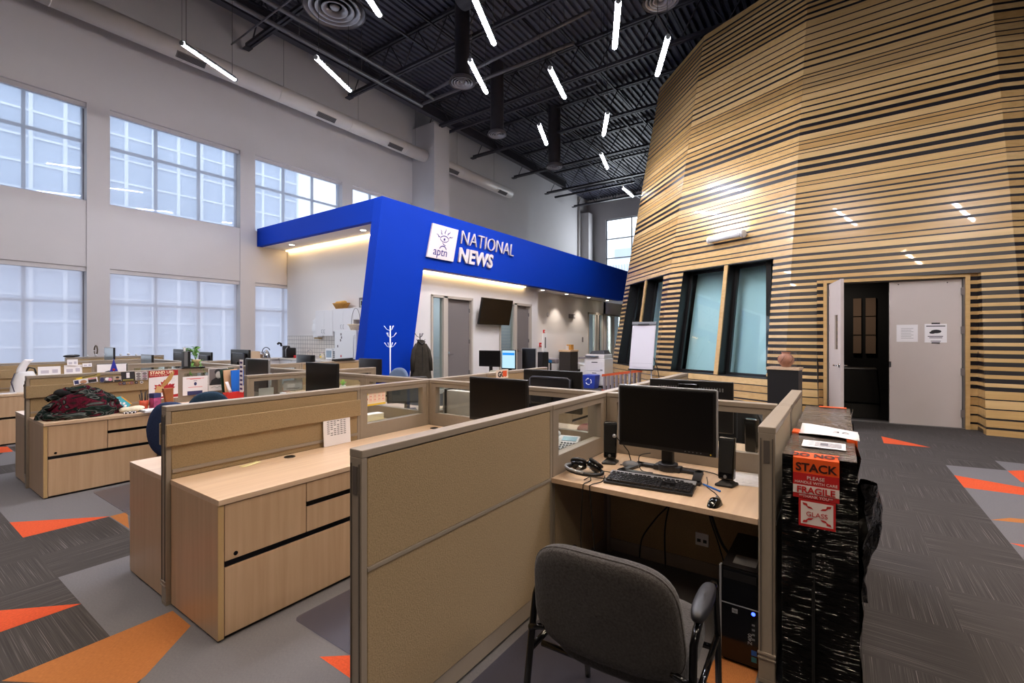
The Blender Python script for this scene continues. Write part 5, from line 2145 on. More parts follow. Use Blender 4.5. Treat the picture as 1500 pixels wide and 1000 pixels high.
t = thing('wall_calendar', 'yellow and white month calendar hung inside the glazed divider', 'calendar', (2.527, 3.168, 0.972))
MB().box(-0.108, 0.108, -0.004, 0.0, 0.0, 0.105).build('sheet', mat('cal_cream', (250, 240, 222), 0.8), t)
b = MB()
b.box(-0.108, 0.108, -0.0052, -0.004, 0.0, 0.014)
b.box(-0.108, -0.07, -0.0052, -0.004, 0.088, 0.105)
b.build('yellow_band', M_YELLOW, t)
b = MB()
for i in range(3):
    for j in range(4):
        b.box(-0.062 + j * .043, -0.028 + j * .043, -0.0052, -0.004, 0.026 + i * .028, 0.044 + i * .028)
b.build('month_blocks', mat('cal_pink', (250, 222, 204), 0.8), t)
b = MB()
for i in range(3):
    for j in range(4):
        b.box(-0.058 + j * .043, -0.034 + j * .043, -0.006, -0.005, 0.046 + i * .028, 0.0495 + i * .028)
b.cyl((-0.088, -0.0065, 0.055), (-0.088, -0.005, 0.055), 0.014, 20)
b.build('red_print', mat('cal_red', (214, 60, 56), 0.7), t)
t = thing('carton', 'white carton on a yellow pad behind the calendar pane', 'box', (2.83, 3.62, 0.74), -0.1)
MB().box(-0.12, 0.12, -0.05, 0.05, 0.0, 0.075).build('body', M_WHITEPL, t, bevel=0.002)
b = MB()
b.box(-0.121, 0.121, -0.051, 0.051, 0.068, 0.076)
b.build('lid', M_PAPER, t, bevel=0.002)
tag(MB().box(2.62, 3.02, 3.44, 3.76, 0.72, 0.74).build('note_pad', M_YELLOW, None, bevel=0.002), 'yellow pad under the white carton', 'pad')
# behind the spine glass: paper files in an organiser, clips, blue box
t = thing('file_sorter', 'upright grey-white paper files behind the spine pane by the corner', 'file', (3.32, 2.78, 0.72))
b = MB()
for i, (y0, y1, zz) in enumerate(((0.0, 0.30, 0.31), (0.32, 0.36, 0.29))):
    b.box(-0.02 + i * .01, 0.06, y0, y1, 0.0, zz)
b.build('files', mat('file_grey', (206, 202, 196), 0.7, noise=0.05, nscale=9), t, bevel=0.004)
b = MB()
b.box(-0.03, 0.07, 0.30, 0.32, 0.0, 0.32)
b.box(-0.03, 0.07, -0.02, 0.0, 0.0, 0.05)
b.build('rack', M_BLACK, t)
t = thing('desk_organiser', 'black pen organiser on top of the files behind the spine pane', 'organiser', (3.45, 3.06, 0.72))
b = MB()
b.box(-0.04, 0.04, -0.05, 0.05, 0, 0.30)
b.build('body', M_BLACK, t, bevel=0.006)
b = MB()
for s in (-0.025, 0.02):
    b.cyl((0, s, 0.28), (0.01, s, 0.36), 0.006, 8)
b.build('pens', M_SILVER, t)
tag(MB().box(3.36, 3.48, 2.67, 2.74, 0.72, 1.05).build('blue_binder', M_SKYB, None, bevel=0.004), 'blue binder edge beside the grey files behind the spine pane', 'binder')
# objects seen through the calendar pane
t = thing('computer_monitor', 'square dark monitor turned side-on behind the calendar pane', 'monitor', (3.62, 3.98, 0.72), 0.9)
MB().box(-0.03, 0.03, -0.22, 0.22, 0.08, 0.37).build('casing', M_BLACK, t, bevel=0.012)
MB().box(-0.032, -0.0305, -0.205, 0.205, 0.10, 0.355).build('screen', mat('dim_screen', (70, 74, 80), 0.3), t)
b = MB()
b.box(-0.08, 0.08, -0.1, 0.1, 0, 0.012)
b.box(-0.02, 0.02, -0.03, 0.03, 0.01, 0.1)
b.build('stand', M_BLACK, t)
t = thing('gift_bowl', 'small bowl of pink and red sweets behind the calendar pane', 'bowl', (3.42, 4.40, 0.72))
b = MB()
b.lathe([(0.04, 0), (0.075, 0.05), (0.08, 0.085), (0.074, 0.085), (0.035, 0.01)], c=(0, 0, 0.12), seg=24)
b.box(-.05, .05, -.05, .05, 0, .12)
b.build('bowl', M_WHITEPL, t)
b = MB()
for i in range(12):
    b.ball((.045 * math.cos(i * 2.4) * (i / 12) ** .5, .045 * math.sin(i * 2.4) * (i / 12) ** .5, .215), 0.022, seg=8, rings=6)
o_ = b.build('sweets', mat('candy_red', (180, 50, 70), 0.4), t)
o_['kind'] = 'stuff'

# desk phone beyond the near glazed divider
t = thing('desk_phone', 'white desk telephone seen through the glazed divider left of the headphones', 'telephone', (2.90, 1.585, 0.72), math.radians(12))
b = MB()
b.hexa([(-0.13, -0.09, 0), (0.10, -0.09, 0), (0.10, 0.09, 0), (-0.13, 0.09, 0)], [(-0.13, -0.09, 0.03), (0.10, -0.09, 0.11), (0.10, 0.09, 0.11), (-0.13, 0.09, 0.03)])
b.build('body', M_WHITEPL, t, bevel=0.006)
sl_ = math.atan2(0.08, 0.23)
MP = Matrix.Translation((-0.13, 0, 0.03)) @ Matrix.Rotation(-sl_, 4, 'Y')
b = MB()
b.box(0.165, 0.22, -0.075, 0.03, 0.001, 0.004, M=MP)
b.build('display', mat('lcd_blue', (150, 190, 208), 0.3), t)
b = MB()
for i in range(5):
    for j in range(5):
        b.box(0.02 + i * .027, 0.032 + i * .027, -0.078 + j * .022, -0.063 + j * .022, 0.001, 0.006, M=MP)
b.build('keys', M_GREYPL, t)
b = MB()
b.tube([tuple(MP @ Vector(p)) for p in ((0.0, 0.065, 0.03), (0.03, 0.065, 0.042), (0.17, 0.065, 0.042), (0.205, 0.065, 0.03))], [0.022, 0.016, 0.016, 0.022], 10)
b.build('handset', M_WHITEPL, t)
# red and dark odds behind the near pane (other workstation)
t = thing('desk_tray', 'black tray with a red rag seen through the pane above the desk phone', 'tray', (3.45, 1.66, 0.72))
b = MB()
b.box(-0.15, 0.15, -0.12, 0.12, 0, 0.06)
b.build('tray', M_BLACK, t, bevel=0.01)
b = MB()
b.ball((0.0, 0.02, 0.08), 0.11, 0.07, 0.035)
b.ball((0.06, -0.04, 0.085), 0.06, 0.05, 0.03)
b.build('rag', mat('rag_red', (120, 30, 34), 0.8), t)

tag(MB().box(3.72, 3.92, 1.62, 1.80, 0.72, 0.95).build('docking_box', M_BLACK, None, bevel=0.008), 'black equipment box beyond the spine seen through the pane above the desk phone', 'box')

# ================================================================ office chairs


def office_chair(label, x, y, rz, m, name='office_chair', top=0.93):
    t = thing(name, label, 'chair', (x, y, 0.007), rz)
    k = top - 0.93
    b = MB()
    cushion(b, 0.46, 0.50, 0.09, lambda a, c, d: (-0.22 - 0.10 * (c + .25) + 0.5 * a * a - d, a * (1 - .25 * max(0, c) / .25), 0.69 + k + c), n=2.6)
    b.build('backrest', m, t)
    b = MB()
    cushion(b, 0.48, 0.47, 0.08, lambda a, c, d: (0.03 + c, a, 0.47 + k + d), n=3)
    b.build('seat', m, t)
    b = MB()
    b.box(-0.31, -0.285, -0.03, 0.03, 0.40 + k, 0.66 + k)
    b.box(-0.29, 0.05, -0.03, 0.03, 0.40 + k, 0.42 + k)
    b.build('back_bracket', M_BLACK, t, bevel=0.005)
    b = MB()
    b.cyl((0, 0, 0.10), (0, 0, 0.42 + k), 0.028, 16)
    b.build('gas_column', M_BLACK, t)
    for i in range(5):
        a = 2 * PI * i / 5 + 0.3
        b = MB()
        b.tube([(0.03 * math.cos(a), 0.03 * math.sin(a), 0.12), (0.30 * math.cos(a), 0.30 * math.sin(a), 0.075)], [0.028, 0.018], 8)
        lg = b.build('leg', M_BLACK, t)
        b = MB()
        cx_, cy_ = 0.30 * math.cos(a), 0.30 * math.sin(a)
        b.cyl((cx_ - .02 * math.sin(a), cy_ + .02 * math.cos(a), 0.03), (cx_ + .02 * math.sin(a), cy_ - .02 * math.cos(a), 0.03), 0.03, 14)
        b.cyl((cx_, cy_, 0.03), (cx_, cy_, 0.08), 0.008, 8)
        b.build('caster', M_BLACKG, lg)
    return t


office_chair('blue office chair with its back to us beside the end of the middle divider', 1.87, 5.02, math.radians(35), M_CHAIRBL, top=0.945)
office_chair('blue office chair of which only the rounded top shows beside the red box', 2.28, 5.66, math.radians(70), mat('teal_upholstery', (46, 66, 86), 0.95, spec=0.1, noise=0.2, nscale=120), top=0.95)
office_chair('pale blue and black office chair in front of the blue leg', 5.95, 6.94, math.radians(200), mat('pale_upholstery', (96, 114, 142), 0.9, noise=0.15, nscale=120), top=0.92)
office_chair('black office chair behind the glazed spine at the right of the main desk', 4.3, 0.76, PI, M_BLACK, top=0.96)
office_chair('black office chair beyond the postcards, only its curved top showing', 2.25, 8.0, math.radians(30), M_BLACK, top=1.08)
# ================================================================ scarf desk and its pinned cards
M_TART = bpy.data.materials.new('tartan_wool')
M_TART.use_nodes = True
_nt = M_TART.node_tree
_p = _nt.nodes['Principled BSDF']
_p.inputs['Roughness'].default_value = 0.95
_p.inputs['Specular IOR Level'].default_value = 0.1
_tc = _nt.nodes.new('ShaderNodeTexCoord')
_mp = _nt.nodes.new('ShaderNodeMapping')
_mp.inputs['Scale'].default_value = (1.0, 1.8, 2.4)
_mp.inputs['Rotation'].default_value = (0.5, 0.4, 0.6)
_nt.links.new(_tc.outputs['Object'], _mp.inputs[0])
_w = _nt.nodes.new('ShaderNodeTexNoise')
_w.inputs['Scale'].default_value = 4.2
_w.inputs['Detail'].default_value = 1.5
_w.inputs['Distortion'].default_value = 1.6
_nt.links.new(_mp.outputs[0], _w.inputs['Vector'])
_r = _nt.nodes.new('ShaderNodeValToRGB')
_r.color_ramp.interpolation = 'LINEAR'
_e = _r.color_ramp.elements
_e[0].position, _e[0].color = 0.28, lin((18, 18, 20))
_e[1].position, _e[1].color = 0.80, lin((22, 24, 26))
for q, c in ((0.36, (24, 44, 36)), (0.41, (18, 20, 20)), (0.45, (70, 78, 76)), (0.475, (104, 104, 100)), (0.49, (22, 24, 24)), (0.54, (18, 34, 30)), (0.575, (74, 20, 34)), (0.64, (92, 24, 42)), (0.67, (20, 18, 20)), (0.72, (92, 96, 92))):
    x = _e.new(q)
    x.color = lin(c)
_nt.links.new(_w.outputs[0], _r.inputs[0])
_nt.links.new(_r.outputs[0], _p.inputs['Base Color'])
_nz = _nt.nodes.new('ShaderNodeTexNoise')
_nz.inputs['Scale'].default_value = 40
_bp = _nt.nodes.new('ShaderNodeBump')
_bp.inputs['Strength'].default_value = 0.6
_bp.inputs['Distance'].default_value = 0.01
_nt.links.new(_tc.outputs['Object'], _nz.inputs['Vector'])
_nt.links.new(_nz.outputs[0], _bp.inputs['Height'])
_nt.links.new(_bp.outputs[0], _p.inputs['Normal'])

t = thing('scarf', 'crumpled heap of dark tartan scarf in green, burgundy and grey on the desktop', 'scarf', (1.40, 6.44, 0.72))
rr = random.Random(21)
folds = [(rr.uniform(-.25, .25), rr.uniform(-.12, .12), rr.uniform(0, PI), rr.uniform(9, 16), rr.uniform(0, 6)) for _ in range(9)]


def heap(u, v):
    a = 2 * PI * u
    r = v
    x, y = 0.335 * r * math.cos(a) * (1 + .08 * math.sin(3 * a)), 0.20 * r * math.sin(a) * (1 + .10 * math.sin(4 * a + 1))
    h = (0.205 - 0.10 * max(0, -x - .12) / .2) * max(0.0, 1 - r ** 5) ** .6 * (1 + .10 * math.sin(x * 9 + 1))
    for fx, fy, fa, fk, fp in folds:
        d = (x - fx) * math.cos(fa) + (y - fy) * math.sin(fa)
        h += 0.015 * math.sin(d * fk * 2.3 + fp) * (1 - r ** 4)
    return (x, y, max(0.001, h + .012 * (1 - r ** 8)))


b = MB()
b.grid(heap, 90, 30)
b.build('cloth', M_TART, t)
for k, (pts, r_) in enumerate((([(-.31, -.13, .03), (-.2, -.19, .035), (-.05, -.2, .03), (.08, -.17, .04), (.2, -.12, .06), (.3, -.02, .05)], .035),
                               ([(-.28, -.05, .10), (-.12, -.08, .20), (.02, -.06, .25), (.14, -.03, .24), (.26, -.03, .14), (.31, -.08, .03)], .032),
                               ([(.02, -.16, .06), (.12, -.14, .10), (.22, -.09, .17), (.27, .02, .12)], .028),
                               ([(-.25, .06, .18), (-.1, .05, .27), (.06, .06, .28), (.18, .06, .22)], .03))):
    P = []
    for i in range(len(pts) - 1):
        for q in range(6):
            P.append(Vector(pts[i]).lerp(Vector(pts[i + 1]), q / 6))
    P.append(Vector(pts[-1]))
    b = MB()
    b.tube([(p.x, p.y, p.z + .006 * math.sin(i * 1.3)) for i, p in enumerate(P)], [r_ * (0.75 + .3 * abs(math.sin(i * .9 + k))) for i in range(len(P))], 10)
    b.build('fold', M_TART, t)
b = MB()
for i in range(14):
    x0 = .30 + .004 * i
    b.tube([(.28, -.10 + .012 * i, .05), (.31 + .01 * math.sin(i), -.11 + .013 * i, .025), (.335 + .012 * math.sin(i * 2), -.12 + .014 * i, .005)], .004, 5)
b.build('fringe', M_TART, t)
t = thing('knit_glove', 'black woolly bundle with sticking-out strings on top of the scarf heap', 'glove', (1.27, 6.50, 0.945))
b = MB()
b.ball((0, 0, .02), .07, .05, .045)
b.ball((.19, .03, .03), .06, .04, .03)
b.build('wool', mat('black_wool', (16, 16, 18), 0.95, noise=.4, nscale=40, bump=.6), t)
b = MB()
b.tube([(0, 0, .04), (.08, -.01, .08), (.16, -.02, .11)], .004, 6)
b.tube([(-.02, .0, .04), (.05, .0, .05), (.11, -.02, .07)], .004, 6)
b.build('strings', M_BLACK, t)


def card(label, x, y, z, w, h, rot, m, cat='card', deco=None, tilt=-0.10, name='postcard'):
    """upright card leaning on the rail; local x across, z up"""
    t = thing(name, label, cat, (x, y, z), rot=(tilt, rot, 0))
    MB().box(-w / 2, w / 2, -0.002, 0.0, 0, h).build('card', m, t)
    for i, (kind, cx_, cz_, a, c, mm_) in enumerate(deco or ()):
        b = MB()
        yy = -0.0026 - 0.0004 * i
        if kind == 'r':
            b.add([(cx_ - a / 2, yy, cz_ - c / 2), (cx_ + a / 2, yy, cz_ - c / 2), (cx_ + a / 2, yy, cz_ + c / 2), (cx_ - a / 2, yy, cz_ + c / 2)], [(0, 1, 2, 3)])
        else:
            n_ = 20
            b.add([(cx_ + a / 2 * math.cos(2 * PI * q / n_), yy, cz_ + c / 2 * math.sin(2 * PI * q / n_)) for q in range(n_)], [tuple(range(n_))])
        b.build('print', mm_, t)
    return t


M_SKIN = mat('print_skin', (190, 140, 110), 0.8)
M_DKP = mat('print_dark', (44, 42, 46), 0.8)
M_MIDP = mat('print_mid', (120, 112, 114), 0.8)
M_PINK = mat('print_pink', (226, 150, 176), 0.8)
M_NAVY = mat('print_navy', (52, 56, 104), 0.8)
YC = 6.728
card('white printed strip with a brown head, leaning on the rail behind the scarf', 1.505, YC, 1.03, 0.20, 0.055, -0.12, M_PAPER, 'print', [('r', -.075, .028, .035, .04, M_NAVY), ('e', -.02, .022, .055, .04, M_SKIN), ('r', .055, .02, .07, .032, M_DKP), ('r', .055, .044, .07, .008, M_RED)])
card('long yellow and grey strip lying above the white printed one', 1.52, YC + .006, 1.085, 0.22, 0.03, -0.20, mat('strip_olive', (170, 150, 80), 0.8), 'print', [('r', .02, .02, .12, .008, M_DKP), ('r', -.07, .016, .05, .02, M_YELLOW)])
card('small group picture with blue and white figures on the rail', 1.675, YC, 1.03, 0.115, 0.06, 0.0, M_MIDP, 'print', [('e', -.035, .03, .035, .05, M_NAVY), ('e', .01, .036, .04, .035, M_PAPER), ('e', .035, .03, .035, .035, M_PINK), ('r', .02, .006, .08, .012, M_DKP)])
card('small portrait snapshot of a person in dark clothes on the rail', 1.775, YC, 1.03, 0.075, 0.06, 0.0, mat('print_tan', (186, 168, 156), 0.8), 'print', [('e', 0, .034, .03, .036, M_SKIN), ('e', 0, .046, .034, .02, M_DKP), ('r', 0, .01, .06, .02, M_DKP)])
card('black card with a pale column of print on the rail', 1.872, YC, 1.03, 0.125, 0.105, 0.0, M_DKP, 'print', [('r', 0, .065, .03, .06, M_PAPER), ('r', 0, .012, .10, .014, mat('print_gold', (150, 140, 70), 0.8))])
card('card of grey faces beside the black one', 1.97, YC, 1.03, 0.06, 0.10, 0.0, mat('print_paleg', (206, 204, 200), 0.8), 'print', [('e', 0, .075, .045, .03, M_MIDP), ('e', 0, .045, .045, .03, M_MIDP), ('e', 0, .016, .045, .026, M_MIDP)])
card('card of pinkish faces next to the STAND UP poster', 2.03, YC, 1.03, 0.055, 0.10, 0.0, mat('print_pale', (196, 184, 196), 0.8), 'print', [('e', 0, .075, .045, .03, M_MIDP), ('e', 0, .044, .045, .03, mat('print_mauve', (150, 120, 134), 0.8)), ('e', 0, .016, .045, .026, M_MIDP)])
for i, (x, m_, lab) in enumerate(((1.80, mat('badge_brown', (140, 60, 46), 0.4), 'brown round badge, first of the pins on the rail'), (1.835, M_NAVY, 'navy badge next to the brown pin on the rail'), (1.87, mat('badge_gold', (200, 150, 80), 0.4), 'gold round badge in the row of pins'), (1.905, mat('badge_rose', (180, 96, 100), 0.4), 'rose badge after the gold pin'), (1.95, M_DKP, 'dark oval badge after the rose pin'), (2.0, M_WHITEPL, 'white round badge, last of the pins on the rail'))):
    b = MB()
    b.cyl((x, 6.734, 1.005), (x, 6.727, 1.005), 0.016, 18)
    b.cyl((x, 6.728, 1.005), (x, 6.7255, 1.005), 0.010, 14, mi=1)
    tag(b.build('pin_badge', [m_, M_MIDP]), lab, 'badge', 'pin badges on the rail')

# STAND UP! poster
t = thing('poster', 'red and white STAND UP! poster with a fist holding a feather over a maple leaf', 'poster', (2.07, 6.735, 0.785))
PW, PHt = 0.30, 0.345
MB().box(0, PW, -0.003, 0.0, 0, PHt).build('sheet', M_PAPER, t)
M_PRED = mat('poster_red', (178, 36, 44), 0.7)
b = MB()
b.add([(0, -.0036, .265), (PW, -.0036, .28), (PW, -.0036, PHt), (0, -.0036, PHt)], [(0, 1, 2, 3)])
b.build('red_banner', M_PRED, t)
b = MB()
b.add([(.01, -.0036, .012), (PW, -.0036, .012), (PW, -.0036, .05), (.12, -.0036, .03)], [(0, 1, 2, 3)])
b.build('red_footer', M_PRED, t)
b = MB()
leaf = [(0, -.10), (.012, -.045), (.075, -.055), (.062, -.03), (.105, .01), (.088, .02), (.10, .055), (.062, .048), (.055, .062), (.030, .038), (.04, .09), (.02, .082), (0, .115)]
pts = [(x, z) for x, z in leaf] + [(-x, z) for x, z in leaf[-2:0:-1]]
b.add([(.16 + x * 1.05, -.0038, .125 + z * .95) for x, z in pts], [tuple(range(len(pts)))])
b.build('maple_leaf', M_PRED, t, fix=False)
b = MB()
fe_ = [(.10, .12), (.14, .19), (.175, .24), (.215, .30), (.25, .33), (.262, .325), (.255, .29), (.23, .23), (.195, .185), (.15, .145), (.115, .11)]
b.add([(x, -.0042, z) for x, z in fe_], [tuple(range(len(fe_)))])
b.build('feather', mat('poster_feather', (190, 150, 90), 0.8), t, fix=False)
b = MB()
for i in range(4):
    b.ball((.085 + i * .018, -.004, .145 - i * .006), .013, .001, .02, 10, 6)
b.ball((.105, -.0042, .115), .042, .001, .03, 14, 8)
b.box(.06, .12, -.0045, -.0035, .06, .11)
b.build('fist', mat('poster_fist', (206, 170, 116), 0.8), t)
text_mesh('lettering', 'STAND UP!', 0.047, mat('poster_cream', (246, 226, 196), 0.7), t, facing('-Y', (.012, -.004, .306)), extrude=.0003, offset=.0015)
text_mesh('lettering', 'Don\'t give up the fight', 0.019, MATS['poster_cream'], t, facing('-Y', (.012, -.004, .286)), extrude=.0003)
text_mesh('lettering', '- - -\n- - - -\n- - -\n- -', 0.02, M_PAPERLN, t, facing('-Y', (.235, -.004, .235)), extrude=.0003)

t = thing('poster', 'white notice with red and blue lines of print stuck on the glazed divider', 'notice', (2.425, 6.745, 0.80))
MB().box(0, .285, -.003, 0, 0, .235).build('sheet', M_PAPER, t)
b = MB()
for z_, w_ in ((.205, .20), (.198, .12), (.095, .16)):
    b.box(.14 - w_ / 2, .14 + w_ / 2, -.0042, -.003, z_, z_ + .006)
b.build('red_print', mat('print_rose', (220, 110, 120), 0.8), t)
b = MB()
b.ball((.14, -.0035, .14), .016, .001, .022, 12, 8)
b.box(.12, .16, -.0042, -.003, .175, .179)
b.box(.05, .22, -.0042, -.003, .0, .05)
b.build('blue_print', M_NAVY, t)
t = thing('poster', 'framed black and white portrait of a person in a dark jacket, signed below', 'photograph', (2.715, 6.742, 0.83))
MB().box(0, .235, -.004, 0, 0, .295).build('sheet', M_PAPER, t)
b = MB()
b.box(.008, .227, -.0052, -.004, .075, .287)
b.build('dark_field', M_MIDP, t)
b = MB()
b.add([(.012, -.0058, .076), (.222, -.0058, .076), (.20, -.0058, .14), (.15, -.0058, .17), (.085, -.0058, .17), (.035, -.0058, .14)], [(0, 1, 2, 3, 4, 5)])
b.ball((.117, -.0056, .245), .045, .001, .038, 16, 8)
b.build('jacket_and_hair', M_DKP, t, fix=False)
b = MB()
b.ball((.117, -.009, .205), .034, .001, .048, 16, 10)
b.build('face', mat('print_facegrey', (186, 184, 182), 0.8), t)
b = MB()
b.box(.095, .11, -.0082, -.0076, .213, .218)
b.box(.124, .139, -.0082, -.0076, .213, .218)
b.box(.107, .127, -.0082, -.0076, .180, .184)
b.tube([(.03, -.0058, .04), (.07, -.0058, .055), (.10, -.0058, .035), (.13, -.0058, .055), (.16, -.0058, .035), (.2, -.0058, .05)], .0016, 5)
b.build('features', M_DKP, t)
# stuff on the same desk
t = thing('surfboard_box', 'turquoise surf-board shaped box with yellow edge leaning on the divider', 'box', (1.80, 6.47, 0.76), rot=(-.25, -.75, .25))
b = MB()
pl = [(-.035, 0), (.035, 0), (.042, .06), (.045, .13), (.0, .165), (-.042, .13), (-.042, .06)]
b.prism([(x, z) for x, z in pl], 'Y', -.01, 0.01)
b.build('board', mat('turquoise', (70, 180, 200), 0.5, noise=.2, nscale=12), t, bevel=.004)
b = MB()
b.box(.036, .047, -.012, .012, .0, .125)
b.build('yellow_edge', mat('amber', (230, 170, 60), 0.5), t)
b = MB()
for i in range(4):
    b.ball((-.01 + .012 * math.sin(i * 2), -.011, .03 + i * .028), .015, .002, .012, 10, 6)
b.build('white_shapes', M_PAPER, t)
t = thing('pencil_cup', 'orange flower-patterned cup of pens beside the surf-board box', 'pen pot', (1.94, 6.46, 0.72))
b = MB()
b.lathe([(.035, 0), (.045, .1), (.042, .1), (.03, .01)], seg=20)
b.build('cup', mat('cup_orange', (206, 84, 56), 0.5, noise=.4, nscale=20), t)
b = MB()
for i in range(6):
    b.cyl((.02 * math.cos(i), .02 * math.sin(i), .02), (.04 * math.cos(i), .04 * math.sin(i), .17 + .02 * (i % 3)), .004, 6)
b.build('pens', M_DKP, t)
t = thing('gift_box', 'pink and navy patterned tall box beside the pen cup', 'box', (2.04, 6.44, 0.72), .3)
MB().box(-.04, .04, -.04, .04, 0, .17).build('box', mat('box_pink', (170, 74, 120), 0.5, noise=.5, nscale=18), t, bevel=.003)
MB().box(-.041, .041, -.041, .041, .12, .172).build('lid', M_NAVY, t, bevel=.003)
t = thing('wooden_carving', 'brown wooden block standing by the STAND UP poster', 'carving', (2.16, 6.42, 0.72), .2)
b = MB()
b.hexa([(-.02, -.02, 0), (.05, -.02, 0), (.05, .02, 0), (-.02, .02, 0)], [(-.06, -.02, .22), (.05, -.02, .22), (.05, .02, .22), (-.06, .02, .22)])
b.build('block', mat('carving_wood', (150, 90, 48), 0.5, noise=.2, nscale=8), t, bevel=.006)
t = thing('crumpled_cloth', 'crumpled cream cloth lying beside the scarf', 'cloth', (1.78, 6.28, 0.72))
b = MB()
b.ball((0, 0, .03), .10, .05, .035)
b.ball((.06, .05, .035), .07, .04, .03)
b.ball((-.05, .04, .03), .05, .04, .03)
b.build('cloth', mat('cream_cloth', (222, 212, 186), 0.9, noise=.1, nscale=20, bump=.5), t)
t = thing('notebook', 'spiral notebook lying by the cream cloth', 'notebook', (1.98, 6.22, 0.72), .1)
MB().box(-.14, .14, -.09, .09, 0, .02).build('pages', M_PAPER, t)
b = MB()
for i in range(10):
    b.tube([(-.15, -.08 + i * .017, .004), (-.155, -.08 + i * .017, .016), (-.14, -.08 + i * .017, .024), (-.13, -.08 + i * .017, .018)], .002, 5)
b.build('spiral', M_BLACK, t)
t = thing('bracelet', 'small black and white beaded band on the desktop by the scarf', 'bracelet', (1.74, 6.20, 0.72))
b = MB()
for i in range(18):
    a = 2 * PI * i / 18
    b.ball((.05 * math.cos(a), .03 * math.sin(a), .012), .010, seg=8, rings=6, mi=i % 2)
b.build('beads', [M_PAPER, M_DKP], t)
t = thing('papers', 'red folder with white papers below the STAND UP poster', 'folder', (2.34, 6.42, 0.72), .1)
MB().box(-.15, .15, -.1, .1, 0, .012).build('folder', M_RED, t)
MB().box(-.16, .12, -.14, .04, .012, .022).build('papers', M_PAPER, t)
t = thing('mug', 'black mug with a yellow disc and red stripe on the cluttered desktop', 'mug', (2.45, 6.36, 0.72))
b = MB()
b.lathe([(.045, 0), (.047, .10), (.042, .10), (.040, .01)], seg=24)
b.build('body', M_BLACK, t)
b = MB()
b.box(-.047, .047, -.05, -.038, .02, .05)
b.build('red_stripe', M_RED, t)
b = MB()
b.cyl((-.01, -.05, .05), (-.01, -.053, .05), .02, 18)
b.build('yellow_disc', M_YELLOW, t)
b = MB()
b.tube([(.045, 0, .08), (.075, 0, .07), (.075, 0, .03), (.046, 0, .02)], .007, 8)
b.build('handle', mat('mug_tan', (176, 140, 100), 0.5), t)
t = thing('carton', 'bright red open carton in front of the blue folders', 'box', (2.86, 6.36, 0.72), -.1)
b = MB()
for a in ((-.11, .11, -.06, -.055), (-.11, .11, .055, .06), (-.11, -.105, -.06, .06), (.105, .11, -.06, .06)):
    b.box(a[0], a[1], a[2], a[3], 0, .11)
b.box(-.11, .11, -.06, .06, 0, .005)
b.build('walls', mat('box_red', (226, 52, 50), 0.5), t)
for i, (x, m_, lab, w_, rot_) in enumerate(((2.86, mat('folder_dark', (20, 60, 50), 0.6), 'dark green folder standing behind the blue one', .20, -.08), (2.875, mat('folder_tan', (220, 180, 140), 0.6), 'tan folder edge standing beside the blue one', .20, -.05), (2.93, M_SKYB, 'bright blue folder standing above the red box', .19, .0))):
    b = MB()
    b.box(-w_ / 2, w_ / 2, -.006, .006, 0, .40 - .01 * i)
    o = b.build('folder', m_)
    tag(o, lab, 'folder', 'folders standing behind the red box', (x + .04, 6.56 - .035 * i, .722), .3)
    o.rotation_euler = (-.05, rot_, .3)
t = thing('paper_bundle', 'white curled papers fanned out beside the blue folder', 'papers', (2.90, 6.34, 0.73))
b = MB()
b.grid(lambda u, v: (-.11 + .05 * u - .05 * v, -.0 + .03 * u, .10 + .14 * v), 4, 4)
b.grid(lambda u, v: (.03 + .07 * u + .10 * v * v, .0 + .03 * u, .0 + .30 * v), 4, 8)
b.build('sheets', M_PAPER, t, solid=.002)

# ---- top-of-divider tray with plant
t = thing('potted_plant', 'trailing green houseplant in a small pot on top of the scarf divider', 'plant', (2.60, 6.82, 1.155))
b = MB()
b.lathe([(.035, 0), (.05, .08), (.052, .09), (.045, .09), (.04, .07), (.001, .07)], seg=20)
b.build('pot', mat('pot_cream', (222, 200, 160), 0.6), t)
rr = random.Random(4)
for k in range(9):
    a = rr.uniform(0, 2 * PI)
    L2 = rr.uniform(.10, .20)
    st = [Vector((0, 0, .08))]
    for i in range(6):
        q = (i + 1) / 6
        st.append(Vector((math.cos(a) * L2 * q, math.sin(a) * L2 * q * .5, .08 + (.16 if k < 6 else .02) * math.sin(q * 2.4) - (.0 if k < 6 else .16 * q * q))))
    b = MB()
    b.tube(st, .003, 5)
    b.build('stem', M_GREEN, t)
    for i in range(1, 7):
        p = st[i]
        s_ = rr.uniform(.022, .036)
        M = Matrix.Translation(p) @ Euler((rr.uniform(-.9, .9), rr.uniform(-.9, .9), rr.uniform(0, 6.3))).to_matrix().to_4x4()
        b = MB()
        b.add([(0, 0, 0), (s_ * .5, s_ * .45, .004), (s_ * 1.2, s_ * .35, -.002), (s_ * 1.9, 0, -.012), (s_ * 1.2, -s_ * .35, -.002), (s_ * .5, -s_ * .45, .004)], [(0, 1, 2, 3), (0, 3, 4, 5)], M=M)
        b.build('leaf', M_GREEN, t, fix=False)
t = thing('loudspeaker', 'tall black loudspeaker with a grey front on the divider beside the trailing plant', 'speaker', (2.475, 6.80, 1.155))
MB().box(-.03, .045, -.04, .04, 0, .20).build('cabinet', M_BLACK, t, bevel=.004)
MB().box(-.028, .01, -.045, -.040, .01, .195).build('grille', M_GREYPL, t)
MB().box(-.02, 0.0, -.01, .01, .20, .25).build('white_tab', M_PAPER, t)
tag(MB().box(2.42, 2.68, 6.74, 6.86, PH, PH + .015).build('shelf', M_BLACK, None, bevel=.003), 'small black tray on the divider top under the plant and speaker', 'tray')
t = thing('pennant', 'small blue triangular pennant with a red mark standing behind the postcards', 'pennant', (1.775, 6.86, 1.0))
b = MB()
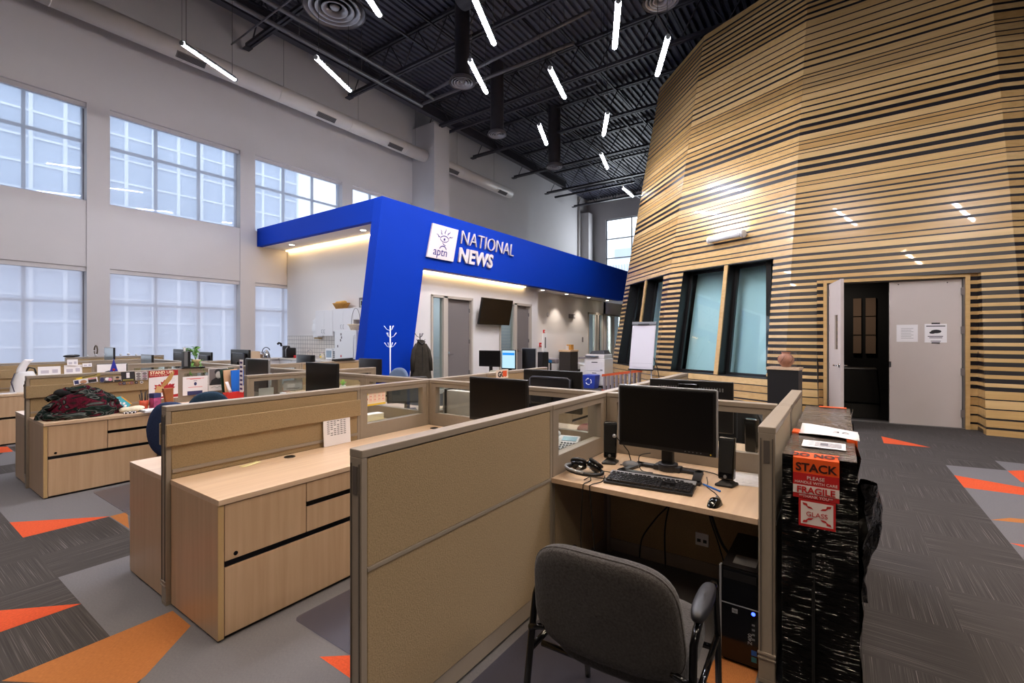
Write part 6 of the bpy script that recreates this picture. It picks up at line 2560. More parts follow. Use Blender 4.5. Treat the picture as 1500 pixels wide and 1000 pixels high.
b.add([(-.035, 0, .14), (.04, 0, .14), (0, 0, .29)], [(0, 1, 2)])
b.build('flag', mat('pennant_blue', (40, 50, 170), 0.6), t, solid=.003)
b = MB()
b.cyl((0.0, .006, -0.28), (0.0, .006, .28), .004, 8)
b.build('stick', M_WHITEPL, t)
b = MB()
b.ball((0, -.003, .16), .012, .001, .014, 10, 6)
b.build('mark', M_RED, t)
# ---- far-left desk
t = thing('tote_bag', 'white and black sports bag with a curled paper on the far left desktop', 'bag', (1.52, 9.98, 0.72))
b = MB()
pr_ = []
b.grid(lambda u, v: (.16 * math.cos(2 * PI * u) * (1 - .45 * v ** 2) + .02, .10 * math.sin(2 * PI * u) * (1 - .5 * v ** 2), .30 * v), 28, 8)
b.add([(.16 * .55 * math.cos(2 * PI * q / 28) + .02, .05 * math.sin(2 * PI * q / 28), .30) for q in range(28)], [tuple(range(28))])
b.build('body', M_WHITEPL, t)
b = MB()
b.ball((.08, -.085, .09), .10, .03, .06)
b.build('black_panel', M_BLACK, t)
b = MB()
b.tube([(-.10, -.07, .01), (-.13, -.04, .15), (-.09, -.02, .28)], .006, 8)
b.build('seam', mat('bag_navy', (40, 40, 70), 0.5), t)
b = MB()
b.tube([(.02, .0, .28), (.06, .0, .36), (.12, .0, .34), (.14, .0, .26)], .012, 8)
b.build('handle', M_BLACK, t)
b = MB()
b.grid(lambda u, v: (-.08 + .10 * u + .09 * v * v, -.03, .28 + .20 * v), 3, 6)
b.build('paper_roll', M_PAPER, t, solid=.002)
sheet('white sheets lying flat on the far left desktop beside the bag', 'paper', 1.28, 9.9, 0.72, .30, .22, 0, lines=0, name='paper_stack')
for i, (x, z, w_, h_, lab) in enumerate(((1.85, .93, .26, .14, 'wide printed sheet leaning on the far left divider, nearest the bag'), (2.13, .93, .22, .15, 'printed sheet with columns on the far left divider'), (2.12, 1.07, .13, .10, 'small upright note above the printed sheets on the far left divider'), (2.30, 1.04, .12, .06, 'short note at the end of the printed sheets on the far left divider'))):
    card(lab, x, 10.235 - .004 * i, z, w_, h_, 0.0, M_PAPER, 'paper', [('r', -w_ * .2, h_ * .4, w_ * .35, h_ * .35, mat('print_lilac', (196, 192, 206), 0.8)), ('r', w_ * .25, h_ * .45, w_ * .25, h_ * .4, MATS['print_lilac'])], name='paper_sheet')
t = thing('white_board', 'white board leaning in the glazed divider behind the blue pennant', 'board', (2.63, 10.25, .86))
MB().box(-.20, .20, -.006, 0, 0, .21).build('panel', M_PAPER, t)
MB().box(-.205, .205, -.005, -.001, .205, .222).build('rim', M_GREYPL, t)
t = thing('glove', 'dark glove lying on the far left divider top', 'glove', (2.5, 12.2, PH))
b = MB()
b.ball((0, 0, .025), .11, .03, .028)
b.ball((.08, 0, .03), .06, .025, .025)
b.build('glove', M_BLACK, t)
t = thing('coiled_cable', 'looped cord hanging behind the farther pale screen', 'cord', (2.90, 12.0, 1.05))
b = MB()
b.tube([(.0 + .0 * i, .30 + .10 * math.cos(i * .5), .22 + .09 * math.sin(i * .5)) for i in range(13)], .012, 8)
b.build('loop', mat('cord_brown', (96, 80, 62), 0.7), t)
t = thing('ornament_row', 'row of small white and grey objects on the divider beyond the blue pennant', 'ornament', (2.75, 12.2, PH))
b = MB()
for i in range(7):
    b.ball((.13 * i, 0, .02 + .008 * (i % 3)), .022 + .006 * (i % 2), seg=10, rings=6)
b.cyl((.42, 0, 0), (.42, 0, .10), .014, 10, r2=.003)
b.build('beads', mat('clutter_white', (206, 206, 210), 0.5), t)
# ---- desk beyond the short glazed divider: papers on the glass, bottles
for i, (x, y, z, w_, h_, lab) in enumerate(((2.60, 5.06, .84, .16, .15, 'white document hanging inside the short glazed divider, left one'), (2.90, 5.06, .94, .22, .11, 'wide white document hanging inside the short glazed divider, right one'))):
    card(lab, x, y, z, w_, h_, 0.0, mat('doc_grey', (204, 204, 206), 0.8), 'paper', [('r', -.02, .05, w_ * .4, .035, M_PAPER), ('r', .0, .015, w_ * .7, .008, M_MIDP)], tilt=0.0, name='paper_sheet')
t = thing('bottle', 'green plastic bottle left of the black monitor in front of the fridge', 'bottle', (2.62, 4.76, .72))
b = MB()
b.lathe([(.03, 0), (.033, .01), (.033, .14), (.02, .18), (.012, .20), (.012, .225), (.001, .225)], seg=18)
b.build('body', mat('bottle_green', (70, 160, 40), 0.3), t)
b = MB()
b.lathe([(.034, .02), (.034, .05)], seg=18)
b.build('label_band', M_PAPER, t)
t = thing('glass_jar', 'glass jar of dark sweets on the desk behind the short glazed divider', 'jar', (2.93, 5.32, .72))
b = MB()
b.lathe([(.04, 0), (.045, .01), (.045, .10), (.03, .13), (.03, .14)], seg=18)
b.build('glass', mat('jar_red', (96, 40, 40), 0.2), t)
b = MB()
b.lathe([(.034, .14), (.034, .17), (.001, .17)], seg=18)
b.build('lid', M_WHITEPL, t)
tag(MB().box(2.75, 2.88, 5.25, 5.5, .72, .80).build('desk_tray', M_BLACK, None, bevel=.006), 'low black desk tray behind the short glazed divider', 'tray')
t = thing('potted_plant', 'small bright green succulent in a glass pot beyond the spine', 'plant', (4.42, 6.30, .72))
b = MB()
b.lathe([(.035, 0), (.045, .07), (.04, .07), (.03, .01)], seg=18)
b.build('pot', mat('pot_white', (226, 226, 220), 0.3), t)
for i in range(9):
    a = i * 2.4
    b = MB()
    r_ = .055 if i > 3 else .02
    b.tube([(0, 0, .07), (r_ * .5 * math.cos(a), r_ * .5 * math.sin(a), .11), (r_ * math.cos(a), r_ * math.sin(a), .12 if i > 3 else .16)], [.010, .012, .002], 6)
    b.build('leaf', mat('succulent', (140, 196, 60), 0.5), t)
t = thing('desk_tray', 'black flat tray with a tilted tool lying on the far tan divider', 'tray', (4.75, 6.79, PH))
b = MB()
b.box(-.16, .22, -.05, .05, 0, .018)
b.tube([(-.2, -.02, .02), (.2, 0, .03)], .014, 8)
b.build('tray', M_BLACK, t)
t = thing('small_sign', 'small orange and black lettered sign stuck on the far tan divider', 'sign', (4.29, 3.150, 1.065))
MB().box(-.115, .115, -.004, 0, 0, .10).build('sheet', mat('sign_cream', (236, 220, 206), 0.8), t)
text_mesh('lettering', 'GO!', 0.085, M_DKP, t, facing('-Y', (-.085, -.0045, .02)), extrude=.0004, offset=.004)
b = MB()
b.box(.005, .085, -.0055, -.0045, .02, .085)
b.build('orange_block', M_ORANGE, t)
# ================================================================ kitchen
M_LAM = mat('white_laminate', (226, 224, 226), 0.4)
M_TILE = bpy.data.materials.new('wall_tile')
M_TILE.use_nodes = True
_nt = M_TILE.node_tree
_p = _nt.nodes['Principled BSDF']
_p.inputs['Roughness'].default_value = 0.25
_tc = _nt.nodes.new('ShaderNodeTexCoord')
_mp = _nt.nodes.new('ShaderNodeMapping')
_mp.inputs['Rotation'].default_value = (PI / 2, 0, PI / 2)
_nt.links.new(_tc.outputs['Object'], _mp.inputs[0])
_sx = _nt.nodes.new('ShaderNodeSeparateXYZ')
_nt.links.new(_tc.outputs['Object'], _sx.inputs[0])
_cb = _nt.nodes.new('ShaderNodeCombineXYZ')
_nt.links.new(_sx.outputs[1], _cb.inputs[0])
_nt.links.new(_sx.outputs[2], _cb.inputs[1])
_br = _nt.nodes.new('ShaderNodeTexBrick')
_br.offset = 0.0
_br.inputs['Color1'].default_value = lin((228, 222, 214))
_br.inputs['Color2'].default_value = lin((222, 216, 208))
_br.inputs['Mortar'].default_value = lin((150, 146, 142))
_br.inputs['Scale'].default_value = 1.0
_br.inputs['Mortar Size'].default_value = 0.006
_br.inputs['Brick Width'].default_value = 0.12
_br.inputs['Row Height'].default_value = 0.12
_nt.links.new(_cb.outputs[0], _br.inputs['Vector'])
_nt.links.new(_br.outputs[0], _p.inputs['Base Color'])
struct(MB().box(7.885, 7.9, 10.9, 14.06, 0.9, 1.57).build('trim_4', M_TILE))

t = thing('kitchen_counter', 'white kitchen counter with a pale top along the window and back wall', 'counter', (0, 0, 0))
b = MB()
b.prism([(7.28, 10.95), (7.88, 10.95), (7.88, 14.08), (6.55, 14.08), (6.55, 13.45), (7.28, 13.45)], 'Z', 0.88, 0.92)
b.build('top', mat('counter_top', (222, 214, 204), 0.3), t, bevel=.004)
b = MB()
b.prism([(7.32, 10.97), (7.87, 10.97), (7.87, 14.05), (6.58, 14.05), (6.58, 13.5), (7.32, 13.5)], 'Z', 0.08, 0.88)
b.build('base_units', M_LAM, t)
for i in range(4):
    b = MB()
    b.box(7.30, 7.32, 11.0 + i * .61, 11.58 + i * .61, .12, .86)
    d_ = b.build('door', M_LAM, t, bevel=.003)
    b = MB()
    b.tube([(7.30, 11.08 + i * .61, .70), (7.27, 11.08 + i * .61, .70), (7.27, 11.08 + i * .61, .80), (7.30, 11.08 + i * .61, .80)], .006, 6)
    b.build('handle', M_CHROME, d_)


def wall_cab(label, y0, y1, z0, z1, ndoors=2):
    t = thing('wall_cabinet', label, 'cabinet', (7.57, y0, z0), group='white kitchen wall cabinets')
    W, H_ = y1 - y0, z1 - z0
    MB().box(.02, .315, .002, W - .002, 0, H_).build('carcass', M_LAM, t)
    for i in range(ndoors):
        a, c = W * i / ndoors, W * (i + 1) / ndoors
        d_ = MB().box(0, .02, a + .004, c - .004, .003, H_ - .003).build('door', M_LAM, t, bevel=.003)
        hy = c - .05 if i % 2 == 0 else a + .05
        b = MB()
        b.tube([(0, hy, .07), (-.03, hy, .08), (-.03, hy, .17), (0, hy, .18)], .006, 6)
        b.build('handle', M_CHROME, d_)
    return t


wall_cab('tall white wall cabinet nearest the window', 11.25, 12.06, 1.56, 2.27)
wall_cab('white wall cabinet with two long handles above the microwave', 10.35, 11.245, 1.68, 2.29)
wall_cab('white wall cabinet over the fridge beside the blue leg', 9.45, 10.345, 1.98, 2.29)
t = thing('fridge', 'white refrigerator with a freezer drawer in front of the tiled wall', 'refrigerator', (7.2, 9.72, 0))
b = MB()
b.box(.06, .66, 0, .90, .04, 1.70)
b.build('body', mat('fridge_side', (212, 210, 226), 0.4), t, bevel=.01)
d1 = MB().box(0, .058, .004, .896, .82, 1.70).build('door', M_WHITEPL, t, bevel=.012)
d2 = MB().box(0, .058, .004, .896, .06, .80).build('door', M_WHITEPL, t, bevel=.012)
for d_, z0, z1 in ((d1, .86, 1.58), (d2, .55, .76)):
    b = MB()
    b.tube([(0, .07, z0), (-.04, .07, z0 + .02), (-.04, .07, z1 - .02), (0, .07, z1)], .012, 8)
    b.build('handle', M_WHITEPL, d_)
b = MB()
for i, (y, z, m_) in enumerate(((.62, 1.60, 0), (.64, 1.45, 0), (.62, 1.05, 1), (.62, .93, 1), (.76, 1.30, 0), (.6, 1.52, 0))):
    b.box(-.004, 0, y - .02, y + .02, z - .03, z + .03, m_)
b.build('magnets', [M_MIDP, M_RED], d1)
t = thing('fruit_basket', 'woven brown basket on top of the white wall cabinets', 'basket', (7.70, 11.05, 2.285))
b = MB()
b.lathe([(.14, 0), (.22, .13), (.24, .16), (.21, .16), (.13, .02)], seg=28, M=Matrix.Diagonal((.7, 1.35, 1, 1)))
b.build('basket', M_BASKET, t)
b = MB()
for i in range(5):
    b.ball((.02 * i - .05, -.2 + .1 * i, .17), .06, .09, .05)
b.build('filling', mat('bread', (206, 160, 80), 0.8, noise=.3, nscale=20, bump=.4), t)
tag(MB().box(7.6, 7.85, 10.78, 11.24, 2.271, 2.283).build('tray', M_GREYPL), 'grey tray under the brown basket', 'tray')
t = thing('handled_basket', 'pale basket with a tall hoop handle on top of the fridge', 'basket', (7.5, 10.15, 1.70))
b = MB()
b.lathe([(.12, 0), (.17, .12), (.22, .15), (.18, .16), (.11, .02)], seg=28)
b.build('bowl', mat('pale_wicker', (222, 206, 176), 0.8, noise=.2, nscale=50, bump=.4), t)
b = MB()
b.tube([(0, .18 * math.cos(math.radians(a)), .15 + .42 * math.sin(math.radians(a))) for a in range(0, 181, 12)], .007, 6)
b.build('handle', M_MIDP, t)
t = thing('microwave_oven', 'white microwave oven standing between the fridge and the tiles', 'microwave', (7.45, 10.98, .92))
MB().box(.02, .40, 0, .42, .01, .30).build('case', M_WHITEPL, t, bevel=.006)
dr = MB().box(0, .02, .10, .42, .01, .30).build('door', M_WHITEPL, t, bevel=.004)
MB().box(-.002, 0, .14, .38, .06, .25).build('window', mat('micro_glass', (120, 140, 158), 0.2), dr)
b = MB()
for i in range(4):
    b.box(-.002, .019, .02, .08, .05 + i * .05, .085 + i * .05)
b.build('buttons', M_GREYPL, t)
t = thing('towel_dispenser', 'white paper towel dispenser on the kitchen wall beside the cabinets', 'dispenser', (7.9, 12.32, 1.52))
b = MB()
b.grid(lambda u, v: (-.20 * (1 - .5 * v * v), -.12 + .24 * u, .18 + .38 * v), 2, 8)
b.box(-.17, 0, -.12, .12, .0, .50)
b.build('cover', M_WHITEPL, t, bevel=.01)
MB().box(-.18, -.165, -.10, .10, .28, .32).build('window', M_DKP, t)
MB().box(-.15, -.02, -.10, .08, -.04, 0).build('towel', mat('kraft', (180, 150, 100), 0.8), t)
t = thing('wall_clock', 'grey rectangular digital clock on the wall beside the blue leg', 'clock', (7.9, 10.02, 2.28))
MB().box(-.03, 0, 0, .5, 0, .30).build('case', M_MIDP, t, bevel=.006)
MB().box(-.034, -.03, .05, .45, .06, .24).build('display', mat('clock_lcd', (170, 178, 170), 0.4), t)
b = MB()
for i in range(4):
    b.box(-.036, -.034, .09 + i * .09, .14 + i * .09, .09, .21)
b.build('digits', M_DKP, t)
t = thing('electric_kettle', 'steel kettle with a black handle on the counter by the window', 'kettle', (6.98, 13.1, .92), -.3)
t.location = (7.0, 13.62, .92)
b = MB()
b.lathe([(.11, 0), (.115, .02), (.10, .10), (.07, .19), (.03, .22), (.02, .24), (.001, .245)], seg=28)
b.build('body', M_CHROME, t)
b = MB()
b.tube([(.10 * math.cos(math.radians(a)), 0, .19 + .12 * math.sin(math.radians(a))) for a in range(20, 190, 14)], .012, 8)
b.build('handle', M_BLACK, t)
b = MB()
b.tube([(-.08, 0, .14), (-.13, 0, .18)], [.02, .012], 8)
b.build('spout', M_CHROME, t)
MB().cyl((0, 0, -.0), (0, 0, .012), .125, 24).build('base', M_BLACK, t)
t = thing('coffee_maker', 'black and silver pod coffee maker on the counter near the tiles', 'coffee maker', (7.35, 13.25, .92))
MB().box(0, .28, -.13, .12, 0, .30).build('body', M_BLACK, t, bevel=.03, seg=3)
MB().box(-.02, .10, -.12, .11, .22, .36).build('head', M_BLACK, t, bevel=.03, seg=3)
b = MB()
b.tube([(-.025, -.1, .05), (-.03, -.11, .25), (.02, -.11, .33)], .012, 8)
b.build('silver_band', M_SILVER, t)
MB().box(.05, .25, .122, .24, 0, .32).build('water_tank', mat('tank_grey', (150, 150, 156), 0.2), t, bevel=.01)
b = MB()
b.tube([(.0, .18, .34), (-.02, .18, .42), (-.08, .18, .44), (-.12, .18, .40)], .03, 10)
b.build('lever', M_BLACK, t)
t = thing('carton', 'light cardboard carton on the counter by the window', 'box', (6.72, 13.72, .92))
MB().box(-.12, .12, -.08, .08, 0, .20).build('body', mat('card_cream', (222, 196, 166), 0.8), t)
t2 = MB().box(6.86, 7.04, 13.84, 14.02, .92, 1.03).build('carton', mat('card_brown', (160, 130, 104), 0.8))
tag(t2, 'small brown cardboard carton beside the kettle', 'box')
t = thing('dish_soap', 'small red bottle standing on the counter in front of the tiles', 'bottle', (7.55, 11.7, .92))
b = MB()
b.lathe([(.03, 0), (.032, .10), (.015, .14), (.012, .18), (.001, .18)], seg=16)
b.build('body', mat('soap_red', (170, 50, 60), 0.3), t)
MB().cyl((0, 0, .18), (0, 0, .20), .012, 10).build('cap', M_WHITEPL, t)
t = thing('coffee_pot', 'black and yellow jug on the counter left of the fridge', 'jug', (7.45, 11.52, .92))
b = MB()
b.lathe([(.06, 0), (.07, .08), (.05, .15), (.055, .17), (.045, .17), (.04, .02)], seg=20)
b.build('body', mat('jug_cream', (226, 220, 206), 0.4), t)
b = MB()
b.tube([(0, .055, .15), (0, .12, .13), (0, .11, .05), (0, .065, .03)], .01, 8)
b.build('handle', M_BLACK, t)
MB().box(-.072, -.06, -.03, .03, .05, .10).build('band', M_YELLOW, t)
t = thing('faucet', 'chrome kitchen tap in front of the tiles', 'tap', (7.72, 12.45, .92))
b = MB()
b.tube([(0, 0, 0), (0, 0, .18), (-.04, 0, .24), (-.12, 0, .23), (-.15, 0, .17)], .012, 8)
b.build('spout', M_CHROME, t)
MB().box(-.02, .02, .05, .10, 0, .04).build('handle', M_CHROME, t)
tag(MB().box(7.5, 7.75, 12.85, 13.05, .92, 1.0).build('red_tin', M_RED, None, bevel=.004), 'red tin on the counter behind the coffee maker', 'tin')
# ================================================================ coat racks


def coat_rack(label, x, y, m, top):
    t = thing('coat_rack', label, 'coat rack', (x, y, 0))
    b = MB()
    b.cyl((0, 0, .03), (0, 0, top), .013, 12)
    b.build('pole', m, t)
    for i in range(4):
        a = PI / 4 + i * PI / 2
        b = MB()
        b.tube([(0, 0, .10), (.15 * math.cos(a), .15 * math.sin(a), .06), (.27 * math.cos(a), .27 * math.sin(a), .012)], .012, 8)
        b.build('leg', m, t)
    for j, z in enumerate((top - .38, top - .18, top - .04)):
        for i in range(3 if j else 4):
            a = .5 + i * 2 * PI / (3 if j else 4) + j
            b = MB()
            b.tube([(0, 0, z - .06), (.07 * math.cos(a), .07 * math.sin(a), z - .03), (.12 * math.cos(a), .12 * math.sin(a), z + .04)], [.006, .006, .008], 8)
            b.build('hook', m, t)
    return t


coat_rack('white coat rack standing empty in front of the blue leg', 6.30, 7.42, mat('rack_white', (226, 232, 246), 0.35), 1.76)
coat_rack('black coat rack with a dark coat, between the blue leg and the first office door', 7.72, 8.05, M_BLACK, 1.62)
t = thing('coat', 'dark olive coat hanging on the black coat rack', 'coat', (7.70, 8.0, 0), math.radians(-25))
M_COAT = mat('coat_cloth', (58, 53, 46), 0.9, spec=.15, noise=.2, nscale=9)


def coat_fn(u, v):
    a = 2 * PI * u
    wx = (.07, .13, .17, .19, .205, .22, .235, .25)
    k = v * 7
    i = min(6, int(k))
    fx = wx[i] + (wx[i + 1] - wx[i]) * (k - i)
    fy = .05 + .055 * min(1, v * 3) + .02 * v
    f_ = 1 + .08 * math.sin(a * 7 + 1) * v
    return (fx * math.cos(a) * f_, fy * math.sin(a) * f_, 1.46 - .90 * v)


b = MB()
b.grid(coat_fn, 72, 28)
b.build('body', M_COAT, t)
for s in (-1, 1):
    b = MB()
    b.tube([(s * .10, 0, 1.37), (s * .17, -.02, 1.22), (s * .21, -.04, 1.0), (s * .22, -.06, .74)], [.035, .055, .055, .048], 12)
    b.build('sleeve', M_COAT, t)
b = MB()
b.box(-.008, .008, -.125, -.10, .62, 1.30)
b.build('front_opening', mat('coat_dark', (34, 30, 26), 0.9), t)
b = MB()
b.tube([(-.07, -.06, 1.42), (0, -.08, 1.36), (.07, -.06, 1.42), (.05, .05, 1.45), (-.05, .05, 1.45)], .022, 8, closed=True)
b.build('collar', mat('coat_collar', (40, 38, 36), 0.9), t)

# ================================================================ on the office wall
t = thing('television', 'black flat television tilted down on the wall between the office doors', 'television', (11.45, 8.64, 2.30), rot=(math.radians(11), 0, 0))
MB().box(-.78, .78, -.03, .03, -.40, .40).build('casing', M_BLACK, t, bevel=.006)
MB().box(-.765, .765, -.032, -.029, -.385, .385).build('screen', mat('tv_screen', (34, 24, 14), 0.22), t)  # brown in the screen colour stands for the reflected wood wall
MB().box(-.12, .12, .03, .15, -.12, .12).build('wall_bracket', M_BLACK, t)
t = thing('emergency_light', 'small emergency light fitting high on the corridor wall', 'light', (17.95, 9.5, 2.42))
MB().box(-.22, .22, -.09, 0, -.09, .09).build('housing', M_MIDP, t, bevel=.01)
b = MB()
b.box(.08, .20, -.10, -.09, -.05, .06)
b.build('lamp', M_WHITEPL, t)
t = thing('extinguisher_cabinet', 'white fire extinguisher cabinet on the corridor wall', 'cabinet', (15.72, 9.5, .96))
MB().box(-.14, .14, -.06, 0, 0, .72).build('box', M_WHITEPL, t, bevel=.004)
MB().box(-.035, .035, -.064, -.06, .14, .56).build('window', M_DKP, t)
t = thing('fire_call_point', 'red fire alarm pull beside the extinguisher cabinet', 'fire alarm', (15.40, 9.5, 1.15))
MB().box(-.06, .06, -.05, 0, 0, .16).build('body', M_RED, t, bevel=.006)
MB().box(-.04, .04, -.055, -.05, .06, .09).build('handle', M_WHITEPL, t)
t = thing('fire_strobe', 'small red strobe above the extinguisher cabinet', 'fire alarm', (15.68, 9.5, 1.74))
MB().box(-.05, .05, -.05, 0, -.07, .07).build('body', M_RED, t, bevel=.01)
MB().box(-.02, .02, -.06, -.05, -.03, .03).build('lens', M_WHITEPL, t)
t = thing('thermostat', 'narrow white switch plate on the corridor wall', 'switch', (19.05, 9.5, 1.42))
MB().box(-.05, .05, -.02, 0, -.12, .10).build('plate', M_MIDP, t, bevel=.003)
t = thing('smoke_sensor', 'round pale sensor on the corridor wall', 'sensor', (16.0, 9.5, 2.42))
MB().cyl((0, 0, 0), (0, -.04, 0), .09, 20).build('body', M_WALL, t)

# ================================================================ pedestals
t = thing('display_pedestal', 'black pedestal with a maple top holding the clay pot beside the slatted wall', 'pedestal', (9.72, .82, 0), math.radians(-8))
MB().box(-.15, .15, -.245, .245, 0, .95).build('plinth', mat('plinth_black', (22, 20, 22), 0.5), t, bevel=.003)
MB().box(-.165, .165, -.26, .26, .95, .995).build('top', M_MAPLETOP, t, bevel=.003)
b = MB()
b.box(-.14, .14, -.22, .22, .995, 1.36)
b.build('acrylic_case', glass_mat('acrylic', (0.98, 0.98, 0.98)), t)
t = thing('clay_pot', 'brown carved clay pot inside the clear case on the black pedestal', 'pot', (9.72, .80, .996))
b = MB()
b.lathe([(.055, 0), (.085, .03), (.125, .10), (.13, .15), (.105, .20), (.072, .23), (.066, .25), (.072, .265), (.078, .27), (.066, .27), (.06, .24), (.09, .19), (.11, .14), (.10, .08), (.05, .02)], seg=36)
b.build('body', M_TERRA, t)
b = MB()
for k in range(5):
    a0 = k * 2 * PI / 5
    b.tube([((.128 + .004) * math.cos(a0 + .5 * q), (.128 + .004) * math.sin(a0 + .5 * q), .08 + .10 * q) if q < .9 else (.112 * math.cos(a0 + .5 * q), .112 * math.sin(a0 + .5 * q), .195) for q in (0, .25, .5, .75, 1.0)], .004, 6)
b.build('carving', mat('terra_dark', (110, 66, 54), 0.7), t)
t = thing('display_pedestal', 'dark pedestal with a pale top against the corridor wall', 'pedestal', (17.0, 9.1, 0))
MB().box(-.34, .34, -.25, .25, 0, .93).build('plinth', mat('plinth_brown', (52, 46, 44), 0.5), t, bevel=.003)
MB().box(-.36, .36, -.27, .27, .93, 1.0).build('top', mat('plinth_top', (216, 184, 148), 0.5), t, bevel=.003)
t = thing('display_box', 'small woven box with a white card on the far dark pedestal', 'box', (17.0, 9.05, 1.0))
MB().box(-.10, .16, -.10, .10, 0, .22).build('box', M_BASKET, t, bevel=.01)
MB().box(-.34, -.12, -.02, 0, 0, .18).build('card', M_PAPER, t)
MB().box(.18, .36, -.02, 0, 0, .20).build('card', M_PAPER, t)

# ================================================================ copier, ladder, flip chart
t = thing('photocopier', 'white office photocopier with a black feeder lid by the end of the slatted wall', 'photocopier', (13.1, 5.80, 0))
M_COP = mat('copier_white', (224, 220, 218), 0.4)
MB().box(0, .65, 0, .66, .05, .86).build('body', M_COP, t, bevel=.012)
b = MB()
b.box(.02, .63, .02, .64, .86, 1.0)
b.build('scanner', M_COP, t, bevel=.015)
b = MB()
b.hexa([(.10, .05, 1.0), (.60, .05, 1.0), (.60, .55, 1.0), (.10, .55, 1.0)], [(.16, .10, 1.13), (.55, .10, 1.13), (.55, .50, 1.10), (.16, .50, 1.10)])
b.build('feeder', mat('feeder_dark', (60, 60, 64), 0.4), t, bevel=.012)
b = MB()
b.box(-.06, .04, .20, .62, .92, .965)
b.build('control_panel', M_GREYPL, t, bevel=.008)
MB().box(-.064, -.06, .28, .42, .935, .955).build('panel_display', mat('panel_lcd', (120, 150, 170), 0.3), t)
for i, (z0, z1) in enumerate(((.50, .80),)):
    d_ = MB().box(-.012, 0, .05, .61, z0, z1).build('front_door', M_COP, t, bevel=.006)
    MB().box(-.016, -.010, .22, .42, z1 - .05, z1 - .025).build('handle', M_DKP, d_)
for i, (z0, z1) in enumerate(((.28, .47), (.08, .26))):
    d_ = MB().box(-.012, 0, .03, .63, z0, z1).build('paper_drawer', M_COP, t, bevel=.006)
    MB().box(-.016, -.010, .26, .40, z1 - .05, z1 - .02).build('handle', M_MIDP, d_)
b = MB()
b.hexa([(.10, .66, .62), (.5, .66, .62), (.5, .95, .70), (.10, .95, .70)], [(.10, .66, .66), (.5, .66, .66), (.5, .95, .73), (.10, .95, .73)])
b.box(.1, .5, .66, .86, .30, .62)
b.build('side_tray', M_COP, t, bevel=.006)
b = MB()
b.box(.15, .45, .70, .95, .85, .90)
b.build('paper_feed', M_MIDP, t, bevel=.006)
MB().box(-.013, -.0125, .06, .14, .52, .545).build('maker_badge', M_DKP, t)
t = thing('recycling_box', 'blue recycling box with white scuffs in front of the photocopier', 'box', (12.85, 6.12, 0))
b = MB()
b.hexa([(-.15, -.17, 0), (.15, -.17, 0), (.15, .17, 0), (-.15, .17, 0)], [(-.18, -.21, .40), (.18, -.21, .40), (.18, .21, .40), (-.18, .21, .40)])
b.build('bin', mat('bin_blue', (42, 66, 170), 0.5), t, bevel=.012)
b = MB()
for k, a in enumerate((.2, 2.3, 4.4)):
    b.tube([(-.178, .09 * math.cos(a + q), .21 + .09 * math.sin(a + q)) for q in (0, .4, .8, 1.2, 1.6)], [.012, .012, .012, .02, .003], 6)
b.build('mark', M_PAPER, t)
_l0, _l1 = Vector((12.15, 5.45, 0)), Vector((11.33, 4.02, 0))
_ln = (_l1 - _l0).length
t = thing('step_ladder', 'orange step ladder lying on its side below the flip chart', 'ladder', _l0, math.atan2(_l1.y - _l0.y, _l1.x - _l0.x))
M_LAD = mat('ladder_orange', (214, 92, 48), 0.5)
for z0, z1 in ((.04, .06), (.46, .70)):
    b = MB()
    b.hexa([(0, -.012, z0 - .035), (_ln, -.012, z1 - .035), (_ln, .012, z1 - .035), (0, .012, z0 - .035)], [(0, -.012, z0 + .03), (_ln, -.012, z1 + .03), (_ln, .012, z1 + .03), (0, .012, z0 + .03)])
    b.build('side_rail', M_LAD, t)
for i in range(9):
    x = .08 + i * _ln / 9.2
    b = MB()
    zt_ = .43 + (.24) * x / _ln
    b.box(x, x + .06, -.03, .03, .07, zt_)
    b.build('rung', mat('ladder_alu', (170, 164, 176), 0.35, metal=.4), t)
t = thing('flip_chart', 'white flip chart on a tripod easel in front of the slatted wall', 'flip chart', (10.95, 3.92, 0))
R_ = Matrix.Translation((0, 0, .76)) @ Matrix.Rotation(math.radians(13), 4, 'Y')
MB().box(0, .02, -.29, .29, 0, 1.16, M=R_).build('board', MATS.get('pad_paper') or mat('pad_paper', (206, 203, 212), 0.8), t, bevel=.004)
b = MB()
b.box(-.008, 0, -.28, .28, .05, 1.09, M=R_)
pd = b.build('paper_pad', mat('pad_paper', (206, 203, 212), 0.8), t)
MB().box(-.009, -.0075, -.27, .27, .14, .143, M=R_).build('fold_line', M_PAPERLN, pd)
b = MB()
b.box(-.03, .02, -.30, .30, 1.09, 1.17, M=R_)
b.build('clamp_bar', M_GREYPL, t, bevel=.012)
MB().box(-.036, -.02, -.14, .14, 1.085, 1.12, M=R_).build('clamp_handle', M_DKP, t, bevel=.006)
b = MB()
b.box(-.06, .02, -.30, .30, -.03, .0, M=R_)
b.build('pen_tray', M_DKP, t, bevel=.01)
for s in (-1, 1):
    b = MB()
    b.tube([(.02, s * .25, .75), (-.10, s * .30, .0)], .013, 8)
    b.build('leg', M_SILVER, t)
b = MB()
b.tube([(.20, -.05, 1.6), (.50, -.25, .75), (.62, -.33, .0)], .011, 8)
b.build('leg', M_DKP, t)

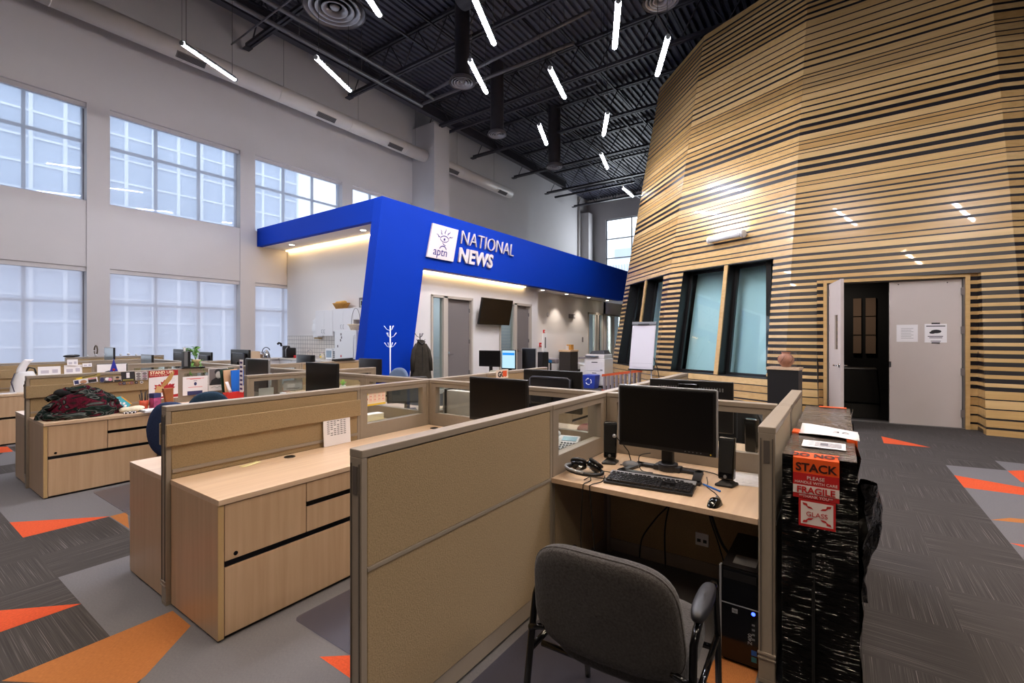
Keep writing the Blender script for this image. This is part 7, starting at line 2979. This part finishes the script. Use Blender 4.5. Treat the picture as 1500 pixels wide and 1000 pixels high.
# ================================================================ standing workstation in the far aisle
t = thing('office_desk', 'maple desk in the far aisle with four screens in front of the office doors', 'desk', (7.55, 4.85, 0))
MB().box(0, 1.2, 0, 1.45, .70, .73).build('top', M_MAPLETOP, t, bevel=.003)
for x, y in ((.05, .05), (1.1, .05), (.05, 1.35), (1.1, 1.35)):
    MB().box(x, x + .05, y, y + .05, 0, .70).build('leg', M_FRAME, t)
monitor('black monitor at the left end of the far aisle desk', 7.80, 6.06, 0.12, .52, .34, 1.25, desk=.73)
SCR = emit_mat('screen_lit', (170, 206, 222), 0.75)
tm = monitor('lit upright monitor showing a pale page with a blue band', 7.85, 5.60, 0.05, .34, .40, 1.27, desk=.73, screen_m=SCR)
MB().box(-.0035, -.0015, -.145, .145, .43, .48).build('blue_band', emit_mat('screen_band', (40, 130, 210), 0.8), tm)
monitor('tall black monitor with a silver side right of the lit one', 7.95, 5.17, -0.25, .40, .42, 1.30, desk=.73, silver=True)
t = thing('loudspeaker', 'black box loudspeaker at the right end of the far aisle desk', 'speaker', (8.2, 4.98, .73), -.3)
MB().box(-.08, .08, -.09, .09, 0, .50).build('cabinet', M_BLACK, t, bevel=.015)
MB().box(-.083, -.08, -.07, .07, .04, .46).build('grille', M_DKP, t)
t = thing('desk_camera', 'small camera with a blue light on a thin stand right of the far loudspeaker', 'camera', (8.42, 4.93, .73))
b = MB()
b.cyl((0, 0, 0), (0, 0, .26), .02, 10)
b.cyl((0, 0, 0), (0, 0, .02), .08, 16)
b.build('stand', M_BLACK, t)
MB().box(-.05, .08, -.16, .10, .26, .36).build('body', M_MIDP, t, bevel=.02)
MB().box(-.053, -.05, -.06, .06, .27, .33).build('blue_panel', mat('lamp_blue', (50, 120, 180), 0.4), t)
t = thing('paper_tray', 'pale papers tilted on the far aisle desk in front of the black monitor', 'papers', (7.63, 5.72, .73), .1)
b = MB()
b.hexa([(-.06, -.2, 0), (.05, -.2, 0), (.05, .2, 0), (-.06, .2, 0)], [(-.06, -.16, .06), (.05, -.19, .12), (.05, .19, .12), (-.06, .2, .06)])
b.build('stack', mat('paper_olive', (130, 126, 108), 0.8), t)
MB().box(-.06, .03, -.33, -.22, 0, .09).build('crumple', M_PAPER, t, bevel=.02)

# notices on the studio door
for s, w_, z, h_, lab, kind in ((0.80, .29, 1.45, .30, 'plain white typed notice taped to the grey studio door', 0), (0.42, .29, 1.44, .32, 'white notice with a picture and black corner tape on the grey studio door', 1)):
    p = portal(s + w_ / 2, z, -.0295)
    t = thing('door_notice', lab, 'notice', p, math.atan2(PD.y, PD.x) + PI)
    MB().box(0, w_, -.003, 0, 0, h_).build('sheet', M_PAPER, t)
    b = MB()
    if kind == 0:
        for i in range(7):
            b.box(.06, w_ - .06 - .03 * (i % 2), -.0042, -.003, .23 - i * .028, .235 - i * .028)
    else:
        b.box(.02, w_ - .02, -.0042, -.003, .275, .29)
        b.box(.04, w_ - .05, -.0042, -.003, .10, .112)
        b.box(.06, w_ - .06, -.0042, -.003, .075, .085)
        b.box(.08, w_ - .08, -.0042, -.003, .02, .03)
        b.ball((.15, -.004, .19), .07, .001, .03, 14, 8)
        b.ball((.10, -.004, .17), .04, .001, .02, 12, 8)
    b.build('print', M_DKP if kind else M_PAPERLN, t)
    if kind:
        b = MB()
        b.box(.09, .20, -.005, -.003, h_ - .005, h_ + .02)
        b.box(.09, .20, -.005, -.003, -.015, .005)
        b.build('tape', M_DKP, t)
